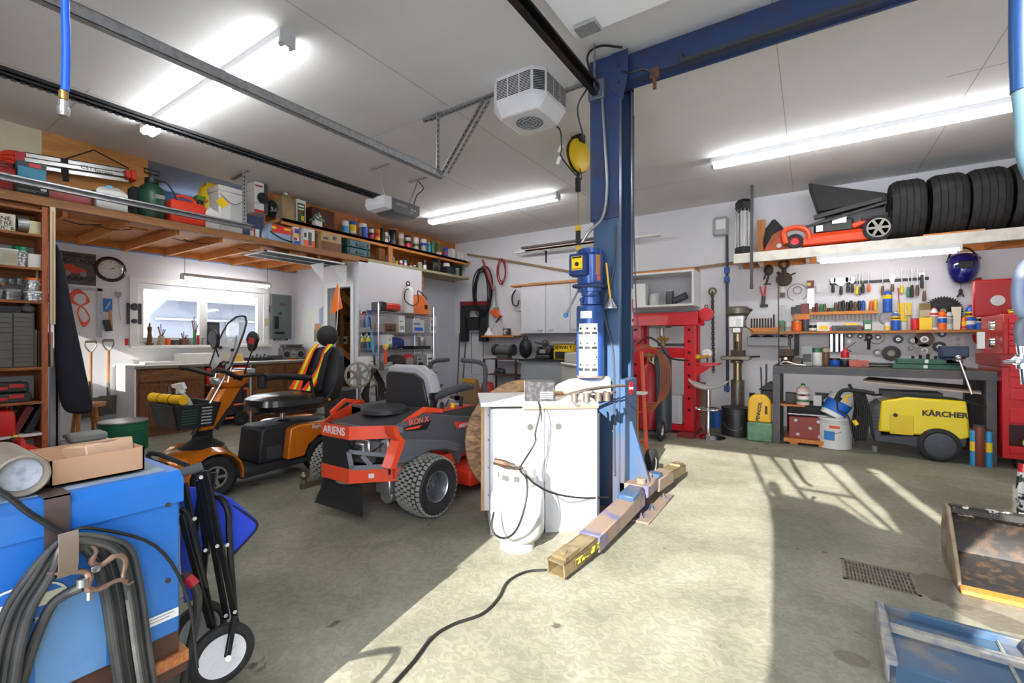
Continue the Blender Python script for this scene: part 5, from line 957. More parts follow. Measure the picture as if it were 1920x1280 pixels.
rows=[(641,654,414,'w','s',((.1,.6,'c'),),'white paint can with light blue label'),(655,668,415,'b','b',((.3,.75,'y'),(.02,.3,'w'),(.1,.2,'r')),'blue, yellow and white paint can'),
 (671,688,420,'g','w',((.75,.98,'w'),),'wide grey tin with white lid'),(678,690,426,'b','b',(),'dark blue tin in front of the wide grey tin'),(691,701,427,'k','k',((.02,.45,'p'),(.6,.9,'w')),'black and pink spray tin next to the dark blue one'),
 (703,713,431,'o','y',((.1,.35,'y'),(.5,.7,'r')),'orange and yellow tin'),(713,722,428,'k','k',(),'black tin half hidden behind the white mug'),
 (729,744,430,'k','s',((.02,.3,'d'),),'tall black can with grey stripe'),(745,758,437,'t','s',((.6,.9,'w'),),'tan paint can with white label'),(759,771,442,'k','k',((.03,.4,'p'),(.6,.85,'w')),'black can with pink lower half'),
 (773,786,445,'s','s',((.3,.5,'f'),(.6,.9,'w')),'silver can with olive stripe'),(787,801,449,'b','w',((.02,.5,'g'),(.7,.98,'w')),'grey blue and white can'),(806,816,452,'e','e',(),'plain green can'),
 (817,828,456,'f','t',((.02,.3,'w'),),'olive can splashed with white'),(831,840,463,'b','p',((.3,.5,'r'),),'small blue can with pink lid')]
for x0,x1,yt,b,li,bd,lab in rows:
    l,w,h=up(x0,x1,yt,XU+(.1 if lab.startswith('dark blue') else 0));can(lab+' on the upper wall shelf',l,w*.92,h,CL[b],CL[li],[(a,c,CL[k]) for a,c,k in bd],G1)
l,w,h=up(717,729,436);can('white mug with dark print on the upper wall shelf',l,w*.8,h,CL['w'],CL['w'],[(.4,.7,CL['g'])],None,'mug','mug',60,True)
l,w,h=up(801,808,454,-6.04);bottle('blue plastic bottle with white top in front of the green can',l,w,h,CL['c'],CL['w'])
l,w,h=up(840,852,467);carton('short white carton near the far end of the upper wall shelf',l,.12,w*.8,h,CL['w'])
for i in range(3):l,w,h=up(853+i*7,860+i*7,472+i*2);carton(['first','second','last'][i]+' small white box of the row at the far end of the upper wall shelf',l,.1,w*.9,h,CL['w'],group='white boxes at the shelf end')
# lower board
ZL,XQ=2.526,-6.0
def lo_(x0,x1,yt,X=XQ,z=ZL):a,b,c=spot(x0,x1,yt,z,X=X);return a,b,min(c,.26)
l,w,h=lo_(471,484,430);carton('small white and red box on the loft edge beside the metal hanger',l,.1,w*.8,h,CL['w'],((0,0,.25,1,CL['r']),))
l,w,h=lo_(491,547,415,-6.05);t=thing('zip_bag','red and pale blue clear zip bag of cleaning gear on the lower wall shelf','bag',l)
hh=h;MB().loft([[(.09*k,-w*.42*k2,z),(.09*k,w*.4*k2,z),(-.09*k,w*.42*k2,z),(-.09*k,-w*.42*k2,z)] for k,k2,z in ((.9,.95,0),(1,1,.1),(1,.95,hh*.6),(.7,.8,hh*.88),(.3,.55,hh))]).build('bag',mat((150,176,210),.3,dirt=.3,dcol=(210,220,230),sc=30),t,bevel=.03,seg=2)
MB().bb(.088,-w*.3,hh*.5,.094,w*.4,hh*.9).build('red_label',mat((224,50,34),.4),t,bevel=.01);MB().bb(.094,w*.12,hh*.7,.096,w*.36,hh*.82).bb(.094,-w*.3,hh*.66,.096,-w*.15,hh*.8).build('yellow_print',YELLOW,t);MB().tube([(.095,-w*.35,hh*.5),(.1,0,hh*.25),(.095,w*.4,hh*.15)],.008,6,5).build('black_zip',BLACK,t)
l,w,h=lo_(545,558,422);t=carton('narrow blue, white and red carton between the zip bag and the heater box',l,.12,w*.8,h,CL['w'],((0,.0,1,.25,CL['b']),(0,.45,1,.62,CL['y']),(.1,.65,1,.9,CL['v']),(0,.28,.6,.42,CL['r'])))
l,w,h=lo_(558,586,425);carton('white and orange appliance box with a grey heater picture',l,.2,w*.8,h,CL['w'],((0,0,1,.38,CL['o']),(.42,.12,.72,.82,CL['d']),(.05,.5,.25,.75,CL['k'])))
l,w,h=lo_(586,634,440);t=carton('beige wooden case with brown lower half on the lower wall shelf',l,.3,w*.88,h,mat((176,150,104),.6),((0,0,1,.48,mat((120,76,44),.6)),(.1,.6,.35,.72,CL['k'])),lid=mat((186,160,112),.6));MB().cyl((.15,.05,h*.75),(.158,.05,h*.75),.03).build('round_badge',CL['k'],t)
TEAL=mat((30,84,90),.45)
for i in range(2):
    l,w,h=lo_(634,692,448);t=thing('tool_case',['teal green power tool case, lower one of the stacked pair on the wall shelf','teal green power tool case, upper one of the stacked pair on the wall shelf'][i],'tool case',l+Vector((0,0,i*h*.47)),0,'teal tool cases')
    MB().bb(-.15,-w*.44,0,.14,w*.44,h*.46).build('shell',TEAL,t,bevel=.015,seg=2);MB().bb(.14,-w*.12,h*.12,.155,w*.2,h*.3).build('handle_recess',mat((20,60,66),.5),t,bevel=.004)
    for s in (-.33,.36):MB().bb(.14,w*s-.02,h*.12,.155,w*s+.02,h*.34).build('latch',mat((60,74,80),.4),t)
ZL2=2.516
def l2(x0,x1,yt,X=-5.97):a,b,c=spot(x0,x1,yt,ZL2,X=X);return a,b,min(c,.26)
l,w,h=l2(704,722,464,-6.1);t=carton('plain brown cardboard sheet box right of the shelf post',l,.1,w*.8,h,mat((176,122,72),.8));text('ORIGIN',t,CL['k'],.045,(.052,0,.04),(90,0,90))
rows=[(723,729,479,'w','s',((.1,.6,'g'),),'tall white spray can'),(730,736,482,'s','w',((.2,.7,'w'),),'silver and white spray can'),(736,740,482,'g','s',(),'thin grey can'),(741,746,489,'y','s',(),'short yellow tin'),
 (748,755,488,'w','m',((.2,.5,'p'),),'white tin with maroon lid'),(756,763,488,'c','w',((.1,.6,'w'),),'pale blue and white tin'),(766,773,493,'m','k',((.1,.4,'w'),),'maroon tin with black lid'),(774,780,497,'w','k',((.2,.6,'k'),),'small white tin with black spot'),
 (782,792,492,'t','s',((.3,.7,'g'),),'grey printed mug shaped tin'),(792,800,487,'k','k',((.1,.5,'w'),),'black tin with white label')]
for x0,x1,yt,b,li,bd,lab in rows:
    l,w,h=l2(x0,x1,yt);can(lab+' on the lower wall shelf',l,w*.9,h,CL[b],CL[li],[(a,c,CL[k]) for a,c,k in bd],'tins on the lower wall shelf')
l,w,h=l2(800,826,482);t=thing('sewing_machine','black old machine with round brass dial on the lower wall shelf','machine',l);MB().bb(-.1,-w*.4,0,.1,w*.1,h*.7).bb(-.1,w*.1,0,.1,w*.42,h).build('body',mat((34,34,36),.4),t,bevel=.02);MB().cyl((.1,-w*.15,h*.5),(.11,-w*.15,h*.5),.035).build('dial',mat((120,104,60),.4,.5),t)
l,w,h=l2(826,853,501);t=carton('black plastic tray near the end of the lower wall shelf',l,.2,w*.85,h,mat((36,40,48),.4),name='tray',cat='tray');l2_=l
can('white tin sitting on the black tray',l+Vector((0,-.04,h)),.13,.07,CL['w'],CL['w'])
l,w,h=l2(853,861,503,-5.93);can('green can at the end of the lower wall shelf',l,w,h,mat((96,130,84),.5),CL['s'])
l,w,h=l2(845,868,487,-6.12)
for i in range(4):o=MB().torus((0,0,.035),w*.34,.034,'z',22,8).build('rubber_tyre',RUBBER);tag(o,['lowest','second lowest','third','topmost'][i]+' small black tyre of the stack of four at the shelf end','tyre','small tyres on the lower shelf',l+Vector((0,0,i*.066)))
# ================================================================ goods on the loft edge, left
t=thing('survey_tripod','folded aluminium and orange surveying tripod hung on the plywood above the loft','tripod',(-6.3,1.0,2.9))
A,B=W(45,300,X=-6.28),W(240,330,X=-6.28);dv=(B-A);alu=mat((206,208,208),.35,.5);TO=mat((226,66,30),.4)
for k,o in enumerate((-.05,.0,.05)):
    off=Vector((.02*(k == 1),0,o));wm_(t).bar(A+off,B+off,.03,.036).build('leg',alu,t);wm_(t).bar(A+off+Vector((.016,0,.021)),B+off+Vector((.016,0,.021)),.004,.008).build('leg_groove',BLACK,t)
wm_(t).bar(B-dv*.06+Vector((.03,0,0)),B+Vector((.03,0,0)),.15,.09).bar(B+dv*.005,B+dv*.07,.17,.11).build('tripod_head',TO,t,bevel=.01);wm_(t).bar(A-dv*.09,A+dv*.02,.06,.14).build('foot_collar',mat((190,30,36),.4),t,bevel=.01)
m=wm_(t)
for o in (-.05,.0,.05):m.tube([A+Vector((0,0,o))-dv*.05,A+Vector((0,0,o*.9))-dv*.14,A+Vector((0,0,o*.4))-dv*.22],[.03,.026,.006],8)
m.build('foot_points',TO,t);m=wm_(t);m.tube([A+dv*.34+Vector((.02,0,.06)),W(176,281,X=-6.3),B-dv*.0+Vector((.02,0,.08))],.007,6);m.build('carry_strap',BLACK,t)
m=wm_(t);m.bar(A+dv*.35+Vector((.03,0,.07)),A+dv*.36+Vector((.03,0,-.16)),.05,.006,up=(1,0,0));m.build('strap',mat((28,24,28),.8),t)
c=A+dv*.66+Vector((.038,0,0));a_=math.degrees(math.atan2(dv.z,dv.y));text('CST/berger',t,BLACK,.055,c-Vector(t.location),(90,0,90),ext=.001)
def lf(x0,x1,yt,X=-6.02):return spot(x0,x1,yt,2.526,X=X)
l,w,h=lf(-8,30,304);gascan('dark red gas can at the far left end of the loft edge',l,.2,w*.9,h,0,mat((150,24,26),.5),False)
l,w,h=lf(33,80,341,-5.98);t=carton('black boxed drill with white maker name on the loft edge',l,.16,w*.95,h,mat((30,40,38),.5),((.08,.3,.9,.34,CL['g']),(.08,.22,.6,.26,CL['g']),(.75,.4,.92,.55,CL['w'])));text('HITACHI',t,WHITE,.042,(.082,-.0,h*.82),(90,0,90))
carton('turquoise box standing on top of the black boxed drill',l+Vector((0,-.0,h)),.15,w*.8,.16,mat((36,130,160),.5),((0,.7,1,.98,CL['k']),(.4,.75,.8,.95,CL['r'])))
l,w,h=lf(84,172,355,-6.1);t=gascan('long dark red metal can lying low between the boxed drill and the white jug',l,.2,w*.92,h*1.1,0,mat((140,20,30),.5),False)
l,w,h=lf(177,232,349);jug('translucent white jug with blue cap on the loft edge',l,.2,w*.85,h,mat((206,208,206),.4),mat((80,170,210),.4))
l,w,h=lf(260,309,337);t=thing('pump_sprayer','dark green pump sprayer with black handle on the loft edge','sprayer',l);r=w*.44
GD=mat((26,66,50),.45);MB().lathe([(r*.9,0),(r,.02),(r,h*.6),(r*.85,h*.78),(r*.4,h*.9),(r*.4,h*.93)],n=26).build('tank',GD,t);MB().cyl((0,0,h*.9),(0,0,h*1.02),r*.5).build('collar',BLACK,t)
MB().cyl((0,0,h),(0,0,h*1.14),.008).tube([(0,-r*.5,h*1.14),(0,r*.5,h*1.14),(0,r*.55,h*1.24),(0,-r*.55,h*1.24)],.009,6,closed=True).build('pump_handle',BLACK,t);MB().tube([(0,r*.4,h),(.05,r*.9,h*.98),(.08,r*1.4,h*.75),(.06,r*1.8,h*.5)],.009,6,6).build('hose',BLACK,t);MB().bb(r*.93,-.01,h*.5,r*1.0,.08,h*.6).build('label',GREY,t)
t=thing('tool_bag','black strapped bag leaning left of the green pump sprayer','bag',W(262,436,X=-6.1));MB().bb(-.05,-.1,0.01,.06,.06,.34).build('body',mat((26,26,30),.8),t,bevel=.03);MB().tube([(.06,0,.06),(.1,-.1,.02),(.08,-.2,.0),(.02,-.02,.1)],.012,6,4).build('strap',BLACK,t);t.location.z=2.526
l,w,h=lf(316,382,372);gascan('bright red orange gas can without spout on the loft edge',l,.2,w*.9,h*1.05,0,mat((222,60,34),.45),False)
l,w,h=lf(380,408,385,-5.98);jug('white plastic bottle squeezed between the gas can and the white pail',l,.14,w*.85,h*.9,CL['w'],CL['w'],'jug','bottle')
l,w,h=lf(398,453,356);t=thing('square_pail','square white plastic pail with yellow diamond label on the loft edge','pail',l);a=w*.42;MB().loft([[(-.14*k,-a*k,z),(.14*k,-a*k,z),(.14*k,a*k,z),(-.14*k,a*k,z)] for k,z in ((.88,0),(1,h*.9))]).build('body',CL['w'],t,bevel=.02);MB().bb(-.15,-a*1.06,h*.88,.15,a*1.06,h).build('lid',CL['w'],t,bevel=.008)
MB().bb(.128,-a*.1,h*.25,.136,a*.75,h*.65).build('label',mat((206,208,206),.5),t);MB().at((.139,-a*.75,h*.62),(45,0,0)).bb(-.003,-.05,-.05,.003,.05,.05).build('yellow_diamond',YELLOW,t);MB().tube([(.15,-a,h*.8),(.17,0,h*.62),(.15,a,h*.8)],.004,6,5).build('wire_handle',STEEL,t)
l,w,h=lf(362,400,370,-6.25);t=carton('green box of seed behind the white bottle',l,.1,w*.7,h,mat((110,150,50),.5),((.3,.3,.8,.7,CL['y']),))
l,w,h=lf(368,420,342,-6.3);t=thing('yellow_sack','crumpled yellow and red plastic sack behind the pail','sack',l);MB().ball(0,0,h*.5,.14,w*.45,h*.5,12,8).ball(.03,w*.25,h*.8,.1,w*.25,h*.2,10,6).build('sack',mat((236,200,30),.5,dirt=.9,dcol=(190,40,40),sc=8,bump=.6,thr=(.56,.6)),t)
# ================================================================ bookshelf at the left
BS=thing('bookshelf','tall pine bookshelf full of jars and cases at the left wall','bookshelf',(-6.0,.4,0))
BP=wood((120,72,36),(172,110,60),stretch=(14,1,14));BPZ=wood((150,78,44),(190,112,66),stretch=(14,14,1))
for y in (1.14,-.25):wm_(BS).bb(-6.15,y-.04,.0,-5.86,y,2.43).build('side_panel',BPZ,BS)
SZ={2.40:0,2.172:1,1.869:2,1.566:3,.966:4,.658:5,.369:6}
for z in SZ:wm_(BS).bb(-6.15,-.25,z-.022,-5.855,1.1,z).build('shelf_board',BP if z > .4 else WHITE,BS);wm_(BS).bb(-6.15,-.25,z-.085,-6.12,1.1,z-.022).build('shelf_cleat',BP,BS)
wm_(BS).bb(-6.15,-.25,.0,-5.86,1.1,.05).bb(-6.02,.3,1.69,-5.87,.87,1.705).build('small_shelf',BP,BS);wm_(BS).bb(-6.17,-.25,0,-6.155,1.14,2.43).build('back_panel',mat((200,200,204),.8),BS)
def bs(x0,x1,yt,z,X=-5.95):return spot(x0,x1,yt,z,X=X)
l,w,h=bs(0,28,403,2.172);t=carton('white card box with black handwriting on the top shelf of the bookshelf',l-Vector((0,.07,0)),.12,w*.9+.1,h,mat((222,220,196),.8));text('NÉ',t,BLACK,.05,(.062,.05,h*.7),(90,0,90));text('TRÉ',t,BLACK,.05,(.062,.05,h*.42),(90,0,90));text('OC &',t,BLACK,.045,(.062,.05,h*.16),(90,0,90))
l,w,h=bs(30,52,404,2.172);t=tag(MB().at((0,0,h*.5),(0,0,0)).lathe([(h*.2,-.03),(h*.5,-.035),(h*.5,.035),(h*.2,.03),(h*.2,-.03)],axis='y',n=26).build('metal_tape_roll',mat((176,178,180),.25,.9)),'shiny roll of aluminium tape on the bookshelf','tape roll',loc=l)
l,w,h=bs(54,85,417,2.172);carton('pale yellow card box beside the aluminium tape roll',l,.1,w*.85,h,mat((222,216,176),.8))
l,w,h=bs(-4,24,467,1.869);carton('clear plastic tub with tan label on the second shelf',l,.12,w,h,mat((176,178,166),.3),((.3,.15,.95,.75,CL['t']),),lid=CL['w'],name='plastic_tub',cat='tub')
def jar(label,loc,w,h,fill,lid,group='jars of fixings on the bookshelf',name='screw_jar'):
    t=small(name,label,'jar',loc,group);r=w/2
    MB().lathe([(r*.9,0),(r,.005),(r,h*.78),(r*.9,h*.82)],n=18).build('glass',fill,t);MB().lathe([(r*.92,h*.8),(r*.96,h*.81),(r*.96,h*.97),(r*.9,h),(0,h)],n=18).build('lid',lid,t);return t
FILL=mat((120,122,124),.25,.3,dirt=.9,dcol=(220,222,224),sc=60,thr=(.5,.56));FIL2=mat((84,86,88),.25,.3,dirt=.7,dcol=(170,170,170),sc=50)
l,w,h=bs(25,51,463,1.869);jar('large clear jar of screws with green lid on the bookshelf',l,w*.9,h,FILL,mat((20,120,84),.4))
l,w,h=bs(53,85,478,1.869);carton('plain white card box beside the green lidded jar',l,.12,w*.85,h,CL['w'])
for i,(a,b,y) in enumerate(((-2,13,520),(15,28,521),(31,43,520))):l,w,h=bs(a,b,y,1.708);jar(['first','middle','last'][i]+' small jar of bolts on the narrow half shelf',l,w*.9,h*.95,FIL2,CL['d'])
l,w,h=bs(45,74,546,1.566);t1=jar('flat clear tub of nails on the lower right of the jar shelf',l+Vector((0,.03,0)),w*1.25,h,FILL,CL['w']);l2b=l+Vector((0,.0,h))
jar('clear jar with orange lid standing on the flat tub of nails',l2b+Vector((0,.02,0)),w*.95,.12,FILL,CL['o'])
for i,(a,b) in enumerate(((-4,6),(9,36))):l,w,h=bs(a,b,540,1.566);jar(['clear tub of washers at the far left below the half shelf','clear square tub of washers below the half shelf'][i],l,w*.9,h*.9,FIL2,CL['g'])
# parts cabinet
l=W(22,688,X=-5.96);t=thing('parts_cabinet','dark grey parts cabinet with many small clear drawers on the bookshelf','drawer cabinet',(-5.99,l.y,.966));W1_=.30;H1=.49
MB().bb(-.13,-.25,0,.1,.13,H1).build('body',mat((58,60,62),.5),t)
DRW=mat((98,96,90),.3)
for r in range(12):MB().bb(.1,.0,.01+r*.04,.108,.12,.045+r*.04).build('drawer',DRW,t)
for r in range(4):MB().bb(.1,-.13,.01+r*.075,.108,-.01,.08+r*.075).build('drawer',DRW,t)
for r in range(4):MB().bb(.1,-.13,.315+r*.043,.108,-.01,.352+r*.043).build('drawer',DRW,t)
for r in range(5):MB().bb(.1,-.25,.01+r*.095,.108,-.14,.1+r*.095).build('drawer',DRW,t)
t=carton('black box lying on top of the parts cabinet',(-5.98,l.y-.08,.966+H1),.14,.26,.06,mat((28,30,34),.4));t=thing('plastic_bag','clear plastic bag of parts on the parts cabinet','bag',(-5.97,l.y+.1,.966+H1+.001));MB().ball(0,0,.04,.04,.05,.042,10,6).ball(0,0,.08,.02,.02,.02,8,5).build('bag',mat((130,130,132),.2,dirt=.8,dcol=(50,50,52),sc=40),t)
t=thing('hanging_bag','small clear bag of nails pinned to the bookshelf side','bag',W(76,520,X=-5.9));t.location.y=1.085;MB().ball(0,-.01,.0,.02,.012,.07,8,6).ball(0,-.01,-.1,.03,.014,.05,8,6).build('bag',mat((130,120,100),.3,dirt=.7,dcol=(60,56,50),sc=40),t)
y0=W(52,600,X=-5.95).y
for i,(c,hh,la) in enumerate((('v',.36,'white and purple binder'),('w',.36,'white ring binder'),('n',.38,'brown worn manual'),('k',.37,'thin black manual'),('t',.37,'tan paper manual'),('n',.36,'dark tan manual'),('k',.35,'black edged manual'),('t',.36,'pale yellowed manual'))):
    book(la+' standing right of the parts cabinet',(-6.0,y0+i*.021,.966),.018 if i > 1 else .022,.2,hh*.9,CL[c],'manuals beside the parts cabinet')
for i in range(2):
    t=thing('drill_case',['flat black and red drill case under another on the bookshelf','black and red drill case on top of its twin'][i],'tool case',(-6.0,.8,.658+i*.093),0,'black and red drill cases');MB().bb(-.13,-.55,0,.12,.24-.02*i,.082).build('case',mat((50,50,52),.5),t,bevel=.01);MB().bb(.12,-.1,.025,.128,.09,.05).bb(.12,-.1,.025,.135,-.08,.05).build('handle',CL['r'],t);MB().bb(.12,.0+.1,.04,.13,.19,.07).build('latch',CL['r'],t)
l,w,h=bs(-6,17,765,.369);t=gascan('red gas can with black lettering on the second lowest bookshelf board',l,.16,w*1.2,h*1.15)
for i,(c,la) in enumerate((('m','worn maroon binder leaning on the second lowest shelf'),('k','black binder leaning on the maroon one'))):
    o=book(la,(-6.0,.93+i*.085,.372),.05,.2,.26,CL[c],'leaning binders',tilt=-24)
t=thing('plastic_bundle','black plastic bag behind the leaning binders','bag',(-6.07,1.04,.369));MB().ball(0,0,.1,.05,.05,.1,10,7).build('bag',BLACK,t)
gascan('large red gas can with yellow cap at the foot of the bookshelf',(-5.68,.93,.0),.26,.42,.36,90)
# mat tape strip and jacket
t=thing('measuring_lath','white lath with yellow centre stripe standing against the bookshelf edge','lath',(-5.84,1.17,.0));wm_(t).bb(-5.86,1.15,1.36,-5.84,1.185,2.44).build('lath',mat((214,206,176),.6),t);wm_(t).bb(-5.84,1.165,1.36,-5.838,1.172,2.4).build('stripe',mat((196,150,50),.6),t);wm_(t).bb(-5.86,1.145,1.38-.2,-5.845,1.155,2.44).build('edge',mat((150,60,60),.6),t)
jk=thing('work_jacket','dark navy work coat hanging in front of the alcove beside the bookshelf','coat',(-5.9,1.35,1.2))
m=wm_(jk);X=-5.95;rg=[]
for (xa,xb,y) in ((100,103,455),(100,114,470),(100,124,510),(100,133,560),(100,143,610),(100,155,660),(101,163,700),(108,172,740),(112,178,762),(126,170,777)):
    a,b=W(xa,y,X=X),W(xb,y,X=X);c=(a+b)/2;k=10;rg.append([c+(a-b)/2*math.cos(2*math.pi*i/k)+Vector((.05*math.sin(2*math.pi*i/k)*(1+.3*math.sin(i*3+y)),0,0)) for i in range(k)])
m.loft(rg);m.build('coat',mat((22,22,34),.85,dirt=.3,dcol=(34,34,52)),jk,sub=1)
wm_(jk).cyl(W(101,452,X=X),W(101,440,X=X),.008).build('hook',IRON,jk)
# things on the floor by the coat
t=thing('step_ladder','folded aluminium ladder standing behind the navy coat','ladder',(-6.3,1.32,0))
for x,w_ in ((98,.05),(103,.02),(107,.02)):a,b=W(x,790,X=-6.15),W(x,652,X=-6.15);a.z=0;wm_(t).bar(a,b,.04,w_).build('rail',mat((186,192,200),.35,.7),t)
for z in (.25,.55,.85):wm_(t).bb(-6.17,1.3,z,-6.13,1.42,z+.03).build('rung',GREY,t)
can('green plastic pail on the floor below the shovels',(-6.35,1.83,0),.43,.33,mat((22,98,66),.5),None,[(.72,.76,mat((28,120,82),.5)),(.82,.86,mat((28,120,82),.5))],None,'pail','pail')
t=thing('wooden_stool','small wooden stool standing behind the coat by the green pail','stool',(-6.7,1.6,0));MB().cyl((0,0,.48),(0,0,.52),.17).build('seat',wood((140,90,50),(180,124,76)),t)
for a in (45,135,225,315):MB().cyl((.09*math.cos(R(a)),.09*math.sin(R(a)),.48),(.15*math.cos(R(a)),.15*math.sin(R(a)),0),.018,n=8).build('leg',PINE_Z,t)
t=thing('rolling_case','grey plastic tool case with handle beside the stool','tool case',(-6.0,1.42,0),0);MB().bb(-.14,-.16,0,.14,.2,.22).build('body',LGREY,t,bevel=.02);MB().bb(-.1,-.12,.22,.1,.16,.3).build('upper',mat((160,166,164),.5),t,bevel=.02);MB().tube([(.145,-.05,.12),(.17,-.04,.15),(.17,.08,.15),(.145,.09,.12)],.01,6,4).build('handle',GREY,t)
t=thing('storage_tote','pale grey tote on the floor behind the welder','tote',(-5.35,1.25,0));MB().bb(-.22,-.2,0,.22,.3,.2).build('tote',mat((186,186,180),.5),t,bevel=.03);MB().bb(-.24,-.22,.2,.24,.32,.23).build('lid',mat((200,200,196),.5),t,bevel=.01)
# ================================================================ alcove: worktop, cupboards, sill
OAK=wood((84,50,26),(132,84,46),sc=5,stretch=(14,14,1));OAKH=wood((92,56,30),(140,90,50),sc=5,stretch=(14,1,14))
XF=-6.9
wk=thing('worktop','long pale worktop running under the window in the alcove','worktop',(-7.25,3.3,.86))
wm_(wk).bb(XA+.0,2.09,.865,XF+.02,YD,.9).build('slab',mat((214,210,200),.5,dirt=.2,dcol=(180,174,160)),wk,bevel=.004);wm_(wk).bb(XF+.02,2.09,.862,XF+.03,YD,.895).build('metal_edge',mat((150,148,140),.35,.8),wk)
def cupboard(label,y0,y1,drawers,doors,end=False):
    t=thing('floor_cupboard',label,'cupboard',(-7.2,(y0+y1)/2,0));wm_(t).bb(-7.55,y0,.08,XF,y1,.862).bb(-7.5,y0+.01,0,XF-.03,y1-.01,.08).build('body',OAK,t)
    if end:wm_(t).bb(-7.56,y0-.02,0,XF-.0,y0,.862).build('white_end_panel',WHITE,t)
    for (a,b,c,d) in drawers:
        o=wm_(t).bb(XF,a+.015,c,XF+.014,b-.015,d).build('drawer',OAKH,t,bevel=.004);wm_(t).tube([(XF+.014,(a+b)/2-.05,(c+d)/2+.01),(XF+.035,(a+b)/2-.03,(c+d)/2-.01),(XF+.035,(a+b)/2+.03,(c+d)/2-.01),(XF+.014,(a+b)/2+.05,(c+d)/2+.01)],.005,6,3).build('handle',STEEL,o)
    for k,(a,b,c,d) in enumerate(doors):
        o=wm_(t).bb(XF,a+.01,c,XF+.014,b-.01,d).bb(XF+.014,a+.01,c,XF+.02,b-.01,c+.04).bb(XF+.014,a+.01,d-.04,XF+.02,b-.01,d).build('door',OAK,t,bevel=.003);y=b-.04 if k % 2 == 0 else a+.04
        wm_(t).bb(XF+.02,y-.012,.5,XF+.026,y+.012,.62).torus((XF+.03,y,.55),.022,.004,'x',14,5).build('handle',STEEL,o)
cupboard('dark oak cupboard with two doors and one drawer at the left end of the worktop',2.11,2.86,[(2.13,2.84,.69,.84)],[(2.13,2.485,.12,.67),(2.485,2.84,.12,.67)],True)
cupboard('dark oak bank of drawers in the middle of the worktop',3.5,3.98,[(3.52,3.96,.7,.84),(3.52,3.96,.5,.68),(3.52,3.96,.3,.48)],[],False)
cupboard('dark oak cupboard with doors at the far end of the worktop',3.99,4.55,[(4.0,4.53,.7,.84)],[(4.0,4.27,.12,.68),(4.27,4.53,.12,.68)])
t=thing('divider_panel','grey upright panel beside the generator under the worktop','panel',(-7.2,3.48,0));wm_(t).bb(-7.5,3.46,0,XF+.0,3.485,.86).build('panel',LGREY,t)
t=thing('red_crate','red plastic crate pushed under the worktop above the generator','crate',(-7.1,3.1,.6));wm_(t).bb(-7.4,2.88,.62,XF+.02,3.44,.84).build('crate',mat((206,52,30),.5),t,bevel=.01)
wm_(t).bb(-7.4,2.88,.59,XF+.02,3.44,.62).build('shelf',OAK,t)
t=thing('generator','portable generator with orange tube frame under the worktop','generator',(-7.05,3.2,0));OT=mat((236,110,36),.4)
for x in (-7.3,-6.84):m=wm_(t);m.tube([(x,2.95,.12),(x,2.95,.45),(x,2.99,.52),(x,3.36,.52),(x,3.4,.45),(x,3.4,.12)],.016,8,3,closed=True);m.build('frame',OT,t)
m=wm_(t);m.cyl((-6.84,2.95,.3),(-6.84,3.4,.3),.014).cyl((-7.3,2.95,.48),(-6.84,2.95,.48),.014).cyl((-7.3,3.4,.48),(-6.84,3.4,.48),.014);m.build('frame_rail',OT,t)
wm_(t).bb(-7.25,2.99,.14,-6.88,3.36,.46).build('engine',mat((44,44,46),.5),t,bevel=.02);wheel(t,(-6.82,3.3,.1),.1,.05,.05,DGREY,'',None,'wheel')
# window side: sill goods
def si(x0,x1,yt,X=XA+.04,z=None):return spot(x0,x1,yt,WZ0-.03 if z is None else z,X=X)
l,w,h=si(274,287,604);t=thing('statuette','small dark bronze figure statuette at the left end of the window sill','statuette',l);MB().lathe([(w*.45,0),(w*.45,.03),(w*.3,.04),(w*.32,h*.3),(w*.22,h*.55),(w*.28,h*.68),(w*.3,h*.78),(w*.1,h*.84),(w*.13,h*.93),(0,h)],n=14).build('figure',mat((100,72,44),.5,.4),t)
for (a,b,y,c,la,k) in ((296,308,627,'t','olive square pen pot with pencils on the window sill',1),(310,320,633,'o','orange cup on the window sill',0),(337,353,634,'n','small brown basket of red handled tools on the window sill',1),(355,362,632,'g','small glass jar right of the brown basket',0),
    (361,368,620,'e','green pot of dark brushes on the window sill',1),(369,374,626,'r','thin blue and red bottle on the window sill',0),(377,385,632,'g','short glass jar by the window mullion',0),(320,335,636,'d','dark low tray of bits on the window sill',0)):
    l,w,h=si(a,b,y);t=can(la,l,w*.9,h*.9,CL[c],CL[c] if k else CL['k'],name='pot',cat='pot')
    if k:
        for j in range(5):MB().cyl((0,0,h*.5),(.03*math.sin(j*2),.05*math.cos(j*2.4),h*(1.5+.25*(j % 3))),.006,n=6).build('tool_handle',CL['krdkg'[j]],t)
t=carton('black cardboard picture leaning on the right window pane',W(400,634,X=XA+.05),.02,.17,.34,BLACK,((.1,.1,.9,.9,DGREY),(.2,.2,.7,.6,LGREY)),name='picture_card',cat='card');t.location.z=WZ0-.03
MB().ball(.012,0,.18,.003,.03,.035).build('print',LGREY,t)
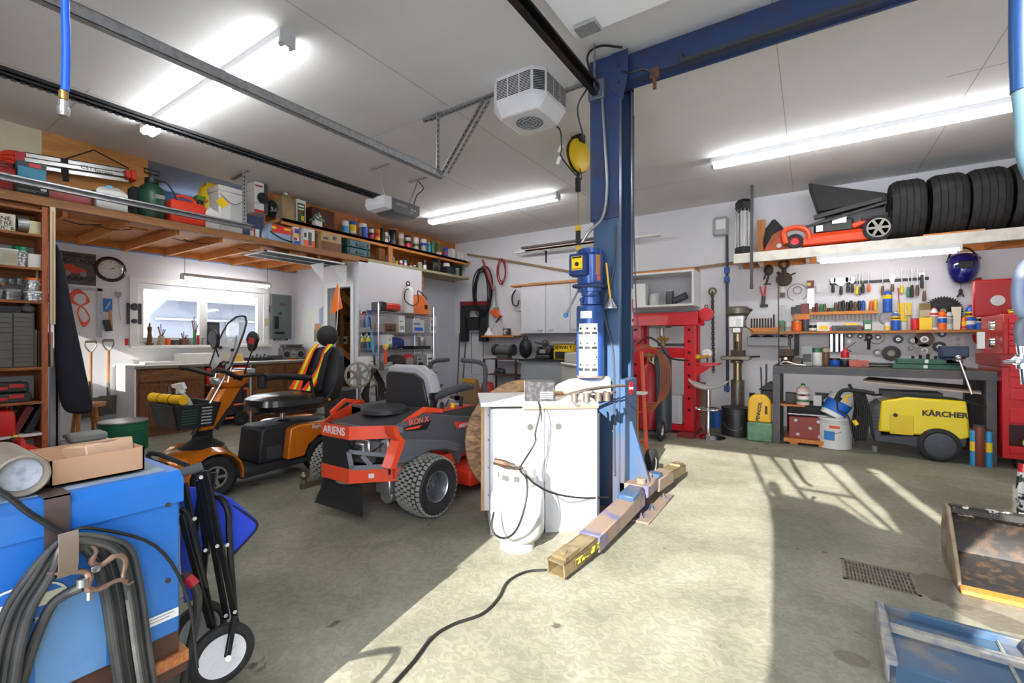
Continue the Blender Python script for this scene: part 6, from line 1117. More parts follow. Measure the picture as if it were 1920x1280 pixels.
# on the worktop
Zw=.901
t=thing('paper_stack','white folded papers and boxes spread in the sun on the worktop','papers',(-7.3,2.9,Zw));wm_(t).bb(-7.5,2.72,Zw,-7.1,3.15,Zw+.13).build('box',mat((240,240,236),.6),t);wm_(t).bb(-7.4,2.3,Zw,-7.05,2.65,Zw+.03).build('papers',WHITE,t)
carton('yellow cardboard box on the worktop beside the white papers',(-7.3,3.33,Zw),.3,.3,.11,mat((236,190,84),.6),((.0,.5,1,.55,KRAFT),))
t=carton('wide black tool tray on the worktop behind the windscreen',(-7.25,3.78,Zw),.2,.36,.05,BLACK,name='tool_tray',cat='tray');[MB().cyl((.05,-.14+i*.06,.05),(.05,-.12+i*.06,.08+.02*(i % 2)),.016,n=8).build('knob',DGREY,t) for i in range(5)]
t=carton('black tape player stack on the worktop left of the silver radio',(-7.3,4.08,Zw),.2,.2,.07,DGREY,name='tape_player',cat='player')
t=thing('boombox','silver two speaker cassette radio standing at the far end of the worktop','radio',(-7.25,4.32,Zw));MB().bb(-.07,-.2,0,.05,.2,.2).build('case',mat((104,102,98),.4,.3),t,bevel=.01)
MB().bb(-.05,-.19,.2,.04,.19,.25).build('handle_bar',mat((60,60,60),.4),t,bevel=.008)
for s in (-.12,.12):MB().cyl((.05,s,.085),(.056,s,.085),.066,n=26).build('speaker_ring',SILV,t);MB().cyl((.056,s,.085),(.058,s,.085),.056,n=26).build('speaker_cone',mat((40,40,42),.6),t);MB().cyl((.05,s*1.3,.222),(.056,s*1.3,.222),.018).build('knob',SILV,t)
MB().bb(.05,-.045,.09,.055,.045,.15).bb(.05,-.045,.03,.055,.045,.07).build('cassette_door',mat((150,148,142),.4),t);MB().cyl((0,.1,.24),(-.02,.22,.95),.0025,n=5).build('antenna',CHROME,t)
t=thing('orange_scraper','small orange plastic scraper lying on the far worktop','scraper',(-7.0,4.2,Zw));MB().bb(-.03,-.06,0,.03,.06,.015).build('scraper',CL['o'],t)
t=thing('work_gloves','dark crumpled gloves at the far end of the worktop','gloves',(-7.0,4.47,Zw));MB().ball(0,0,.015,.06,.08,.018,10,6).ball(.03,-.06,.015,.04,.04,.014,8,5).build('gloves',mat((50,54,62),.8),t)
# on the alcove wall
t=thing('electric_panel','grey metal breaker panel on the alcove wall right of the window','electric panel',W(528,592,X=XA+.05));c=t.location;a=W(509,554,X=XA+.05);b=W(547,632,X=XA+.05);hy,hz=(b.y-a.y)/2,(a.z-b.z)/2+.03;t.location=(XA,(a.y+b.y)/2,(a.z+b.z)/2)
MB().bb(0,-hy,-hz,.05,hy,hz).build('cabinet',mat((112,122,124),.5),t,bevel=.005);MB().bb(.05,-hy*.85,-hz*.95,.056,hy*.9,hz*.92).build('door',mat((104,114,116),.5),t,bevel=.003)
MB().bb(.056,-hy*.1,hz*.5,.06,hy*.35,hz*.62).build('brown_plate',CL['n'],t);MB().bb(.056,-hy*.85,-hz*.55,.1,-hy*.4,-.0).build('switch',BLACK,t,bevel=.01);MB().bb(.056,-hy*.3,hz*.1,.06,0,hz*.2).build('label',CL['k'],t);MB().bb(.056,-hy*.7,-hz*.78,.075,hy*.2,-hz*.68).build('lower_label',BLACK,t)
def plaque(name,label,cat,px,py,X,hy,hz,m,th=.01,nm='board',loc=None):
    t=thing(name,label,cat,loc or W(px,py,X=X));MB().bb(0,-hy,-hz,th,hy,hz).build(nm,m,t,bevel=.002);return t
t=plaque('name_strip','black strip with white writing below the breaker panel','label',526,636,XA,.13,.018,BLACK,.003);text('Claude Lacasse',t,WHITE,.03,(.004,0,0),(90,0,90),bold=.0008)
plaque('thermostat','small beige thermostat beside the breaker panel','thermostat',498,604,XA,.04,.06,mat((206,196,150),.5),.03);t=thing('ribbon','dark blue looped ribbon pinned beside the breaker panel','ribbon',W(504,580,X=XA+.01));MB().tube([(0,-.03,-.06),(0,.02,.02),(0,0,.06),(0,-.02,.02),(0,.03,-.06)],.007,5,4).build('ribbon',mat((40,44,90),.7),t)
t=plaque('metal_sign','dark tin hot rod garage sign with red car left of the clock','sign',142,503,XA,.19,.2,mat((84,80,78),.5,dirt=.5,dcol=(60,58,56),sc=14),.006)
for s,z,sz in (('AMERICAN',.155,.06),('HOT ROD',.09,.075),('GARAGE',-.125,.085)):text(s,t,mat((34,32,34),.5),sz,(.0075,.02,z),(90,0,90),bold=.002)
MB().prism([(-.12,-.06),(.1,-.06),(.1,-.01),(.0,.02),(-.03,.05),(-.1,.04),(-.12,0)],.006,.009,'yz').build('red_car',mat((196,64,44),.5),t)
for y in (-.08,.07):MB().cyl((.006,y,-.065),(.011,y,-.065),.032,n=18).build('car_wheel',mat((140,140,142),.5),t)
MB().bb(.006,-.16,.06,.008,-.12,.17).build('pump_picture',mat((170,90,84),.5),t)
t=thing('wall_clock','round white wall clock with black rim above the shovels','clock',W(206,505,X=XA));MB().lathe([(.12,.0),(.155,0),(.165,.02),(.14,.035),(.125,.03),(.12,.0)],axis='x',n=36).build('rim',mat((40,34,32),.3,coat=.3),t);MB().cyl((.022,0,0),(.024,0,0),.128,n=36).build('face',mat((214,212,204),.5),t)
MB().torus((.03,0,0),.122,.005,'x',30,6).build('chrome_ring',CHROME,t)
for i in range(12):a=R(90-30*(i+1));text(str(i+1),t,BLACK,.026,(.0255,.098*math.cos(a),.098*math.sin(a)),(90,0,90),'numeral')
MB().bar((.028,0,0),(.028,.045,.02),.006,.002,up=(1,0,0)).bar((.029,0,0),(.029,.075,.06),.004,.002,up=(1,0,0)).bar((.03,-.08,.01),(.03,0,0),.0015,.001,up=(1,0,0)).build('hands',BLACK,t)
t=thing('framing_square','large flat steel framing square hung on the wall behind the coiled orange cord','square',W(190,545,X=XA+.008));wm_(t).bar(W(187,541,X=XA+.008),W(187,632,X=XA+.008),.05,.004,up=(1,0,0)).bar(W(193,543,X=XA+.008),W(110,539,X=XA+.008),.04,.004,up=(1,0,0)).build('square',GALV,t)
t=thing('extension_cord','orange extension cord tied in a figure on a wall hook','cord',W(150,570,X=XA+.05))
for i in range(5):o=.012*i;MB().tube([(0,0,-.02),(.01,-.07-o,.05),(0,-.03,.13+o),(.01,.05,.12),(0,.06+o*.5,.03),(.01,.0,-.03),(0,-.02,-.12),(.01,.03,-.23-o),(0,.09,-.17),(0,.04,-.05)],.007,6,4,closed=True).build('loop',mat((228,96,60),.6),t)
MB().torus((0,-.02,.16),.03,.006,'x',14,6).build('hook',STEEL,t)
t=plaque('blade_pack','bright blue blade packet on the alcove wall','packet',202,572,XA,.045,.085,mat((30,110,200),.4),.008);MB().bar((.01,-.02,-.05),(.01,.02,.05),.012,.003,up=(1,0,0)).build('knife',LGREY,t)
t=plaque('tool_pack','dark packet of small tools left of the window','packet',251,588,XA,.08,.14,mat((66,52,56),.5,dirt=.5,dcol=(40,40,60)),.02);MB().ball(.03,0,-.1,.02,.04,.03).ball(.03,0,.09,.02,.05,.05).build('tools',DGREY,t)
t=thing('narrow_brush','thin steel rod tool hanging left of the window','tool',W(222,560,X=XA+.02));MB().bb(-.01,-.03,.04,.01,.03,.09).prism([(-.03,.04),(.03,.04),(0,.0)],-.004,.004,'yz').cyl((0,0,.0),(0,.02,-.27),.004,n=6).build('tool',STEEL,t)
t=thing('hand_brush','black bristled hand brush hanging above the shovels','brush',W(203,600,X=XA+.03));MB().bar((0,.02,.13),(0,.03,-.14),.03,.02).build('handle',wood((150,110,50),(190,150,84)),t);MB().bar((0,-.02,-.0),(.02,.0,-.14),.06,.05).build('bristles',BLACK,t)
t=plaque('red_tag','red and white tag hanging by the window corner','tag',237,640,XA,.025,.06,WHITE,.006);MB().bb(.006,-.02,-.05,.009,.02,.04).build('print',CL['r'],t)
for nm,lab,px0,pt in (('shovel','square mouthed shovel with wooden shaft hanging right, nearer the window',203,638),('shovel','shovel half hidden behind the navy coat',170,640)):
    a=W(px0,pt,X=XA+.08);t=thing(nm,lab,'shovel',a,0,'shovels on the alcove wall');MB().tube([(0,-.05,0),(0,.05,0)],.013).tube([(0,-.055,0),(0,-.05,-.05),(0,0,-.11)],.008,6,3).tube([(0,.055,0),(0,.05,-.05),(0,0,-.11)],.008,6,3).build('grip',mat((120,110,100),.5,.5),t)
    MB().cyl((0,0,-.1),(.0,.0,-.42),.016).build('shaft',wood((130,80,44),(176,122,78),stretch=(14,14,1)),t);MB().cyl((0,0,-.42),(.01,.0,-.55),.018).loft([[(.02,-.10,-.55),(.02,.12,-.55),(.028,.12,-.55),(.028,-.10,-.55)],[(.0,-.115,-.74),(.0,.125,-.74),(.008,.125,-.74),(.008,-.115,-.74)]]).build('blade',mat((96,92,86),.5,.5,dirt=.5,dcol=(130,120,100),sc=9),t)
    t.scale=(1,1,1.28)
plaque('wall_outlet','white power outlet on the alcove wall left of the worktop','outlet',254,643,XA,.035,.055,WHITE,.008)
t=thing('calendar','white wall calendar with cork strip on the partition wall by the doorway','calendar',W(586,590,Y=YD-.005));wm_(t).bb(-7.4+.0,YD-.012,.0+1.15,-6.78,YD,1.78).build('sheet',mat((222,220,214),.6),t);wm_(t).bb(-6.98,YD-.016,1.2,-6.8,YD-.012,1.5).build('cork',KRAFT,t);wm_(t).bb(-6.85,YD-.02,1.5,-6.78,YD-.016,1.75).build('blue_print',mat((150,180,210),.6),t);wm_(t).bb(-6.98,YD-.02,1.2,-6.95,YD-.016,1.4).build('green_print',CL['e'],t)
# closet seen through the doorway
t=thing('closet_shelving','dark wooden shelving with diagonal braces inside the closet','shelving',(-6.4,5.6,0));wm_(t).bb(-7.58,4.8,1.12,-7.15,5.95,1.15).bb(-7.58,4.8,1.52,-7.15,5.95,1.55).bb(-7.58,4.8,.7,-7.15,5.95,.73).bb(-7.2,5.2,0,-7.15,5.25,2.3).build('board',wood((140,88,46),(184,124,68)),t);wm_(t).bar((-7.1,5.0,2.2),(-7.1,5.75,1.6),.03,.12).bar((-7.05,4.9,1.2),(-7.05,5.6,.7),.02,.1).build('brace',wood((190,120,56),(220,150,84)),t)
for (x,z,c,s,la) in ((5.1,1.153,'y',.16,'yellow box on the closet shelf'),(5.32,1.153,'w',.14,'white box with dark print on the closet shelf'),(4.95,.733,'v',.24,'purple box low in the closet'),(5.4,1.553,'n',.14,'brown tin on the top closet shelf'),(5.42,.733,'k',.22,'black crate on the low closet shelf')):carton(la,(-7.3,x,z),.15,s,s,CL[c],((.2,.3,.8,.7,CL['k']),))
t=thing('saw_blade_disc','round brass coloured saw blade hanging inside the closet','saw blade',(-7.06,5.62,1.95));MB().cyl((0,0,0),(.01,0,0),.13,n=30).build('disc',mat((110,84,50),.35,.7),t);MB().prism([(-.02,.1),(.02,.1),(0,0)],.01,.014,'yz').prism([(-.02,-.1),(.02,-.1),(0,0)],.01,.014,'yz').build('flame_print',mat((230,180,80),.4),t)
# trailer and snow outside the window
t=thing('travel_trailer','pale grey travel trailer parked in the snow outside the window','trailer',(-11.5,5.2,0));TRM=mat((112,116,124),.5);wm_(t).loft([[(-10.5,3.3,0),(-10.5,9,0),(-10.5,9,2.1),(-10.5,3.7,2.1),(-10.5,3.35,1.75)],[(-13,3.3,0),(-13,9,0),(-13,9,2.1),(-13,3.7,2.1),(-13,3.35,1.75)]]).build('body',TRM,t,bevel=.08,seg=3)
wm_(t).bb(-10.46,3.6,2.0,-10.3,9,2.22).bb(-10.49,3.5,1.62,-10.47,9,1.66).build('trim',mat((150,154,160),.5),t);wm_(t).bb(-10.49,4.75,1.3,-10.4,5.0,1.62).build('vent_cover',mat((170,174,178),.5),t,bevel=.03)
# ================================================================ wire rack by the closet wall
RK=thing('wire_rack','chrome wire shelving rack loaded with cleaning goods by the closet wall','rack',(-5.58,5.1,0));rx0,rx1,ry0,ry1=-5.8,-5.35,4.53,5.71
for x in (rx0,rx1):
    for y in (ry0,ry1):wm_(RK).cyl((x,y,0),(x,y,1.78),.014,n=10).build('post',CHROME,RK)
RZ=(1.65,1.34,1.07,.77,.42,.15)
for z in RZ:
    m=wm_(RK)
    for x in (rx0,rx1):m.cyl((x,ry0,z),(x,ry1,z),.005,n=6).cyl((x,ry0,z-.03),(x,ry1,z-.03),.005,n=6).tube([(x,ry0+(ry1-ry0)*i/26,z-.03*(i % 2)) for i in range(27)],.0035,5)
    for y in (ry0,ry1):m.cyl((rx0,y,z),(rx1,y,z),.005,n=6).cyl((rx0,y,z-.03),(rx1,y,z-.03),.005,n=6)
    for i in range(1,20):y=ry0+(ry1-ry0)*i/20;m.cyl((rx0,y,z),(rx1,y,z),.0022,n=5)
    m.build('wire_shelf',STEEL,RK)
def rk(x0,x1,yt,k,X=-5.55):return spot(x0,x1,yt,RZ[k]+.004,X=X)
cols=['g','c','r','s','y','e']
for i,(px,py,c,hc,la) in enumerate(((672,600,(110,130,190),'r','clear blue spray bottle with red head hanging top left on the rack'),(684,598,(90,140,210),'v','blue spray bottle with violet head hanging beside the clear one'),(697,600,(190,186,190),'w','clear spray bottle with white head hanging in the top row'),
    (676,640,(214,206,30),'k','yellow spray bottle with black head, leftmost of the lower row'),(684,640,(206,200,40),'k','second yellow spray bottle of the lower hanging row'),(691,641,(80,170,220),'w','light blue spray bottle with white head in the lower hanging row'),(699,642,(150,130,140),'w','murky spray bottle hanging right in the lower row'))):
    l=W(px,py,X=-5.5 if i % 2 else-5.62);l.y=4.47;l.z -= .11;spray(la,l,mat(c,.15),CL[hc],.04,.24,90,group='spray bottles hung on the rack')
l,w,h=rk(700,752,563,0);t=thing('pressure_tool','red and black machine lying on top of the rack','machine',l);MB().bb(-.12,-w*.45,0.02,.12,w*.45,h*.75).build('body',mat((204,48,36),.4),t,bevel=.03);MB().bb(-.13,-w*.5,0.0,.13,-w*.25,h*.8).bb(-.13,-w*.1,0,.14,w*.2,h*.2).build('black_end',BLACK,t,bevel=.02)
l,w,h=rk(754,776,530,0,-5.45);t=thing('pump_sprayer','white pump sprayer with black handle and hose on top of the rack','sprayer',l);r=w*.46;MB().lathe([(r*.9,0),(r,.01),(r,h*.72),(r*.8,h*.82),(r*.4,h*.88)],n=20).build('tank',WHITE,t)
MB().torus((0,0,h*.97),r*.4,.01,'x',16,6).cyl((0,0,h*.85),(0,0,h*.93),r*.35).tube([(.05,-.02,h*.8),(.1,-.15,h*.7),(.1,-.16,h*.4),(.1,.0,h*.25),(.1,.13,h*.4),(.1,.12,h*.75),(.08,.3,h*.6),(.06,.38,h*.5)],.008,6,6).build('hose',BLACK,t)
l,w,h=rk(758,805,552,0,-5.65);t=thing('chainsaw_case','orange plastic chainsaw case behind the white sprayer on the rack','case',l);MB().prism([(-w*.5,0),(w*.5,0),(w*.5,h*.4),(w*.2,h*.9),(-w*.1,h),(-w*.5,h*.5)],-.1,.1,'yz').build('case',mat((222,112,44),.45),t,bevel=.015)
MB().bb(.1,w*.2,h*.3,.108,w*.35,h*.5).build('latch',BLACK,t)
for (a,b,y,k,c,la,mk) in ((706,738,607,1,'n','brown card box with black silver knobs on the second rack shelf','k'),(735,752,592,1,'w','white card leaning on the second rack shelf','g'),(757,793,599,1,'s','clear box with a blue lid on the second rack shelf','b'),(793,812,590,1,'w','white bag and box at the right of the second rack shelf','g'),
    (708,740,647,2,'d','dark grey tray on the third rack shelf','k'),(716,727,627,2,'w','small white device on the third rack shelf','g'),(755,808,648,2,'k','long black flat tray at the right of the third rack shelf','d'),
    (677,706,668,3,'w','white bucket box at the left of the fourth rack shelf','g'),(706,730,678,3,'g','grey plastic bin on the fourth rack shelf','s'),(769,788,665,3,'g','grey white carton on the fourth rack shelf','k'),(786,811,664,3,'w','white carton with brown open top and handwriting on the rack','k'),
    (700,720,716,4,'s','silver tin box on the fifth rack shelf','w'),(795,812,697,4,'n','brown carton on the fifth rack shelf','r'),(782,794,700,4,'w','white and black carton on the fifth rack shelf','r'),(700,735,740,5,'w','white printed carton at the foot of the rack','b'),(794,812,728,5,'w','white and red carton at the foot of the rack','r')):
    l,w,h=rk(a,b,y,k,-5.52);carton(la,l,.25,w*.85,min(h,.3),CL[c],((.15,.15,.85,.4,CL[mk]),(.1,.6,.6,.7,CL[mk])))
l,w,h=rk(722,757,632,2,-5.5);t=tag(MB().lathe([(.0,-w*.5),(h*.45,-w*.46),(h*.5,0),(h*.42,w*.45),(0,w*.5)],(0,0,h*.5),'y',18).build('rolled_cloth',mat((34,56,120),.9,dirt=.3)),'rolled dark blue cloth on the third rack shelf','cloth',loc=l)
l,w,h=rk(784,798,631,2);can('ribbed silver tin can on the third rack shelf',l,w,h,mat((200,200,200),.3,.7),None,[(.2,.25,STEEL),(.4,.45,STEEL),(.6,.65,STEEL)])
l,w,h=rk(719,727,641,2,-5.4);t=tag(MB().ball(0,0,.045,.045).build('yellow_ball',YELLOW),'small yellow ball on the third rack shelf','ball',loc=l)
l,w,h=rk(720,765,662,3,-5.5);t=thing('dark_bag','black tool bag slumped on the fourth rack shelf','bag',l);MB().ball(0,0,h*.45,.14,w*.5,h*.45,14,8).build('bag',mat((44,44,40),.8,bump=.5),t)
l,w,h=rk(757,772,664,3,-5.42);t=thing('circular_saw','red circular saw on the fourth rack shelf','saw',l);MB().cyl((-.02,0,.12),(.02,0,.12),.11,n=22).build('guard',CL['r'],t);MB().cyl((.021,.02,.1),(.03,.02,.1),.08,n=22).build('blade',SILV,t)
t=thing('telescopic_pole','blue and black telescopic pole leaning on the front of the rack','pole',(-5.3,4.47,0));wm_(t).cyl((-5.28,4.47,0),(-5.32,4.42,1.0),.014).cyl((-5.34,4.39,1.38),(-5.36,4.37,1.55),.01).build('black_section',BLACK,t);wm_(t).cyl((-5.32,4.42,1.0),(-5.34,4.39,1.38),.012).build('blue_section',mat((40,170,220),.4),t)
t=thing('caulk_tube','orange caulking tube fixed upright on the rack front','tube',(-5.3,4.62,.86));MB().cyl((0,0,0),(0,0,.22),.026).build('tube',mat((236,84,50),.4),t);MB().cyl((0,0,.22),(0,0,.27),.008).build('nozzle',WHITE,t)
t=thing('wooden_crate','dark brown wooden box on the floor right of the rack','box',(-5.6,5.86,0));MB().bb(-.2,-.08,0,.2,.1,.42).build('box',OAK,t);MB().bb(-.22,-.1,.42,.22,.12,.45).build('lid',OAK,t)
# hose reels with wheel shaped discs
for i,(px,lab) in enumerate(((671,'grey six spoked wheel cover hung in front of the rack, nearer one'),(690,'grey spoked wheel cover half hidden behind the nearer one'))):
    t=thing('wheel_cover',lab,'wheel cover',W(px,703+i*2,X=-5.05-i*.25),-18,'wheel covers by the rack');m=MB();m.lathe([(.145,-.01),(.175,-.015),(.18,.01),(.15,.015),(.145,-.01)],axis='x',n=34)
    for k in range(6):a=k*math.pi/3+.5;m.bar((0,.04*math.cos(a),.04*math.sin(a)),(.0,.155*math.cos(a),.155*math.sin(a)),.034,.014,up=(1,0,0))
    m.lathe([(0,-.01),(.055,-.01),(.06,.012),(0,.02)],axis='x',n=20);m.build('cover',mat((158,154,146),.35,.5),t,bevel=.002)
t=thing('hose_post','white post with coiled black hoses in front of the rack','post',(-5.15,4.15,0));wm_(t).bb(-5.19,4.1,0,-5.13,4.16,.95).build('post',WHITE,t);wm_(t).bb(-5.4,3.95,0,-4.95,4.35,.03).build('foot',DGREY,t)
for i in range(6):wm_(t).tube([(-5.1+.02*i,4.2,.82),(-5.05,4.1-.02*i,.5),(-5.08,4.16,.18+.03*i),(-5.05,4.3+.03*i,.3),(-5.1,4.32+.02*i,.6)],.011,7,5,closed=True).build('hose',BLACK,t)
t=thing('black_tote','black folded tarp case standing behind the scooter seat','case',(-4.55,3.3,0));MB().bb(-.12,-.14,0,.12,.14,.66).build('case',mat((40,42,46),.6),t,bevel=.02);[MB().bb(.12,-.1+i*.06,.05,.126,-.08+i*.06,.6).build('rib',DGREY,t) for i in range(4)]
# ================================================================ back wall, left part
YW=YB-.03
t=thing('hose_bracket_board','long thin bowed wooden strip fixed along the back wall under the lift beam','wood strip',W(960,492,Y=YW));pts=[W(876,477,Y=YW),W(930,485,Y=YW),W(1000,497,Y=YW),W(1085,512,Y=YW),W(1190,512,Y=YW),W(1300,503,Y=YW),W(1380,492,Y=YW)]
m=wm_(t);m.loft([[p+Vector((0,-.01,-.02)),p+Vector((0,.01,-.02)),p+Vector((0,.01,.02)),p+Vector((0,-.01,.02))] for p in pts]);m.build('strip',wood((120,96,66),(160,132,96)),t)
def coil(name,label,px,py,rx,rz,n,r,m_,seed=1,Y=YW-.06):
    random.seed(seed);t=thing(name,label,'hose',W(px,py,Y=Y))
    for i in range(n):
        k=1-.08*i*random.random();o=random.uniform(-.03,.03);MB().tube([(o+rx*k*math.cos(2*math.pi*j/12)*(1+.1*math.sin(j+i)),-.015*i,rz*k*math.sin(2*math.pi*j/12)-rz*.1*i/n) for j in range(12)],r,6,3,closed=True).build('loop',m_,t)
    return t
coil('rubber_hose','big loops of black rubber hose hanging on the back wall',906,545,.21,.5,5,.015,BLACK);coil('red_air_line','coiled dark red air line hanging right of the black hose',942,508,.1,.25,4,.01,mat((160,30,44),.5),4,YW-.03);coil('white_cable_coil','thin white cable looped inside the black hose',915,530,.16,.33,3,.006,mat((206,204,198),.6),9,YW-.02)
t=thing('red_strap','straight red hose end crossing the black loops','hose',W(912,510,Y=YW-.14));wm_(t).cyl(W(905,487,Y=YW-.14),W(925,545,Y=YW-.14),.02).build('hose',mat((170,30,44),.5),t)
t=thing('work_stand','folded black plastic workbench with red top hanging on the back wall','workbench',W(892,600,Y=YW));f=lambda x,y:(lambda p:(p.x-t.location.x,p.z-t.location.z))(W(x,y,Y=YW))
m=MB();P=[[(868,572),(916,572),(916,582),(868,582)],[(868,582),(881,582),(880,640),(867,640)],[(903,582),(916,582),(917,640),(902,640)],[(878,594),(905,594),(905,618),(878,618)]]
for q in P:m.prism([f(*p) for p in q],-.09,-.0,'xz')
m.build('frame',mat((34,34,36),.6),t,bevel=.008);MB().prism([f(*p) for p in ((868,566),(917,565),(917,573),(868,573))],-.1,0,'xz').build('jaw',mat((126,30,36),.6),t)
t=thing('rope_frame','thin grey bent rod frame hanging below the black workbench','rod',W(895,670,Y=YW));m=wm_(t);m.tube([W(x,y,Y=YW-.02) for x,y in ((884,623),(884,702),(906,702),(906,640),(902,624),(884,623))],.006,6).build('rod',DGREY,t)
t=thing('trimmer_head','orange string trimmer guard hanging on the back wall','trimmer',W(930,587,Y=YW-.05));MB().prism([(-.12,.03),(-.04,.08),(.03,.08),(.07,-.02),(.14,-.06),(.12,-.09),(.0,-.08)],-.05,.04,'xz').build('guard',mat((226,92,34),.45),t,bevel=.01);MB().cyl((-.0,0,.08),(.0,0,.12),.05).cyl((0,0,.1),(-.02,0,.55),.012).build('shaft',GREY,t)
for i,(a,b,c,d,la) in enumerate(((862,625,857,762,'push broom with dark shaft leaning at the back wall corner'),(873,641,866,766,'second broom leaning right of the dark one'))):
    p,q=W(a,b,Y=YW-.05),W(c,d,Y=YW-.3);q.z=.06;t=thing('broom',la,'broom',q);wm_(t).cyl(p,q,.014,n=8).build('shaft',mat((96,86,80),.6),t);MB().bb(-.16,-.04,-.03,.16,.04,.02).build('head',wood((110,90,70),(140,116,92)),t);MB().bb(-.15,-.04,-.06,.15,.04,-.03).build('bristles',DGREY,t)
t=thing('wall_shelf','short wooden wall shelf with desk lamps on the back wall','shelf',W(935,630,Y=7.35));a,b=W(908,630,Y=7.3),W(968,630,Y=7.3);wm_(t).bb(a.x,7.2,a.z-.02,b.x,YB-.002,a.z+.01).build('board',PINE,t);zs=a.z+.01
t=thing('desk_lamp','white swing arm desk lamp on the short wall shelf','lamp',W(917,626,Y=7.33));t.location.z=zs;MB().lathe([(.1,0),(.09,.04),(.04,.1),(.025,.16),(0,.16)],n=20).build('shade',WHITE,t);MB().cyl((.03,0,.1),(.28,0,.36),.008).cyl((.28,0,.36),(.42,.04,.02),.008).build('arm',LGREY,t);MB().cyl((.17,0,.26),(.29,0,.38),.016).cyl((.40,.03,.08),(.43,.04,0.01),.018).build('joint',BLACK,t)
t=carton('small grey radio beside the lamp on the short wall shelf',W(950,628,Y=7.4),.14,.08,.14,DGREY,((.15,.2,.85,.8,LGREY),),name='radio',cat='radio',face='y');t.location.z=zs
gs=thing('grinder_stand','rusty angle iron stand carrying a bench grinder','stand',W(937,740,Y=7.2));a,b=W(908,672,Y=7.05),W(967,672,Y=7.05);gz=a.z;gs.location=((a.x+b.x)/2,7.25,0);hw=(b.x-a.x)/2;IR=mat((92,60,54),.6,.3)
for sx in (-hw,hw):
    for y in (-.2,.2):MB().bar((sx,y,0),(sx,y,gz),.03).build('leg',IR,gs)
for z in (gz,gz-.3,.12):MB().bb(-hw,-.2,z-.015,hw,.2,z).build('shelf',IR,gs)
t=thing('bench_grinder','grey bench grinder on the rusty stand','grinder',(gs.location.x,7.2,gz));MB().lathe([(0,-.16),(.09,-.15),(.1,0),(.09,.15),(0,.16)],(0,0,.16),'x',20).bb(-.12,-.09,0,.12,.09,.08).build('motor',mat((96,98,94),.5),t);[MB().lathe([(0,-.03),(.11,-.03),(.11,.03),(0,.03)],(s*.2,0,.17),'x',20).build('wheel_guard',DGREY,t) for s in (-1,1)]
for (x,z,c,s,la) in ((-.1,gz-.3,'d',.1,'dark drill lying on the middle board of the grinder stand'),(.1,.12,'k',.2,'black machine at the foot of the grinder stand')):t=thing('power_tool',la,'tool',(gs.location.x+x,7.2,z));MB().ball(0,0,s*.6,s*1.2,s*.7,s*.6).bb(-s,-s*.5,0,s,s*.5,s*.5).build('body',CL[c],t)
t=thing('red_compressor','small red air tank beside the grinder stand','compressor',W(914,752,Y=6.9));t.location.z=0;MB().lathe([(0,.05),(.12,.08),(.14,.3),(.1,.42),(0,.45)],n=20).build('tank',mat((180,50,36),.5),t)
t=thing('paper_sack','brown paper sack with folded yellow top on the floor by the back wall','sack',W(882,775,Y=6.6));t.location.z=0;MB().loft([[(-.16,-.1,0),(.16,-.1,0),(.16,.1,0),(-.16,.1,0)],[(-.17,-.11,.3),(.17,-.11,.3),(.16,.1,.3),(-.17,.1,.3)],[(-.13,-.07,.5),(.16,-.07,.5),(.15,.05,.5),(-.12,.05,.5)]]).build('sack',mat((150,122,88),.8,dirt=.3,bump=.4),t,bevel=.01);MB().bb(-.13,-.09,.45,.16,-.05,.52).build('top_fold',mat((206,160,60),.7),t)
# white wall cabinets and counter
a,b=W(977,537,Y=7.15),W(1115,624,Y=7.15);wc=thing('wall_cabinet','white melamine wall cabinets on the back wall left of the lift','cabinet',((a.x+b.x)/2,7.3,b.z));wm_(wc).bb(a.x,7.15,b.z,b.x+.3,YB-.002,a.z).bb(a.x-.22,7.2,b.z,a.x,YB-.001,b.z+.02).bb(a.x-.22,7.2,(a.z+b.z)/2,a.x,YB-.002,(a.z+b.z)/2+.02).build('body',mat((206,206,210),.5),wc)
for x0,x1 in ((977,1023),(1023,1069),(1069,1115)):p,q=W(x0,540,Y=7.13),W(x1,620,Y=7.13);d=wm_(wc).bb(p.x+.004,7.13,b.z+.005,q.x-.004,7.149,a.z-.005).build('door',mat((212,212,216),.5),wc,bevel=.002);xx=q.x-.12 if x0 == 977 else p.x+.1;wm_(wc).tube([(xx-.05,7.13,b.z+.06),(xx-.04,7.11,b.z+.06),(xx+.04,7.11,b.z+.06),(xx+.05,7.13,b.z+.06)],.006,6).build('handle',STEEL,d)
for i,(x0,y0,x1,y1,dz,th,la) in enumerate(((957,537,1080,524,0,.03,'long pine plank lying on top of the white wall cabinets'),(985,530,1080,519,.04,.02,'grey board lying on the plank above the cabinets'))):
    p,q=W(x0,y0,Y=7.1),W(x1+60,y0,Y=7.1);o=tag(MB().bb(0,-.08,0,q.x-p.x,.1,th).build('plank',PINE if i == 0 else mat((170,176,176),.6)),la,'plank',loc=(p.x,7.18+.1*i,a.z+dz));o.location.z=a.z+.002+dz
for (x0,y0,x1,y1,c,la) in ((984,470,1180,440,PINE,'tan plank on the high brackets of the back wall'),(976,464,1175,449,mat((110,104,96),.7),'grey weathered plank on the high wall brackets'),(965,473,1237,432,WHITE,'thin white strip on the high wall brackets')):
    p,q=W(x0,y0,Y=7.25),W(x1,y1,Y=7.25);z=(p.z+q.z)/2;o=thing('plank',la,'plank',((p.x+q.x)/2,7.3,p.z));MB().bb(-(q.x-p.x)/2,-.04,-.02,(q.x-p.x)/2,.04,.015).build('board',c,o)
t=thing('plank_bracket','black angle bracket holding the high planks on the back wall','bracket',W(1023,470,Y=YW));MB().bb(-.01,-.25,-.02,.01,.03,0).bb(-.01,.0,-.22,.01,.03,0).build('bracket',BLACK,t)
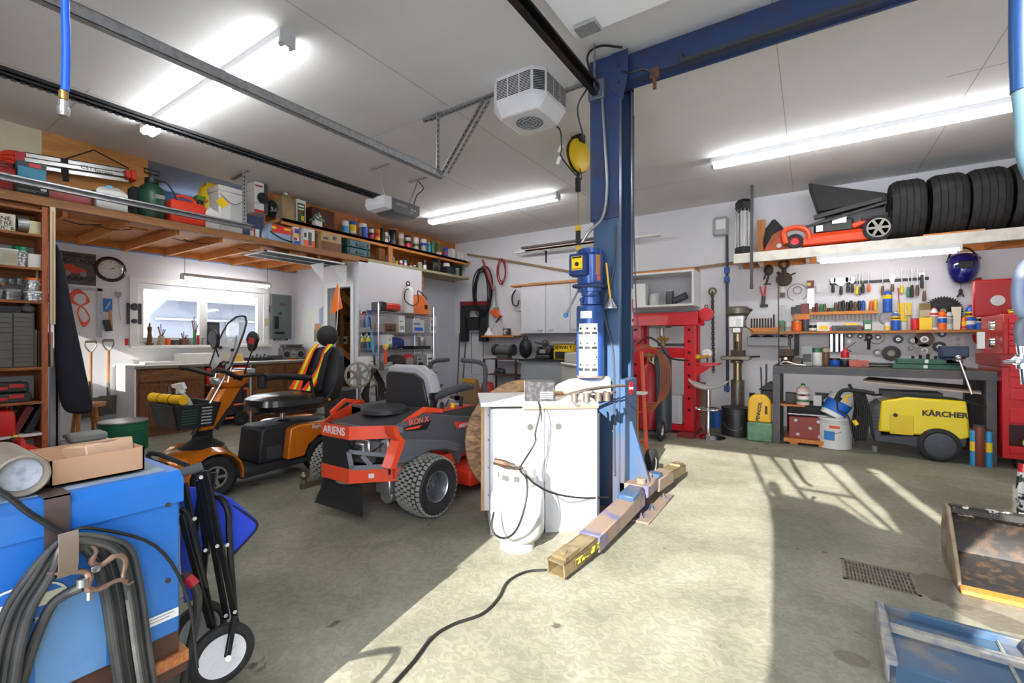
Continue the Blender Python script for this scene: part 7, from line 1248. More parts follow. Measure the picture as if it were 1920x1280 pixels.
t=thing('hook_strap','black curved hanging hook beside the white cabinets','hook',W(965,560,Y=YW-.03));MB().tube([(.02,0,.17),(-.06,0,.05),(-.04,0,-.1),(.06,0,-.14),(.09,0,-.03)],.014,6,5).build('hook',BLACK,t)
a,b=W(975,673,Y=6.85),W(1150,673,Y=6.85);ct=thing('back_counter','grey fronted counter with black top under the white wall cabinets','counter',((a.x+b.x)/2,7.1,0));wm_(ct).bb(a.x,6.87,0,b.x,YB-.002,a.z-.03).build('body',mat((158,162,168),.6),ct);wm_(ct).bb(a.x-.02,6.84,a.z-.03,b.x,YB-.002,a.z).build('top',mat((40,40,42),.5),ct);cz=a.z;wm_(ct).tube([(a.x+.02,6.85,cz-.1),(a.x+.06,6.82,cz-.09),(a.x+.1,6.84,cz-.08)],.01,6).build('latch',STEEL,ct)
def cb_(x0,x1,yt,Y=7.1):return spot(x0,x1,yt,cz+.001,Y=Y)
l,w,h=cb_(973,998,634);t=thing('cord_spool','black oval cord reel standing on the back counter','cord reel',l);MB().lathe([(0,-.05),(.9,-.05),(1,0),(.9,.05),(0,.05)],axis='y',n=26).build('spool',mat((36,38,42),.5),t);t.children[0].scale=(w/2,1,h/2);t.children[0].location.z=h/2;MB().tube([(-.05,0,h-.01),(0,0,h+.04),(.05,0,h-.01)],.01,6,3).build('handle',BLACK,t)
l,w,h=cb_(1003,1040,640);t=thing('bench_drill','dark grey sharpening machine with lamp on the back counter','machine',l);MB().bb(-w*.4,-.12,0,w*.4,.12,h*.25).bb(-w*.2,-.1,h*.25,w*.25,.1,h*.6).build('base',DGREY,t,bevel=.02);MB().cyl((-w*.35,0,h*.4),(-w*.2,0,h*.4),h*.3).cyl((w*.3,0,h*.35),(w*.45,0,h*.35),h*.3).build('wheel',BLACK,t);MB().ball(0,0,h*.9,.07,.06,.06).cyl((0,0,h*.5),(0,0,h*.9),.03).bar((-.2,0,h*.95),(.15,0,h*.7),.03).build('head',mat((70,70,72),.4),t);MB().bb(-.05,-.104,h*.35,.07,-.1,h*.55).build('plate',SILV,t)
l,w,h=cb_(1045,1082,640);t=thing('table_saw','yellow and black portable saw on the back counter','saw',l);MB().bb(-w*.5,-.18,0,w*.6,.2,h*.85).build('body',YELLOW,t,bevel=.01);MB().bb(-w*.4,-.19,.02,w*.5,-.18,h*.45).build('opening',BLACK,t);MB().bb(-w*.6,-.22,h*.9,w*.7,.22,h).build('table',SILV,t);text('DEWALT',t,BLACK,.09,(0,-.183,h*.66),bold=.002);MB().bb(w*.1,-.26,h*.45,w*.6,-.2,h*.6).build('rail',YELLOW,t)
l,w,h=spot(1063,1085,680,.0,Y=6.3);t=thing('vise_block','cream painted machine with clamp standing behind the white cabinet','machine',(l.x,6.3,0));MB().bb(-.14,-.1,0,.16,.12,.84).bb(-.1,-.09,.84,.2,.1,1.03).build('body',mat((196,194,178),.6),t,bevel=.01);MB().cyl((-.14,-.1,.86),(.14,-.12,.83),.03).build('clamp',SILV,t)
# ================================================================ right part of the back wall
def w_(x,y,o=.0):return W(x,y,Y=YB-o)
us2=thing('storage_shelf','long white fronted shelf of tyres high above the workbench','shelf',(.8,7.2,2.27));SZ2=2.395
wm_(us2).bb(-.88,6.88,2.27,2.6,6.92,2.40).build('front_board',mat((226,222,212),.6,dirt=.4,dcol=(180,170,150)),us2,bevel=.003)
wm_(us2).bb(-.88,6.92,2.37,2.6,7.49,2.39).build('deck',PLY,us2);wm_(us2).bb(-.88,7.45,2.27,2.6,7.49,2.37).bb(-.86,6.92,2.27,2.6,6.96,2.37).build('back_rail',PINE,us2)
for x in (-.86,-.6,-.05,.95,1.7):wm_(us2).bb(x,6.92,2.27,x+.04,7.45,2.37).build('cross_rail',WHITE if x < 1 else PINE,us2)
for i,(x0,x1) in enumerate(((1664,1740),(1738,1812),(1808,1888),(1886,1970))):
    a,b=W(x0,440,Y=7.2),W(x1,440,Y=7.2)
    t=thing('car_tyre',['first','second','third','fourth'][i]+' big black car tyre from the left standing on the high shelf','tyre',((a.x+b.x)/2-.03,7.13,SZ2-.001),0,'car tyres on the shelf');r=.36;t.location.z=2.402
    wheel(t,Vector(t.location)+Vector((0,0,r)),r,.3,.22,mat((60,62,66),.4,.5),'grooves',None,'tyre',5 if i == 0 else 0,-1)
sh_=lambda x0,x1,yt,Y=7.15:spot(x0,x1,yt,SZ2+.006,Y=Y)
l,w,h=sh_(1378,1412,375);t=thing('patio_heater','black hexagonal heater head with wire cage at the left end of the high shelf','heater',l);r=w*.45
MB().lathe([(r*1.1,0),(r*1.1,h*.14),(r*.9,h*.16)],n=6).build('base_cap',BLACK,t);MB().lathe([(r*.9,h*.8),(r*1.05,h*.84),(r*1.05,h*.94),(r*.7,h)],n=6).build('top_cap',BLACK,t);MB().cyl((0,0,h*.15),(0,0,h*.8),r*.45).build('glass_core',LGREY,t)
for i in range(14):a=i*math.pi/7;MB().cyl((r*.95*math.cos(a),r*.95*math.sin(a),h*.15),(r*.95*math.cos(a),r*.95*math.sin(a),h*.82),.004,n=5).build('cage_wire',SILV,t)
t=thing('wood_block','upright wood offcut beside the black heater head','wood block',sh_(1414,1420,385)[0]+Vector((.06,.1,0)));MB().bb(-.05,-.03,0,.05,.03,.5).build('block',PINE_Z,t)
t=thing('steel_bar','long dark steel bar with hooked end hanging in front of the high shelf','bar',W(1409,500,Y=6.86));a,b=W(1410,338,Y=6.85),W(1409,533,Y=6.85);wm_(t).bar(a,b,.02,.035).cyl(b,b+Vector((0,0,-.06)),.022).build('bar',DGREY,t)
l,w,h=sh_(1432,1470,412,7.25);t=thing('black_sack','black cloth sack behind the rusty bracket on the high shelf','sack',l);MB().loft([[(w*.5*k*math.cos(i*.628)*1.0,.13*k*math.sin(i*.628),z) for i in range(10)] for k,z in ((.9,0),(1,h*.4),(.8,h*.75),(.15,h))]).build('sack',mat((50,50,50),.9,bump=.4),t)
l,w,h=sh_(1434,1488,432,7.0);t=thing('rusty_bracket','rusty orange triangular steel bracket on the high shelf','bracket',l);RST=mat((170,76,40),.7,dirt=.7,dcol=(90,56,40),sc=10);MB().prism([(-w*.5,0),(w*.5,0),(w*.45,h*.35),(w*.05,h),(-w*.2,h*.8)],-.02,.02,'xz').bb(-w*.5,-.06,0,w*.4,.06,.03).build('plate',RST,t);MB().cyl((0,-.03,h*.25),(0,.03,h*.25),.03).build('bolt',STEEL,t)
# push mower on its side
l,w,h=sh_(1480,1656,400,7.15);t=thing('push_mower','orange lawn mower with folded handle lying on the high shelf','mower',l);ORM=mat((236,78,36),.4)
MB().loft([[(-w*.3,-.2,.03),(w*.28,-.2,.03),(w*.28,.22,.03),(-w*.3,.22,.03)],[(-w*.32,-.22,.12),(w*.3,-.22,.14),(w*.3,.24,.14),(-w*.32,.24,.12)],[(-w*.2,-.15,.19),(w*.2,-.15,.19),(w*.2,.18,.19),(-w*.2,.18,.19)]]).build('deck',ORM,t,bevel=.02,seg=2)
MB().tube([(-w*.45,-.2,.08),(-w*.47,-.2,.24),(-w*.36,-.2,.28),(-w*.26,-.2,.22),(-w*.24,-.2,.1)],.035,8,4).build('front_guard',ORM,t)
wheel(t,l+Vector((-w*.37,-.2,.1)),.095,.05,.05,mat((216,40,60),.4),'',None,'wheel',0,-1,axis='y');wheel(t,l+Vector((w*.33,-.23,.155)),.15,.06,.115,mat((140,138,130),.4,.3),'',None,'wheel',6,-1,axis='y')
MB().bb(-w*.2,-.14,.18,w*.14,.16,.34).bb(-w*.1,-.1,.33,w*.05,.1,.42).build('engine',mat((44,44,46),.5),t,bevel=.02);MB().bb(-w*.04,-.16,.28,w*.08,-.13,.36).bb(-w*.18,-.16,.2,-w*.12,-.13,.28).build('engine_label',SILV,t);MB().box(w*.22,-.1,.27,w*.2,.1,.07,(0,-22,0)).build('rear_cover',ORM,t,bevel=.015)
MB().bar((-w*.3,-.17,.27),(w*.40,-.17,.46),.03).bar((-w*.2,-.19,.38),(w*.36,-.19,.5),.05).bar((w*.2,-.17,.3),(w*.41,-.17,.32),.04).build('handle_bar',BLACK,t)
t2=thing('grass_chute','black cone shaped fabric grass bag resting on the orange mower','bag',l+Vector((0,0,.42)));f=lambda x,y,o=0:(lambda p:(p.x-t2.location.x,o,p.z-t2.location.z))(W(x,y,Y=7.15))
P=[f(1516,350),f(1660,368),f(1662,382),f(1534,402)];MB().loft([[(p[0],-.16,p[2]) for p in P],[(p[0],.16,p[2]) for p in P]]).build('bag',mat((40,40,42),.75),t2,bevel=.01)
o=thing('wood_strip','short pine strip lying on the shelf edge below the tyres','wood strip',W(1787,438,Y=6.93));o.location.z=2.402;MB().bb(-.25,-.02,0,.25,.02,.02).build('strip',PINE,o)
lamp('tube light fixed under the high shelf over the tool wall',tuple(W(1533,500,Y=6.8))[:2]+(2.208,),tuple(W(1800,500,Y=6.8))[:2]+(2.208,),1,.1,.06)
# conduit and box
t=thing('meter_box','small clear electrical box on the back wall left of the heater','electrical box',w_(1351,425,.04));MB().bb(-.11,-.03,-.14,.11,.03,.15).build('box',mat((176,178,180),.4),t,bevel=.03);MB().bb(-.06,-.032,-.04,.07,-.03,.1).build('label',WHITE,t)
t=thing('steel_post','thin dark pole with blue clamps standing against the back wall','pole',w_(1364,640,.1));t.location.z=0;a,b=W(1363,440,Y=7.4),W(1364,735,Y=7.4);wm_(t).cyl(a,b,.02).build('tube',mat((60,66,74),.4,.5),t)
for y in (507,524,728):c=W(1363,y,Y=7.39);wm_(t).bb(c.x-.035,7.35,c.z-.04,c.x+.035,7.42,c.z+.04).build('clamp',mat((40,84,160),.5),t)
t.location.z=0
t=thing('hanging_chain','rusty chain hanging on a nail beside the red press','chain',w_(1337,560,.03));a,b=w_(1336,550,.04),w_(1338,700,.04);k=30
m=wm_(t)
for i in range(k):c=a.lerp(b,i/k);m.tube([c+Vector((.018*math.cos(q)*(1 if i % 2 else .3),.018*math.cos(q)*(.3 if i % 2 else 1),.035*math.sin(q))) for q in [j*math.pi/4 for j in range(8)]],.006,5,closed=True)
m.build('chain',IRON,t);wm_(t).torus(a+Vector((0,0,.03)),.05,.012,'y',14,6).build('ring',mat((130,116,60),.4,.7),t)
# open white box shelf
a,b=W(1170,515,Y=7.0),W(1301,572,Y=7.0);t=thing('open_wall_box','open fronted white wall cabinet holding cans above the red press','cabinet',((a.x+b.x)/2,7.25,b.z));tt=.03
wm_(t).bb(a.x,7.0,b.z,b.x,YB-.01,b.z+tt).bb(a.x,7.0,a.z-tt,b.x,YB-.01,a.z).bb(a.x,7.0,b.z+tt,a.x+tt,YB-.01,a.z-tt).bb(b.x-tt,7.0,b.z+tt,b.x,YB-.01,a.z-tt).build('case',WHITE,t);zz=b.z+tt+.001;bz_=b.z
o=tag(MB().bb(-.75,-.2,0,.7,.2,.03).build('plank',PINE),'pine boards lying on the open white wall cabinet','plank',loc=(b.x-.7,7.25,a.z+.001))
o=tag(MB().bb(-.5,-.12,0,.6,.12,.02).build('plank',mat((120,116,108),.7)),'grey board lying on the pine boards above the open cabinet','plank',loc=(b.x-.6,7.25,a.z+.033))
for (x0,x1,y,c,la,nm) in ((1187,1215,533,'w','dirty white carton in the open wall cabinet','b'),(1218,1236,551,'s','ribbed silver duct collar in the open wall cabinet','c'),(1249,1263,545,'d','dark grey pot in the open wall cabinet','c')):
    l,w,h=spot(x0,x1,y,zz,Y=7.2);(carton(la,l,w*.9,.2,h,CL[c],face='y') if nm == 'b' else can(la,l,w,h,CL[c]))
l,w,h=spot(1264,1290,550,zz,Y=7.2);t=tag(MB().tube([(-w*.5,0,.06),(0,0,h*.6),(w*.4,0,h*.85)],.055,10,4).build('duct_elbow',DGREY),'dark grey bent duct in the open wall cabinet','duct',loc=l)
# red press
PR=mat((214,18,34),.35,coat=.3,dirt=.2,dcol=(150,20,30));p=thing('hydraulic_press','big red hydraulic shop press with drilled uprights behind the lift','press',(-1.65,6.2,0));xr=W(1300,700,Y=6.1).x
q=lambda x,y:W(x,y,Y=6.1)
for x0,x1 in ((1181,1202),(1282,1302)):
    A_,B_=q(x0,600),q(x1,600);z1=q(x1,600).z;wm_(p).bb(A_.x,6.1,.05,B_.x,6.22,q(x1,606).z).build('upright',PR,p,bevel=.004)
    wm_(p).bb(A_.x,6.36,.05,B_.x,6.48,q(x1,606).z).build('upright',PR,p,bevel=.004)
    for k in range(8):c=q((x0+x1)/2,618+21.5*k);wm_(p).cyl(c+Vector((0,-.003,0)),c+Vector((0,.001,0)),.019,n=14).build('pin_hole',mat((50,10,14),.8),p)
A_,B_=q(1178,588),q(1306,609);wm_(p).bb(A_.x,6.06,B_.z,B_.x+.02,6.1,A_.z).bb(A_.x,6.48,B_.z,B_.x+.02,6.52,A_.z).build('top_beam',PR,p,bevel=.004);wm_(p).bb(A_.x,6.05,A_.z,B_.x,6.53,A_.z+.02).build('top_plate',mat((90,94,100),.4,.5),p)
A_,B_=q(1190,651),q(1282,671);wm_(p).bb(A_.x,6.08,B_.z,B_.x,6.1,A_.z).bb(A_.x,6.48,B_.z,B_.x,6.5,A_.z).build('bed_beam',PR,p,bevel=.004);A_=q(1180,800);wm_(p).bb(A_.x,6.12,q(1200,800).z,q(1300,800).x,6.4,q(1200,790).z).build('lower_beam',PR,p)
for x in (1192,1296):c=q(x,820);wm_(p).bb(c.x-.13,5.9,0,c.x+.06,6.7,.04).build('foot',mat((150,50,46),.6),p)
c=q(1320,588);wm_(p).cyl((c.x,6.2,c.z),(c.x,6.3,c.z),.085,n=24).bar((c.x-.2,6.25,c.z+.02),(c.x,6.25,c.z),.06).build('winch_pulley',PR,p);wm_(p).torus((c.x,6.25,c.z+.1),.02,.006,'y',12,6).build('eye',IRON,p)
c=q(1235,610);wm_(p).bb(c.x-.13,6.12,c.z-.03,c.x+.09,6.4,c.z+.06).build('jack_mount',mat((130,130,126),.5,.4),p);wm_(p).cyl((c.x,6.25,c.z-.03),(c.x,6.25,c.z-.22),.03).cyl((c.x,6.25,c.z-.18),(c.x,6.25,c.z-.22),.07).build('ram',SILV,p)
c=q(1262,648);wm_(p).bb(c.x-.2,6.1,c.z-.01,c.x+.12,6.4,c.z+.03).build('bed_plate',DGREY,p);c=q(1318,683);wm_(p).bb(c.x-.12,6.15,c.z-.01,c.x+.16,6.45,c.z+.01).prism([(c.x-.12,c.z-.02),(c.x+.1,c.z-.02),(c.x-.12,c.z-.18)],6.2,6.22,'xz').build('side_tray',PR,p)
t=thing('gauge','round white pressure gauge on the side tray of the red press','gauge',q(1323,662)+Vector((0,.1,0)));MB().lathe([(0,-.01),(.06,-.01),(.065,.03),(0,.03)],axis='y',n=22).build('case',SILV,t);MB().cyl((0,-.014,0),(0,-.011,0),.055,n=22).bar((0,-.015,-.02),(.01,-.016,.045),.008,.002).build('dial',mat((226,222,216),.5),t);MB().cyl((0,.01,-.06),(0,.01,-.12),.01).build('stem',IRON,t)
t=thing('brass_tool','yellow and brass regulator lying on the side tray of the red press','tool',q(1312,675)+Vector((0,.1,.035)));MB().ball(-.06,0,0,.07,.04,.04).cyl((0,0,0),(.1,0,.02),.02).build('body',mat((190,150,50),.35,.6),t)
# torch cart
t=thing('torch_cart','gas welding cart with red and grey cylinders beside the red press','cart',(-2.0,5.6,0));cp_=lambda x,Y:W(x,700,Y=Y).x
for (x,m_,r,h) in ((1218,mat((170,30,36),.4),.12,.95),(1243,mat((66,74,82),.4,.4),.105,1.15)):wm_(t).lathe([(0,.08),(r,.1),(r,h*.85),(r*.4,h*.96),(0,h)],(cp_(x,5.75),5.75,0),n=22).build('cylinder',m_,t);wm_(t).cyl((cp_(x,5.75),5.75,h),(cp_(x,5.75),5.75,h+.12),.03).bar((cp_(x,5.75)-.06,5.72,h+.08),(cp_(x,5.75)+.08,5.72,h+.08),.03).build('regulator',mat((150,120,60),.4,.6),t)
wheel(t,(cp_(1239,5.55),5.55,.13),.13,.05,.07,SILV,'',None,'wheel');wm_(t).bb(cp_(1205,5.7),5.6,.07,cp_(1250,5.7),5.9,.09).build('base',mat((50,60,90),.5),t)
HO=mat((170,96,60),.6);xx=cp_(1232,5.5)
hs=thing('torch_hoses','bundle of orange brown gas hoses hanging over the welding cart','hose',(xx,5.5,1.0))
for i in range(7):wm_(hs).tube([W(1195-i*2,655+i,Y=5.5-.02*i),W(1215,646+i,Y=5.45),W(1236+i*2.6,672,Y=5.42-.02*i),W(1238+i*3,725,Y=5.42-.01*i),W(1228+i*1.5,765-i*2,Y=5.42),W(1205,778-i*4,Y=5.45)],.006,7,5).build('hose',HO,hs)
wm_(hs).tube([W(1195,645,Y=5.45),W(1215,632,Y=5.45),W(1238,645,Y=5.45),W(1255,670,Y=5.45),W(1290,676,Y=5.9)],.011,7,5).build('black_hose',BLACK,hs)
t=thing('hand_truck','orange red hand truck with knobbly wheel standing behind the lift column','hand truck',(-1.0,4.3,0));OT2=mat((232,90,60),.45,dirt=.3,dcol=(150,70,50));A_,B_=D(1203,660,4.9),D(1213,865,4.35)
wm_(t).cyl(A_,B_,.02).bar(D(1190,772,4.7),D(1210,772,4.6),.02).bar(D(1190,828,4.6),D(1210,828,4.5),.02).build('frame',OT2,t);c=W(1221,897,Z=0);wheel(t,(c.x,c.y,.13),.128,.075,.06,mat((220,216,204),.4),'grooves',None,'wheel')
t=thing('plywood_edge','narrow upright plywood panel with clamps behind the lift column','panel',W(1193,880,Z=0));A_=D(1193,738,4.15);MB().bb(-.015,-.02,0,.015,.02,A_.z).build('panel',PINE_Z,t);wm_(t).bb(A_.x-.1,A_.y-.06,A_.z,A_.x+.09,A_.y+.05,A_.z+.02).build('bracket',WHITE,t)
l,w,h=spot(1250,1280,742,.06,Y=6.25);carton('white ribbed plastic bin on the lower beam of the red press',(l.x,6.27,.12),w*1.1,.22,h*.9,mat((214,216,218),.5),((.1,.05,.14,.95,LGREY),(.4,.05,.44,.95,LGREY),(.7,.05,.74,.95,LGREY)),name='plastic_bin',cat='bin',face='y')
# stool, pails, drill press
t=thing('bar_stool','chrome bar stool with curved grey seat on a round base','stool',W(1328,820,Z=0));MB().lathe([(.2,0),(.2,.008),(.12,.03),(.04,.05),(.03,.06)],n=30).build('base',CHROME,t);MB().cyl((0,0,.05),(0,0,.62),.028).build('post',CHROME,t);MB().torus((0,-.02,.36),.15,.01,'z',24,7).bar((-.15,-.02,.36),(.15,-.02,.36),.014).build('foot_ring',CHROME,t)
rg=[[(.24*u*math.cos(2*math.pi*i/24),.19*u*math.sin(2*math.pi*i/24),.64+zz_+.09*abs(math.cos(2*math.pi*i/24)*u)**2.2) for i in range(24)] for u,zz_ in ((.2,-.03),(.9,-.03),(1,-.01),(.98,.0),(.3,.0))];MB().loft(rg).build('seat',mat((178,178,174),.4),t)
t=can('black plastic pail with wire handle under the drill press',W(1381,815,Z=0),.36,.36,mat((34,35,38),.4),BLACK,[(.8,.83,DGREY),(.9,.93,DGREY)],None,'pail','pail');MB().tube([(-.18,0,.28),(-.1,-.16,.12),(.06,-.18,.1),(.18,0,.28)],.004,5,5).build('wire_handle',STEEL,t)
t=can('bright blue plastic pail behind the bar stool',W(1345,800,Z=0),.28,.28,mat((30,96,176),.4),None,[(.9,.95,CL['b'])],None,'pail','pail')
o=thing('brown_board','brown board standing between the red press and the stool','board',W(1314,806,Z=0));MB().bb(-.06,-.015,0,.06,.015,.65).build('board',mat((128,112,98),.8),o)
dp=thing('drill_press','old grey drill press with belt head and round column','drill press',(W(1383,700,Y=6.9).x,6.9,0));OLV=mat((120,114,104),.4,.5,dirt=.5,dcol=(80,74,62),sc=10);zf=lambda y:W(1383,y,Y=6.9).z
MB().cyl((0,0,.3),(0,0,zf(712)),.085).build('column_base',OLV,dp);MB().cyl((0,0,zf(712)),(0,0,zf(600)),.055).build('column',mat((150,136,110),.3,.8),dp);MB().bb(-.1,-.16,zf(615),.1,.1,zf(592)).bb(-.06,-.12,zf(625),.06,.04,zf(612)).build('head',SILV,dp,bevel=.015);MB().lathe([(.12,zf(592)),(.15,zf(588)),(.15,zf(578)),(.12,zf(575)),(0,zf(574))],n=26).build('belt_cover',OLV,dp)
MB().bb(-.18,-.24,zf(674),.17,.05,zf(667)).cyl((0,-.08,zf(674)),(0,-.08,zf(680)),.08).build('table',OLV,dp,bevel=.01);MB().bb(-.07,-.14,zf(667),.1,-.02,zf(656)).cyl((0,-.1,zf(640)),(0,-.1,zf(655)),.02).build('drill_vise',IRON,dp);MB().cyl((.08,-.1,zf(605)),(.17,-.12,zf(584)),.007).ball(.175,-.12,zf(583),.02).cyl((.1,-.1,zf(612)),(.2,-.14,zf(622)),.006).cyl((.15,-.1,zf(668)),(.28,-.12,zf(667)),.012).build('feed_lever',BLACK,dp);MB().bb(0,-.162,zf(612),.06,-.16,zf(598)).build('plate',WHITE,dp)
MB().cyl((0,0,0),(0,0,.3),.1).build('base',OLV,dp)
b_=thing('oil_jug','yellow motor oil jug standing on the green tin','jug',W(1424,790,Y=6.25));b_.location.z=W(1424,790,Y=6.25).z;gz_=b_.location.z;MB().loft([[(-.125*k,-.06,z),(.125*k,-.06,z),(.125*k,.06,z),(-.125*k,.06,z)] for k,z in ((.95,0),(1,.02),(.97,.26),(.7,.31),(.4,.33))]).build('body',mat((246,190,20),.4),b_,bevel=.015,seg=2);MB().cyl((-.08,0,.28),(-.08,0,.345),.03).build('cap',BLACK,b_);text('PENNZOIL',b_,BLACK,.05,(.0,-.062,.13),(90,-82,0),bold=.002);MB().bb(.06,-.062,.1,.09,-.0605,.2).build('grip_opening',mat((120,84,20),.8),b_,bevel=.005)
t=thing('green_tin','worn green square tin on the floor left of the workbench','tin',W(1425,826,Z=0));t.location.y=6.25;MB().bb(-.135,-.1,0,.135,.1,gz_-.001).build('tin',mat((110,150,118),.5,dirt=.6,dcol=(70,86,76),sc=9),t,bevel=.02,seg=2)
# ================================================================ workbench
BM=mat((74,76,82),.5,.3,dirt=.5,dcol=(110,92,76),sc=8);wb_=thing('workbench','long dark steel workbench along the tool wall','workbench',(.56,6.6,0));bx0,bx1,by0,by1,bz=-.37,1.5,6.19,7.0,.91
wm_(wb_).bb(bx0,by0-.01,bz-.012,bx1,by1,bz).build('top',mat((84,78,72),.45,.3,dirt=.4,dcol=(120,108,96)),wb_);wm_(wb_).bb(bx0,by0,bz-.085,bx1,by0+.04,bz-.012).bb(bx0,by1-.04,bz-.085,bx1,by1,bz-.012).build('apron',BM,wb_)
for x in (bx0,bx1-.075):
    for y in (by0,by1-.075):wm_(wb_).bb(x,y,0,x+.075,y+.075,bz-.085).build('leg',BM,wb_,bevel=.003)
wm_(wb_).bb(bx1-.05,by0+.08,.12,bx1-.04,by1-.08,bz-.1).build('side_plate',mat((70,56,48),.7),wb_)
bn=lambda x0,x1,yt,Y=6.5:spot(x0,x1,yt,bz+.001,Y=Y)
for (x0,x1,y,k,c,mk,la) in ((1472,1504,671,'b','k','n','black tray of rags on the workbench beside the rusty vise'),(1504,1522,649,'b','g','k','upright drill index box of bits on the workbench'),(1523,1541,652,'c','w','e','white tin with teal band and violet dot on the workbench'),(1542,1555,651,'c','n','t','tall rusty tube of welding rods on the workbench'),
    (1556,1574,671,'c','b','k','bright blue tin lying half open on the workbench'),(1576,1592,673,'c','k','d','black tin under the red oil can'),(1594,1625,675,'b','r','w','dusty red toolbox lying on the workbench')):
    l,w,h=bn(x0,x1,y);cc_=mat((200,110,100),.7) if 'dusty' in la else CL[c];(carton(la,l,w*.95,.14,h,cc_,((.1,.2,.9,.6,CL[mk]),) if k == 'b' and 'dusty' not in la else (),face='y') if k == 'b' else can(la,l,w*.95,h,cc_,CL['d'],[(.75,.95,CL[mk])],None,'tin'))
l,w,h=bn(1577,1592,655);t=thing('oil_can','small red pump oil can with thin spout on the workbench','oil can',l+Vector((0,0,.1)));MB().lathe([(.04,0),(.04,.07),(.02,.09),(.015,.11)],n=16).build('can',CL['r'],t);MB().cyl((0,0,.1),(.1,0,.18),.004).cyl((.02,0,.1),(.06,0,.07),.005).build('spout',IRON,t)
l,w,h=bn(1628,1685,676);t=thing('torque_wrench','long dark torque wrench and bars lying on the workbench','wrench',l);MB().cyl((-.25,0,.05),(.2,.05,.03),.014).cyl((-.2,-.06,.02),(.22,-.04,.02),.012).build('shaft',mat((90,88,86),.3,.8),t);MB().bb(-.3,-.05,0,-.22,.05,.08).build('head',IRON,t)
for i,(x0,x1,y,dz) in enumerate(((1685,1782,688,0),(1693,1777,676,.055))):l,w,h=bn(x0,x1,y,6.4);t=carton(['long green metal socket case lying on the workbench','open green socket tray on top of the long green case'][i],l+Vector((0,0,dz)),w,.18,.05,mat((50,96,78),.5),((.46,.2,.52,.9,WHITE),),name='socket_case',cat='case',face='y')
for i in range(5):o=tag(MB().cyl((0,0,0),(0,0,.03+.01*(i % 3)),.014,n=10).build('socket',BLACK),['first','second','middle','fourth','last'][i]+' black socket from the left in the open green tray','socket','sockets in the green tray',l+Vector((-.1+.06*i,0,dz+.051)))
l,w,h=bn(1783,1800,678,6.4);t=carton('small tin dish of bolts beside the blue vise',l,w,.1,.05,SILV,name='dish',cat='dish')
def vise(label,loc,rz,m_,s=1):
    t=thing('bench_vise',label,'vise',loc,rz);MB().lathe([(.1*s,0),(.1*s,.03*s),(.06*s,.06*s)],n=18).bb(-.06*s,-.1*s,.05*s,.06*s,.12*s,.12*s).build('base',m_,t,bevel=.01);MB().bb(-.09*s,-.06*s,.1*s,.09*s,.03*s,.22*s).bb(-.09*s,-.16*s,.12*s,.09*s,-.08*s,.22*s).build('jaws',m_,t,bevel=.008);MB().cyl((0,-.12*s,.1*s),(0,-.26*s,.1*s),.018*s).build('screw',SILV,t);return t
t=vise('big blue and black bench vise at the right end of the workbench',(1.22,6.42,bz+.001),0,mat((44,62,92),.5,dirt=.6,dcol=(40,40,44)),1.1);A_=D(1826,690,4.2);MB().cyl((0,-.28,.13),(.09,-.3,-.22),.012).ball(0,-.28,.13,.028).build('handle',CHROME,t)
vise('rusty old bench vise at the left end of the workbench',(-.24,6.42,bz+.001),0,IRON,.9)
t=thing('locking_pliers','silver locking pliers lying on the left corner of the workbench','pliers',(-.2,6.23,bz+.002));MB().tube([(-.1,0,.02),(-.06,0,.05),(0,0,.04),(.06,0,.02),(.16,0,.01)],.01,6,4).tube([(-.1,.02,.01),(0,.02,.01),(.14,.02,.01)],.008,6).build('pliers',SILV,t)
# under the bench
t=thing('under_shelf','small plywood shelf bolted under the left end of the workbench','shelf',(-.25,6.4,.46));MB().bb(-.27,-.18,-.015,.2,.2,.0).build('board',PINE,t)
bottle('pink white oil bottle with green cap on the small shelf under the workbench',(-.02-.05,6.3,.461),.13,.25,mat((232,200,190),.4),mat((30,110,60),.4),[(.3,.62,WHITE),(.42,.52,CL['r']),(.15,.25,CL['e'])],sh=.76);carton('small grey box right of the pink oil bottle',(.07,6.32,.461),.08,.08,.12,LGREY,name='box');carton('dark plastic caddy behind the pink oil bottle',(-.15,6.45,.461),.2,.12,.12,DGREY,name='caddy',cat='caddy')
t=thing('hand_drill','black cordless tool with long bits on the under bench shelf','tool',(-.42,6.38,.461));MB().bb(-.09,-.05,0,.1,.05,.14).prism([(-.12,.14),(.1,.14),(.02,.26)],-.03,.03,'xz').build('body',BLACK,t,bevel=.01);MB().cyl((-.08,0,.14),(-.09,0,.42),.009).cyl((-.03,0,.2),(-.03,0,.46),.01).build('bit',DGREY,t)
t=thing('wood_dolly','low pine dolly on the floor carrying the red metal box','dolly',(-.02,6.4,0));MB().bb(-.24,-.2,.03,.24,.2,.07).build('deck',PINE,t);[MB().bb(x-.04,-.18,0,x+.04,.18,.03).build('runner',PINE,t) for x in (-.14,.14)]
t=thing('red_metal_box','worn dark red metal box on the low pine dolly under the bench','box',(-.02,6.4,.071));MB().bb(-.19,-.15,0,.19,.15,.25).build('box',mat((140,52,44),.5,dirt=.4,dcol=(96,44,40),sc=14),t,bevel=.005);[MB().cyl((x,-.152,z),(x,-.15,z),.018,n=12).build('slot',LGREY,t) for x,z in ((-.12,.21),(.1,.21),(.02,.13),(-.1,.05),(.11,.04))]
t=thing('steel_tube','shiny steel tube lying on the red metal box','tube',(-.02,6.33,.34));MB().cyl((-.2,0,0),(.19,0,-.0),.02).build('tube',STEEL,t);t.location.z=.342
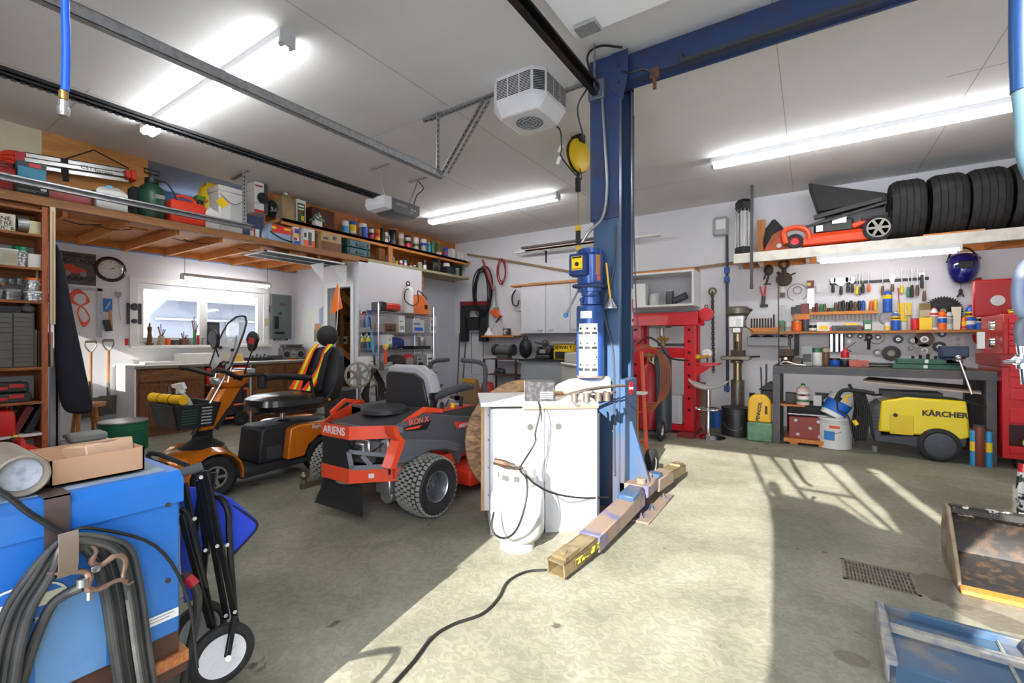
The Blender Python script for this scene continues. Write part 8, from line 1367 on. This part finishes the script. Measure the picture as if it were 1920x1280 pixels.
t=thing('drip_tray','black drip pan standing behind the red metal box','pan',(-.02,6.62,.071));MB().bb(-.22,-.05,0,.22,.1,.4).build('pan',mat((30,30,32),.5),t,bevel=.02);t=thing('funnel','galvanised funnel in the black drip pan under the workbench','funnel',(.12,6.57,.472));MB().lathe([(.012,.0),(.015,.03),(.08,.11),(.078,.11),(.012,.03),(.012,.0)],n=20).build('funnel',GALV,t)
t=can('big white plastic pail with blue label and orange mark under the workbench',W(1565,838,Z=0),.315,.34,mat((226,226,224),.5,dirt=.2,dcol=(170,170,170)),CL['w'],[(.84,.87,LGREY),(.9,.93,LGREY)],None,'pail','pail');pz=t.location.copy();curved_label(t,pz.x,pz.y,.16,.1,.2,-130,-92,mat((60,130,200),.5),'label',6);curved_label(t,pz.x,pz.y,.16,.235,.265,-110,-75,mat((236,96,56),.5),'label',6);MB().tube([(-.15,-.06,.26),(0,-.17,.18),(.15,-.06,.28)],.003,5,5).build('wire_handle',STEEL,t)
t=thing('tilted_pail','white and blue paint pail tipped over on top of the big white pail','pail',pz+Vector((.0,.03,.42)),rot=(-10,28,0));MB().lathe([(.0,-.08),(.115,-.08),(.13,.15),(.13,.17),(.12,.17),(.105,-.06),(0,-.06)],n=24).build('body',WHITE,t);MB().lathe([(.119,-.03),(.128,.1)],n=24).build('label',mat((40,110,210),.5),t)
# pressure washer
KY=mat((242,214,30),.4,coat=.2);KG=mat((60,64,72),.5);k=thing('pressure_washer','yellow and dark grey pressure washer on wheels under the workbench','pressure washer',(.95,6.35,0));kf=lambda x,y:(lambda p:(p.x,p.z))(W(x,y,Y=6.17))
wm_(k).prism([kf(1632,775),kf(1638,760),kf(1652,752),kf(1652,815),kf(1730,818),kf(1815,822),kf(1812,838),kf(1790,842),kf(1725,840),kf(1700,835),kf(1640,828)],6.17,6.55,'xz').build('chassis',KG,k,bevel=.01)
wm_(k).prism([kf(1652,752),kf(1700,744),kf(1812,752),kf(1820,820),kf(1800,825),kf(1780,817),kf(1762,813),kf(1740,817),kf(1646,808)],6.155,6.56,'xz').build('cover',KY,k,bevel=.02,seg=2)
wm_(k).bb(kf(1668,775)[0],6.148,kf(1668,812)[1],kf(1712,775)[0],6.156,kf(1700,778)[1]).build('side_panel',mat((228,196,20),.4),k,bevel=.003);c=W(1679,778,Y=6.145);wm_(k).cyl(c,c+Vector((0,.006,0)),.02).build('knob',BLACK,k)
c=W(1771,777,Y=6.15);text('KÄRCHER',k,mat((50,46,30),.5),.072,(c.x-.95,6.15-6.35,c.z),bold=.003,sx=1.05);[wm_(k).bb(kf(1636,0)[0],6.16,kf(1636,770+i*7)[1],kf(1645,0)[0],6.168,kf(1636,767+i*7)[1]).build('vent',BLACK,k) for i in range(6)]
c=W(1763,838,Y=6.1);wheel(k,(c.x,6.14,.165),.163,.06,.12,mat((70,74,82),.6),'',None,'wheel',0,-1,axis='y',flat=True);wheel(k,(c.x,6.6,.165),.163,.06,.12,mat((70,74,82),.6),'',None,'wheel',0,1,axis='y');wm_(k).cyl(W(1640,835,Y=6.3),Vector((W(1640,835,Y=6.3).x,6.3,.0)),.025).build('foot',GREY,k)
wm_(k).tube([W(1635,740,Y=6.3),W(1700,740,Y=6.2),W(1790,748,Y=6.2),W(1850,762,Y=6.2)],.012,8,3).bb(kf(1655,0)[0],6.2,W(1700,745,Y=6.17).z,kf(1770,0)[0],6.5,W(1700,735,Y=6.17).z).build('lance',BLACK,k)
g_=thing('spray_gun','black and yellow spray gun with bundled black hose left of the pressure washer','spray gun',W(1600,760,Y=6.1));gp=lambda x,y,o=0:W(x,y,Y=6.1+o);wm_(g_).tube([gp(1567,750),gp(1580,732),gp(1612,733),gp(1640,738)],.022,8,3).tube([gp(1569,752),gp(1577,745)],.02).tube([gp(1592,720),gp(1600,735)],.015).build('gun',BLACK,g_);wm_(g_).tube([gp(1583,754),gp(1588,742),gp(1596,740)],.014).cyl(gp(1601,788),gp(1607,796),.022).build('yellow_part',YELLOW,g_)
for i in range(7):wm_(g_).tube([gp(1600+i*3,730,.03*i/7),gp(1608+i*3.5,765),gp(1606+i*3.5,800),gp(1604+i*3,825),gp(1598+i*4,800,.05),gp(1603+i*3,760,.06)],.009,6,5,closed=True).build('hose',BLACK,g_)
wm_(g_).tube([gp(1569,752),gp(1572,770),gp(1590,780),gp(1600,820),gp(1607,838)],.008,6,4).build('hose',BLACK,g_)
o=thing('corrugated_board','dark board with corrugated edge lying slanted over the pressure washer','board',W(1728,722,Y=6.5));wm_(o).loft([[W(1618,711,Y=6.2),W(1840,733,Y=6.2),W(1840,736,Y=6.2),W(1618,714,Y=6.2)],[W(1630,706,Y=6.7),W(1815,722,Y=6.7),W(1815,725,Y=6.7),W(1630,709,Y=6.7)]]).build('board',mat((106,96,88),.7),o);wm_(o).loft([[W(1618,714,Y=6.19),W(1840,736,Y=6.19),W(1840,739,Y=6.19),W(1618,717,Y=6.19)],[W(1618,714,Y=6.21),W(1840,736,Y=6.21),W(1840,739,Y=6.21),W(1618,717,Y=6.21)]]).build('edge',mat((190,170,150),.7),o)
for i,(x,c,la,h) in enumerate(((1825,'b','blue and yellow gas cylinder half hidden at the bench end',.36),(1836,'m','brown red steel cylinder standing at the bench end',.4),(1854,'c','blue and yellow striped tube standing beside the bench leg',.36))):
    l=W(x,865,Z=0);l.y=6.12;l.x=W(x,865,Y=6.12).x;can(la,l,.085 if i == 1 else .05,h,mat((120,56,46),.5) if i == 1 else CL['c'],DGREY,[(.4,.65,CL['y'])] if i != 1 else None,None,'gas_bottle','gas bottle')
# ================================================================ red tool chest
TCR=mat((196,18,30),.3,coat=.4);tc=thing('tool_chest','tall red rolling tool chest with many drawers right of the workbench','tool chest',(1.85,6.5,0));cx0=1.515;tz=lambda y:W(1890,y,Y=6.12).z
wm_(tc).bb(cx0,6.12,.1,2.3,6.85,tz(688)).build('cabinet',TCR,tc,bevel=.005);wm_(tc).bb(cx0+.01,6.14,tz(664),2.28,6.8,tz(588)).build('top_chest',TCR,tc,bevel=.005);wm_(tc).bb(cx0-.02,6.1,tz(688),2.32,6.87,tz(664)).build('middle_tray',mat((150,24,30),.4),tc,bevel=.005)
wm_(tc).bb(cx0-.05,6.82,tz(588),2.28,6.86,tz(508)).build('lid',mat((170,20,28),.35,coat=.3),tc,bevel=.02);c=W(1871,563,Y=6.8);wm_(tc).cyl((c.x,6.8,c.z),(c.x,6.82,c.z),.055,n=24).build('badge',SILV,tc)
ys=[(597,606,1),(608,617,1),(619,627,1),(629,638,0),(640,648,0),(650,663,0),(675,683,1),(685,695,1),(698,706,0),(709,726,0),(729,748,0),(764,791,0),(836,848,0)]
for a_,b_2,hd in ys:
    d=wm_(tc).bb(cx0+.045,6.10,tz(b_2),2.25,6.12,tz(a_)).build('drawer',mat((206,20,34),.3,coat=.3),tc,bevel=.003)
    if hd:wm_(tc).bb(cx0+.09,6.085,tz((a_+b_2)/2)-.006,cx0+.3,6.10,tz((a_+b_2)/2)+.006).build('handle',SILV,d)
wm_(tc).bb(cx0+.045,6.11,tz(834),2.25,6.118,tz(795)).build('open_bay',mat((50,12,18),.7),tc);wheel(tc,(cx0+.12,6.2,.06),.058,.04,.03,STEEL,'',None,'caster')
t=thing('coiled_lead','coiled dark cable with yellow disc in the open bay of the tool chest','cable',(cx0+.2,6.02,tz(834)));MB().torus((.06,.02,.03),.09,.015,'z',20,6).torus((.06,.02,.055),.08,.013,'z',20,6).build('cable',BLACK,t);MB().lathe([(0,-.01),(.05,-.01),(.05,.01),(0,.01)],(-.06,-.06,.055),'y',20).build('disc',mat((206,206,90),.5),t)
t=thing('yellow_cords','yellow coiled air line lying on top of the tool chest','cord',(1.75,6.4,tz(588)+.001));[MB().torus((0,.05*i,.025+.01*i),.11-.01*i,.013,'z',22,6).build('loop',YELLOW if i % 2 == 0 else BLACK,t) for i in range(4)]
t=thing('work_light','round chrome work light on the side of the tool chest','lamp',W(1860,622,Y=6.1));[MB().lathe([(0,-.03),(.045,-.02),(.05,.01),(0,.03)],(0,-.0,z),'x',18,).build('lens',CHROME,t) for z in (.06,-.1)];MB().bb(-.1,-.01,-.16,-.05,.02,.0).build('white_bar',WHITE,t)
# ================================================================ tool wall
TS=thing('tool_shelf','narrow wooden shelf of sprays running along the tool wall','shelf',(.4,7.38,1.33));tzs=w_(1500,621,.18).z;wm_(TS).bb(w_(1408,620,.22).x,YB-.24,tzs-.035,w_(1846,620,.22).x,YB-.002,tzs).build('board',wood((150,96,50),(190,130,76)),TS,bevel=.003)
ts=lambda x0,x1,yt,Y=YB-.14:spot(x0,x1,yt,tzs+.001,Y=Y)
bl=thing('drill_bit_block','wooden block of nine large drill bits on the left of the tool shelf','block',ts(1409,1456,612)[0]);w=ts(1409,1456,612)[1];MB().bb(-w/2,-.05,0,w/2,.05,.055).build('block',PINE,bl)
for i in range(9):x=-w*.44+i*w*.098;MB().cyl((x,0,.05),(x,0,.19 if i < 8 else .24),.011,n=8).build('drill_bit',IRON,bl)
for (x0,x1,y,k,c,mk,la) in ((1460,1470,601,'b','e','n','stack of small green and tan boxes on the tool shelf'),(1471,1484,603,'c','s','g','steel cup of small wrenches on the tool shelf'),(1486,1503,601,'c','o','o','bright orange round tub on the tool shelf'),(1504,1516,598,'c','d','p','dark jar with pink lid on the tool shelf'),
    (1517,1531,609,'c','k','w','black and white jar with brushes on the tool shelf'),(1533,1554,604,'b','w','y','clear tub of yellow fittings on the tool shelf'),(1555,1561,613,'b','p','r','tiny pink red box on the tool shelf'),(1563,1610,610,'b','d','k','long grey sharpening stone case on the tool shelf'),
    (1612,1619,611,'c','r','m','small red tin on the tool shelf'),(1620,1633,600,'b','e','w','teal and white card box on the tool shelf'),(1659,1669,604,'c','w','y','small glass salt shaker jars on the tool shelf'),(1690,1700,602,'c','s','k','short silver tin with black lid on the tool shelf'),(1701,1708,591,'c','t','k','slim brown bottle on the tool shelf'),
    (1709,1722,597,'c','r','k','red and dark jar on the tool shelf'),(1725,1744,595,'b','y','y','bright yellow box with dark writing on the tool shelf')):
    l,w,h=ts(x0,x1,y);(carton(la,l,w*.95,.09,h,CL[c],((.15,.15,.85,.6,CL[mk]),),face='y') if k == 'b' else can(la,l,w*.92,h,CL[c],CL[mk] if mk in 'kpd' else None,[(.1,.5,CL[mk])] if mk not in 'kpd' else None,None,'jar','jar'))
carton('yellow plastic box on top of the grey sharpening stone case',(ts(1586,1607,601)[0].x,YB-.14,tzs+.045),.13,.08,.055,CL['y'],name='box');l=ts(1725,1744,595)[0];carton('worn tan paper can standing on the bright yellow box',l+Vector((0,.03,.16)),.1,.05,.17,CL['t'],((.0,.5,1,.95,mat((120,104,50),.5)),),face='y')
SB='spray cans on the tool shelf'
for (x0,x1,y,c,li,bd,la) in ((1672,1687,585,'b','w',((.55,.78,'y'),(.62,.7,'k')),'blue spray can with yellow shield and white top, left one on the shelf'),(1745,1758,576,'w','r',((.1,.6,'g'),(.65,.75,'r')),'white and maroon spray can on the tool shelf'),(1759,1774,582,'o','r',((.35,.6,'b'),(.6,.66,'w')),'orange spray can with red cap and blue circle'),(1774,1786,583,'s','k',((.3,.6,'g'),(.66,.72,'f')),'silver spray can with dark top'),
    (1803,1813,592,'o','n',((.3,.6,'y'),(.1,.25,'r')),'short orange bottle with yellow label'),(1812,1828,571,'b','r',((.5,.72,'y'),(.56,.66,'k'),(.2,.35,'w')),'tall blue spray can with yellow shield and red cap'),(1829,1842,580,'b','w',((.35,.6,'w'),(.4,.55,'d')),'blue spray can with white emblem at the right end'),(1799,1804,590,'m','m',(),'slim maroon tube between the sprays')):
    l,w,h=ts(x0,x1,y);bottle(la,l,w*.92,h,CL[c],CL[li],[(a,b,CL[k2]) for a,b,k2 in bd],SB,'spray_can','spray can',.35,.8)
l,w,h=ts(1786,1800,575);t=thing('cream_tube','squeezed cream coloured tube standing on its cap on the tool shelf','tube',l);MB().loft([[(-w*.3,-.03,0),(w*.3,-.03,0),(w*.3,.03,0),(-w*.3,.03,0)],[(-w*.5,-.005,h),(w*.5,-.005,h),(w*.5,.005,h),(-w*.5,.005,h)]]).build('tube',mat((222,214,190),.5),t)
# bins
for i,x in enumerate((1415,1440,1465)):l,w,h=spot(x-12,x+12,628,0,Y=YB-.1);z=W(x,648,Y=YB-.14).z;carton(['left','middle','right'][i]+' grey open parts bin hung under the tool shelf',(l.x,YB-.1,z),w*.93,.16,h-z-.03,mat((150,152,156),.5),group='grey parts bins',name='parts_bin',cat='bin');t=tag(MB().ball(0,0,.0,w*.38,.06,.03,8,5).build('parts_heap',IRON,None),'heap of small dark parts in a grey bin','parts','heaps of parts in the bins',(l.x,YB-.1,h-.03),kind='stuff')
# screwdriver rack
a,b=w_(1486,588,.1),w_(1647,584,.1);sr=thing('screwdriver_rack','thin wooden strip rack holding a row of screwdrivers','rack',((a.x+b.x)/2,YB-.05,w_(1580,586,.1).z));xs=w_(1518,588,.1).x;wm_(sr).bb(xs,YB-.1,sr.location.z-.02,b.x,YB-.001,sr.location.z+.02).bb(a.x+.02,YB-.12,sr.location.z-.08,xs,YB-.001,sr.location.z+.0).build('strip',PINE,sr)
for i,(x,c) in enumerate(((1488,'k'),(1497,'k'),(1509,'m'))):p_=w_(x,583,.06);carton(['worn black sanding pad at the left of the screwdriver rack','black sanding pad next to the worn one','dark maroon sanding block on the screwdriver rack'][i],(p_.x,YB-.06,sr.location.z+.001),.06 if i < 2 else .1,.06,.1+.02*i,CL[c],name='sanding_block',cat='block')
hd=[(1525.5,577,'n',.6),(1531,570,'m',1),(1539,570,'e',.9),(1546,571,'f',.9),(1553,578,'m',.45),(1560,578,'e',.45),(1567,568,'n',1),(1574.5,567,'d',1.1),(1581,565,'k',1.2),(1589,568,'k',1),(1595.5,566,'k',1.15),(1603,568,'n',1),(1611,566,'k',1.1),(1618.5,566,'b',1.1),(1626,567,'w',1.05),(1633.5,567,'o',1.05),(1641.5,562,'y',1.2)]
nm_=['short brown','dark maroon','teal','dark green','stubby maroon','stubby green','dark brown','grey black','tall black','plain black','long black','brown and tan','black with yellow collar','blue','white and green','orange red and white','tall yellow and black']
for (x,y,c,s),n_ in zip(hd,nm_):
    p_=w_(x,y,.05);z0=sr.location.z+.021;t=thing('screwdriver',n_+' handled screwdriver in the wooden rack','screwdriver',(p_.x,YB-.05,z0),0,'screwdrivers in the rack');hh=.125*s
    MB().lathe([(.012,0),(.018,hh*.3),(.021,hh*.6),(.019,hh*.92),(0,hh)],n=8).build('handle',CL[c],t);MB().cyl((0,0,0),(0,0,-.09-.05*s*(.6+.4*math.sin(x))),.0045,n=6).build('shaft',STEEL,t)
# magnetic strip and tools hanging from it
a,b=w_(1556,532,.03),w_(1742,521,.03);mz=(a.z+b.z)/2;ms=thing('magnetic_strip','black magnetic tool strip on the wall under the tube light','tool strip',((a.x+b.x)/2,YB-.01,mz));wm_(ms).bb(a.x,YB-.015,mz-.018,b.x,YB-.001,mz+.018).build('strip',BLACK,ms)
HT=[(1562,531,549,'k','sc','scraper with black handle at the left of the strip'),(1577,536,553,'k','wd','wide putty knife with black handle'),(1590,529,548,'k','sc','dark bladed scraper with black handle'),(1598,531,549,'k','sc','narrow scraper with holed black handle'),(1607,535,553,'y','sd','yellow screwdriver on the strip'),(1612,538,553,'d','sd','dark blue grey screwdriver on the strip'),(1618,531,550,'k','sd','black screwdriver with long shaft'),(1629,533,548,'o','sd','small orange screwdriver on the strip'),
    (1655,536,553,'n','sd','brown screwdriver right of the gap in the strip'),(1673,532,547,'n','sc','wood chisel with brown handle'),(1691,534,550,'y','sd','clear yellow screwdriver'),(1703,538,557,'e','sd','green screwdriver with wide tip'),(1710,534,558,'k','sd','large black screwdriver'),(1720,534,555,'n','sd','old screwdriver with light wood handle'),(1729,515,541,'k','sc','black handled flat file'),(1733,545,565,'n','sd','long file with brown wooden handle')]
for x,y0,y1,c,k2,la in HT:
    p_,p2=w_(x,y0,.04),w_(x,y1,.04);t=thing('hand_tool',la+' on the magnetic strip','tool',(p_.x,YB-.035,mz),0,'tools on the magnetic strip');u0,u1=p_.z-mz,p2.z-mz
    MB().lathe([(0,u1),(.018,u1+.01),(.019,(u0+u1)/2),(.013,u0)],n=8,sq=.8).build('handle',CL[c],t)
    (MB().cyl((0,0,u0),(0,0,.12),.005,n=6) if k2 == 'sd' else MB().prism([(-.012,u0),(.012,u0),(.028 if k2 == 'sc' else .08,.02),(.028 if k2 == 'sc' else .08,.07),(-.028 if k2 == 'sc' else-.08,.07),(-.028 if k2 == 'sc' else-.08,.02)],-.004,.0,'xz')).build('blade',SILV,t)
def hang(name,label,cat,x,y,mb,m_,o=.02,part='body',grp=None):t=thing(name,label,cat,w_(x,y,o),0,grp);mb.build(part,m_,t);return t
hang('pulley','rusty hand clamp tool hanging under the high shelf','clamp',1441,510,MB().ball(0,0,.03,.06,.03,.08).cyl((0,0,-.05),(-.03,0,-.17),.014).bar((-.06,0,-.17),(.03,0,-.17),.02).cyl((-.03,0,-.02),(-.06,0,-.1),.012),IRON,.06)
hang('snatch_block','rusty pulley block with round eye hanging under the high shelf','pulley',1470,518,MB().torus((0,0,.17),.055,.018,'y',18,7).cyl((0,0,.12),(0,0,.0),.03).lathe([(0,-.04),(.09,-.03),(.1,0),(.09,.03),(0,.04)],(-.0,0,-.04),'y',22).cyl((.05,0,.0),(.14,0,.04),.01),IRON,.08)
t=hang('riveter','rivet pliers with red handles hanging on the wall','pliers',1431,555,MB().bar((-.01,0,.0),(-.02,0,-.13),.022).bar((.02,0,.0),(.015,0,-.13),.022).bb(-.04,-.01,-.16,.06,.01,-.12),BLACK);MB().bar((-.01,0,.0),(-.04,0,.14),.022).bar((.02,0,.0),(.03,0,.15),.022).build('red_handle',CL['r'],t)
hang('pry_rod','long thin steel rod hanging from the pulley down past the shelf','rod',1459,600,MB().bar((0,0,.65),(.01,0,-.7),.014).ball(0,0,.65,.02),IRON,.26)
t=hang('blade_card','silver saw blade pack with yellow and red header','packet',1520,553,MB().bb(-.04,-.003,-.19,.04,.003,.1),mat((196,198,206),.3,.5));MB().bb(-.04,-.006,.09,.04,.004,.2).build('header',CL['m'],t);MB().bb(-.038,-.008,.13,.0,-.006,.17).build('yellow_print',YELLOW,t)
hang('wire_loop','loose ring of tan wire hanging on the tool wall','wire',1495,548,MB().torus((0,0,0),.12,.004,'y',26,5,-60,250).torus((0,-.01,.03),.05,.004,'y',18,5),mat((120,100,80),.5));t=hang('small_packet','pink and dark key packet on the tool wall','packet',1467,547,MB().bb(-.03,-.004,-.08,.03,0,.09),CL['w']);MB().bb(-.03,-.006,-.08,.03,-.004,-.01).build('dark_part',CL['n'],t);hang('small_packet','white blister packet right of the saw blade pack','packet',1535,540,MB().bb(-.025,-.004,-.06,.025,0,.05),CL['w'])
t=hang('drill_chart','narrow silver card of small sockets above the tool shelf','card',1466,587,MB().bb(-.04,-.004,-.12,.04,0,.12),LGREY)
t=hang('wall_spray_can','blue spray can with yellow shield held in a wall ring','spray can',1664,566,MB().lathe([(.045,-.13),(.047,-.12),(.047,.1),(.03,.13),(.02,.14)],n=18),CL['b'],.08);MB().lathe([(.0475,.04),(.048,.04),(.048,.09),(.0475,.09)],n=18).build('yellow_shield',YELLOW,t);MB().cyl((0,0,.13),(0,0,.16),.02).torus((0,0,-.2),.085,.01,'y',20,6).build('holder',GREY,t)
t=hang('red_stick','thin red rod hanging down the tool wall','rod',1684,560,MB().cyl((0,0,.14),(.02,0,-.26),.005),CL['r']);t=hang('yellow_caliper_card','yellow card with steel caliper on the tool wall','card',1696,587,MB().bb(-.065,-.004,-.13,.065,0,.13),YELLOW);MB().bar((.0,-.008,.13),(.01,-.008,-.06),.03,.005).bar((.0,-.008,.05),(.05,-.008,-.02),.015,.005).build('caliper',SILV,t)
hx_=w_(1806,503,.12);t=thing('welding_helmet','glossy dark blue welding helmet hanging under the high shelf','helmet',hx_);HB=mat((14,24,110),.12,.2,coat=1);MB().loft([[(.15*k*math.cos(i*.4488)*(1 if math.sin(i*.4488) < 0 else 1),.13*k*math.sin(i*.4488),z) for i in range(14)] for k,z in ((.45,-.19),(.8,-.12),(.98,0),(1,.1),(.75,.16),(.3,.18))]).build('shell',HB,t,sub=1);MB().box(0,-.12,.03,.13,.03,.09,(12,0,0)).build('visor',BLACK,t,bevel=.008);MB().tube([(-.14,0,.08),(-.08,.05,.22),(.05,.06,.24),(.15,.02,.1)],.01,6,5).build('headband',BLACK,t)
n_=40;t=thing('saw_disc','large black toothed circular saw blade behind the spray cans','saw blade',w_(1768,583,.04));MB().prism([((.185 if i % 2 else .162)*math.cos(2*math.pi*(i+.3*(i % 2))/(2*n_)),(.185 if i % 2 else .162)*math.sin(2*math.pi*(i+.3*(i % 2))/(2*n_))) for i in range(2*n_)],-.004,0,'xz').build('disc',BLACK,t);MB().cyl((0,-.005,0),(0,.001,0),.03).build('hub',mat((150,146,120),.4,.5),t)
hang('needle_pliers','small dark pliers hanging on a string under the helmet','pliers',1801,547,MB().ball(0,0,.0,.02,.01,.04).bar((0,0,0),(-.03,0,-.06),.014).bar((0,0,0),(.03,0,-.06),.014).cyl((0,0,.03),(0,0,.16),.002,n=5),mat((60,40,50),.5));t=hang('wire_brush','brush with red brown square end and steel shaft on the tool wall','brush',1832,535,MB().cyl((0,0,0),(-.01,0,-.3),.01),STEEL);MB().bb(-.035,-.02,0,.035,.02,.09).build('end',mat((150,60,50),.6),t)
hang('open_wrench','large maroon open ended wrench under the tool shelf','wrench',1482,648,MB().bar((0,0,.12),(0,0,-.08),.03,.01).torus((0,0,-.12),.035,.012,'y',16,6,-240,60).torus((0,0,.13),.02,.01,'y',14,6),mat((100,44,50),.5,.5));hang('black_file','flat black bar hanging right of the maroon wrench','bar',1494,645,MB().bb(-.03,-.01,-.16,.03,0,.14),BLACK)
for i,x in enumerate((1559,1569,1578)):t=hang('socket_rail',['left rail','middle rail','right rail'][i]+' of three black socket rails with shiny inlay on the wall','rail',x,642,MB().bb(-.03,-.01,-.13,.03,0,.13),mat((40,42,50),.5),grp='socket rails');MB().bb(-.014,-.014,-.125,.014,-.01,.125).build('inlay',CHROME,t)
for (x,y,r,c,la) in ((1593,629,.035,'k','small black grinding disc high under the shelf'),(1592,640,.032,'w','small white washer under the shelf'),(1613,630,.03,'k','small black ring right of the white washer'),(1646,632,.035,'d','dark ring hanging inside the tan band'),(1684,636,.052,'k','thick black disc with silver centre'),(1711,638,.05,'g','thin grey ring gasket on the wall'),(1709,652,.03,'g','small pale washer under the gasket'),(1645,661,.048,'g','plain grey grinding wheel low on the wall'),(1671,662,.095,'k','large black cutting disc with gold centre'),(1733,636,.095,'n','large brown and black sanding disc'),(1733,657,.082,'s','silver disc under the large brown one'),(1761,650,.065,'k','black disc left of the power outlet'),(1766,626,.038,'k','small black washer at the right under the shelf')):
    t=hang('abrasive_disc',la,'disc',x,y,MB().lathe([(r*.25,-.01),(r,-.01),(r,.0),(r*.25,0),(r*.25,-.01)],axis='y',n=26),CL[c],.012,'disc','discs on the tool wall');MB().lathe([(r*.22,-.014),(r*.42,-.014),(r*.42,-.01),(r*.22,-.01),(r*.22,-.014)],axis='y',n=20).build('hub',CL['t'] if 'gold' in la else SILV,t)
hang('tan_band','thin tan ring band hanging on the tool wall','ring',1643,632,MB().torus((0,0,0),.085,.006,'y',26,6),CL['t']);hang('socket_wrench','black socket wrench head hanging on the tool wall','wrench',1629,642,MB().torus((0,0,.07),.03,.012,'y',16,6).cyl((0,0,.04),(0,0,-.09),.016).bar((-.05,0,.03),(.02,0,.03),.02),BLACK)
t=hang('wall_outlet','white double power outlet on the tool wall','outlet',1796,641,MB().bb(-.055,-.008,-.08,.055,0,.08),WHITE,.002);[MB().cyl((0,-.011,z),(0,-.008,z),.022,n=14).build('socket',LGREY,t) for z in (-.035,.035)]
hang('red_flag_tag','folded red rag hanging at the right end under the tool shelf','rag',1833,638,MB().prism([(-.05,.07),(.06,.08),(.06,-.1),(-.0,-.06),(-.04,.0)],-.01,0,'xz'),mat((206,30,50),.7))
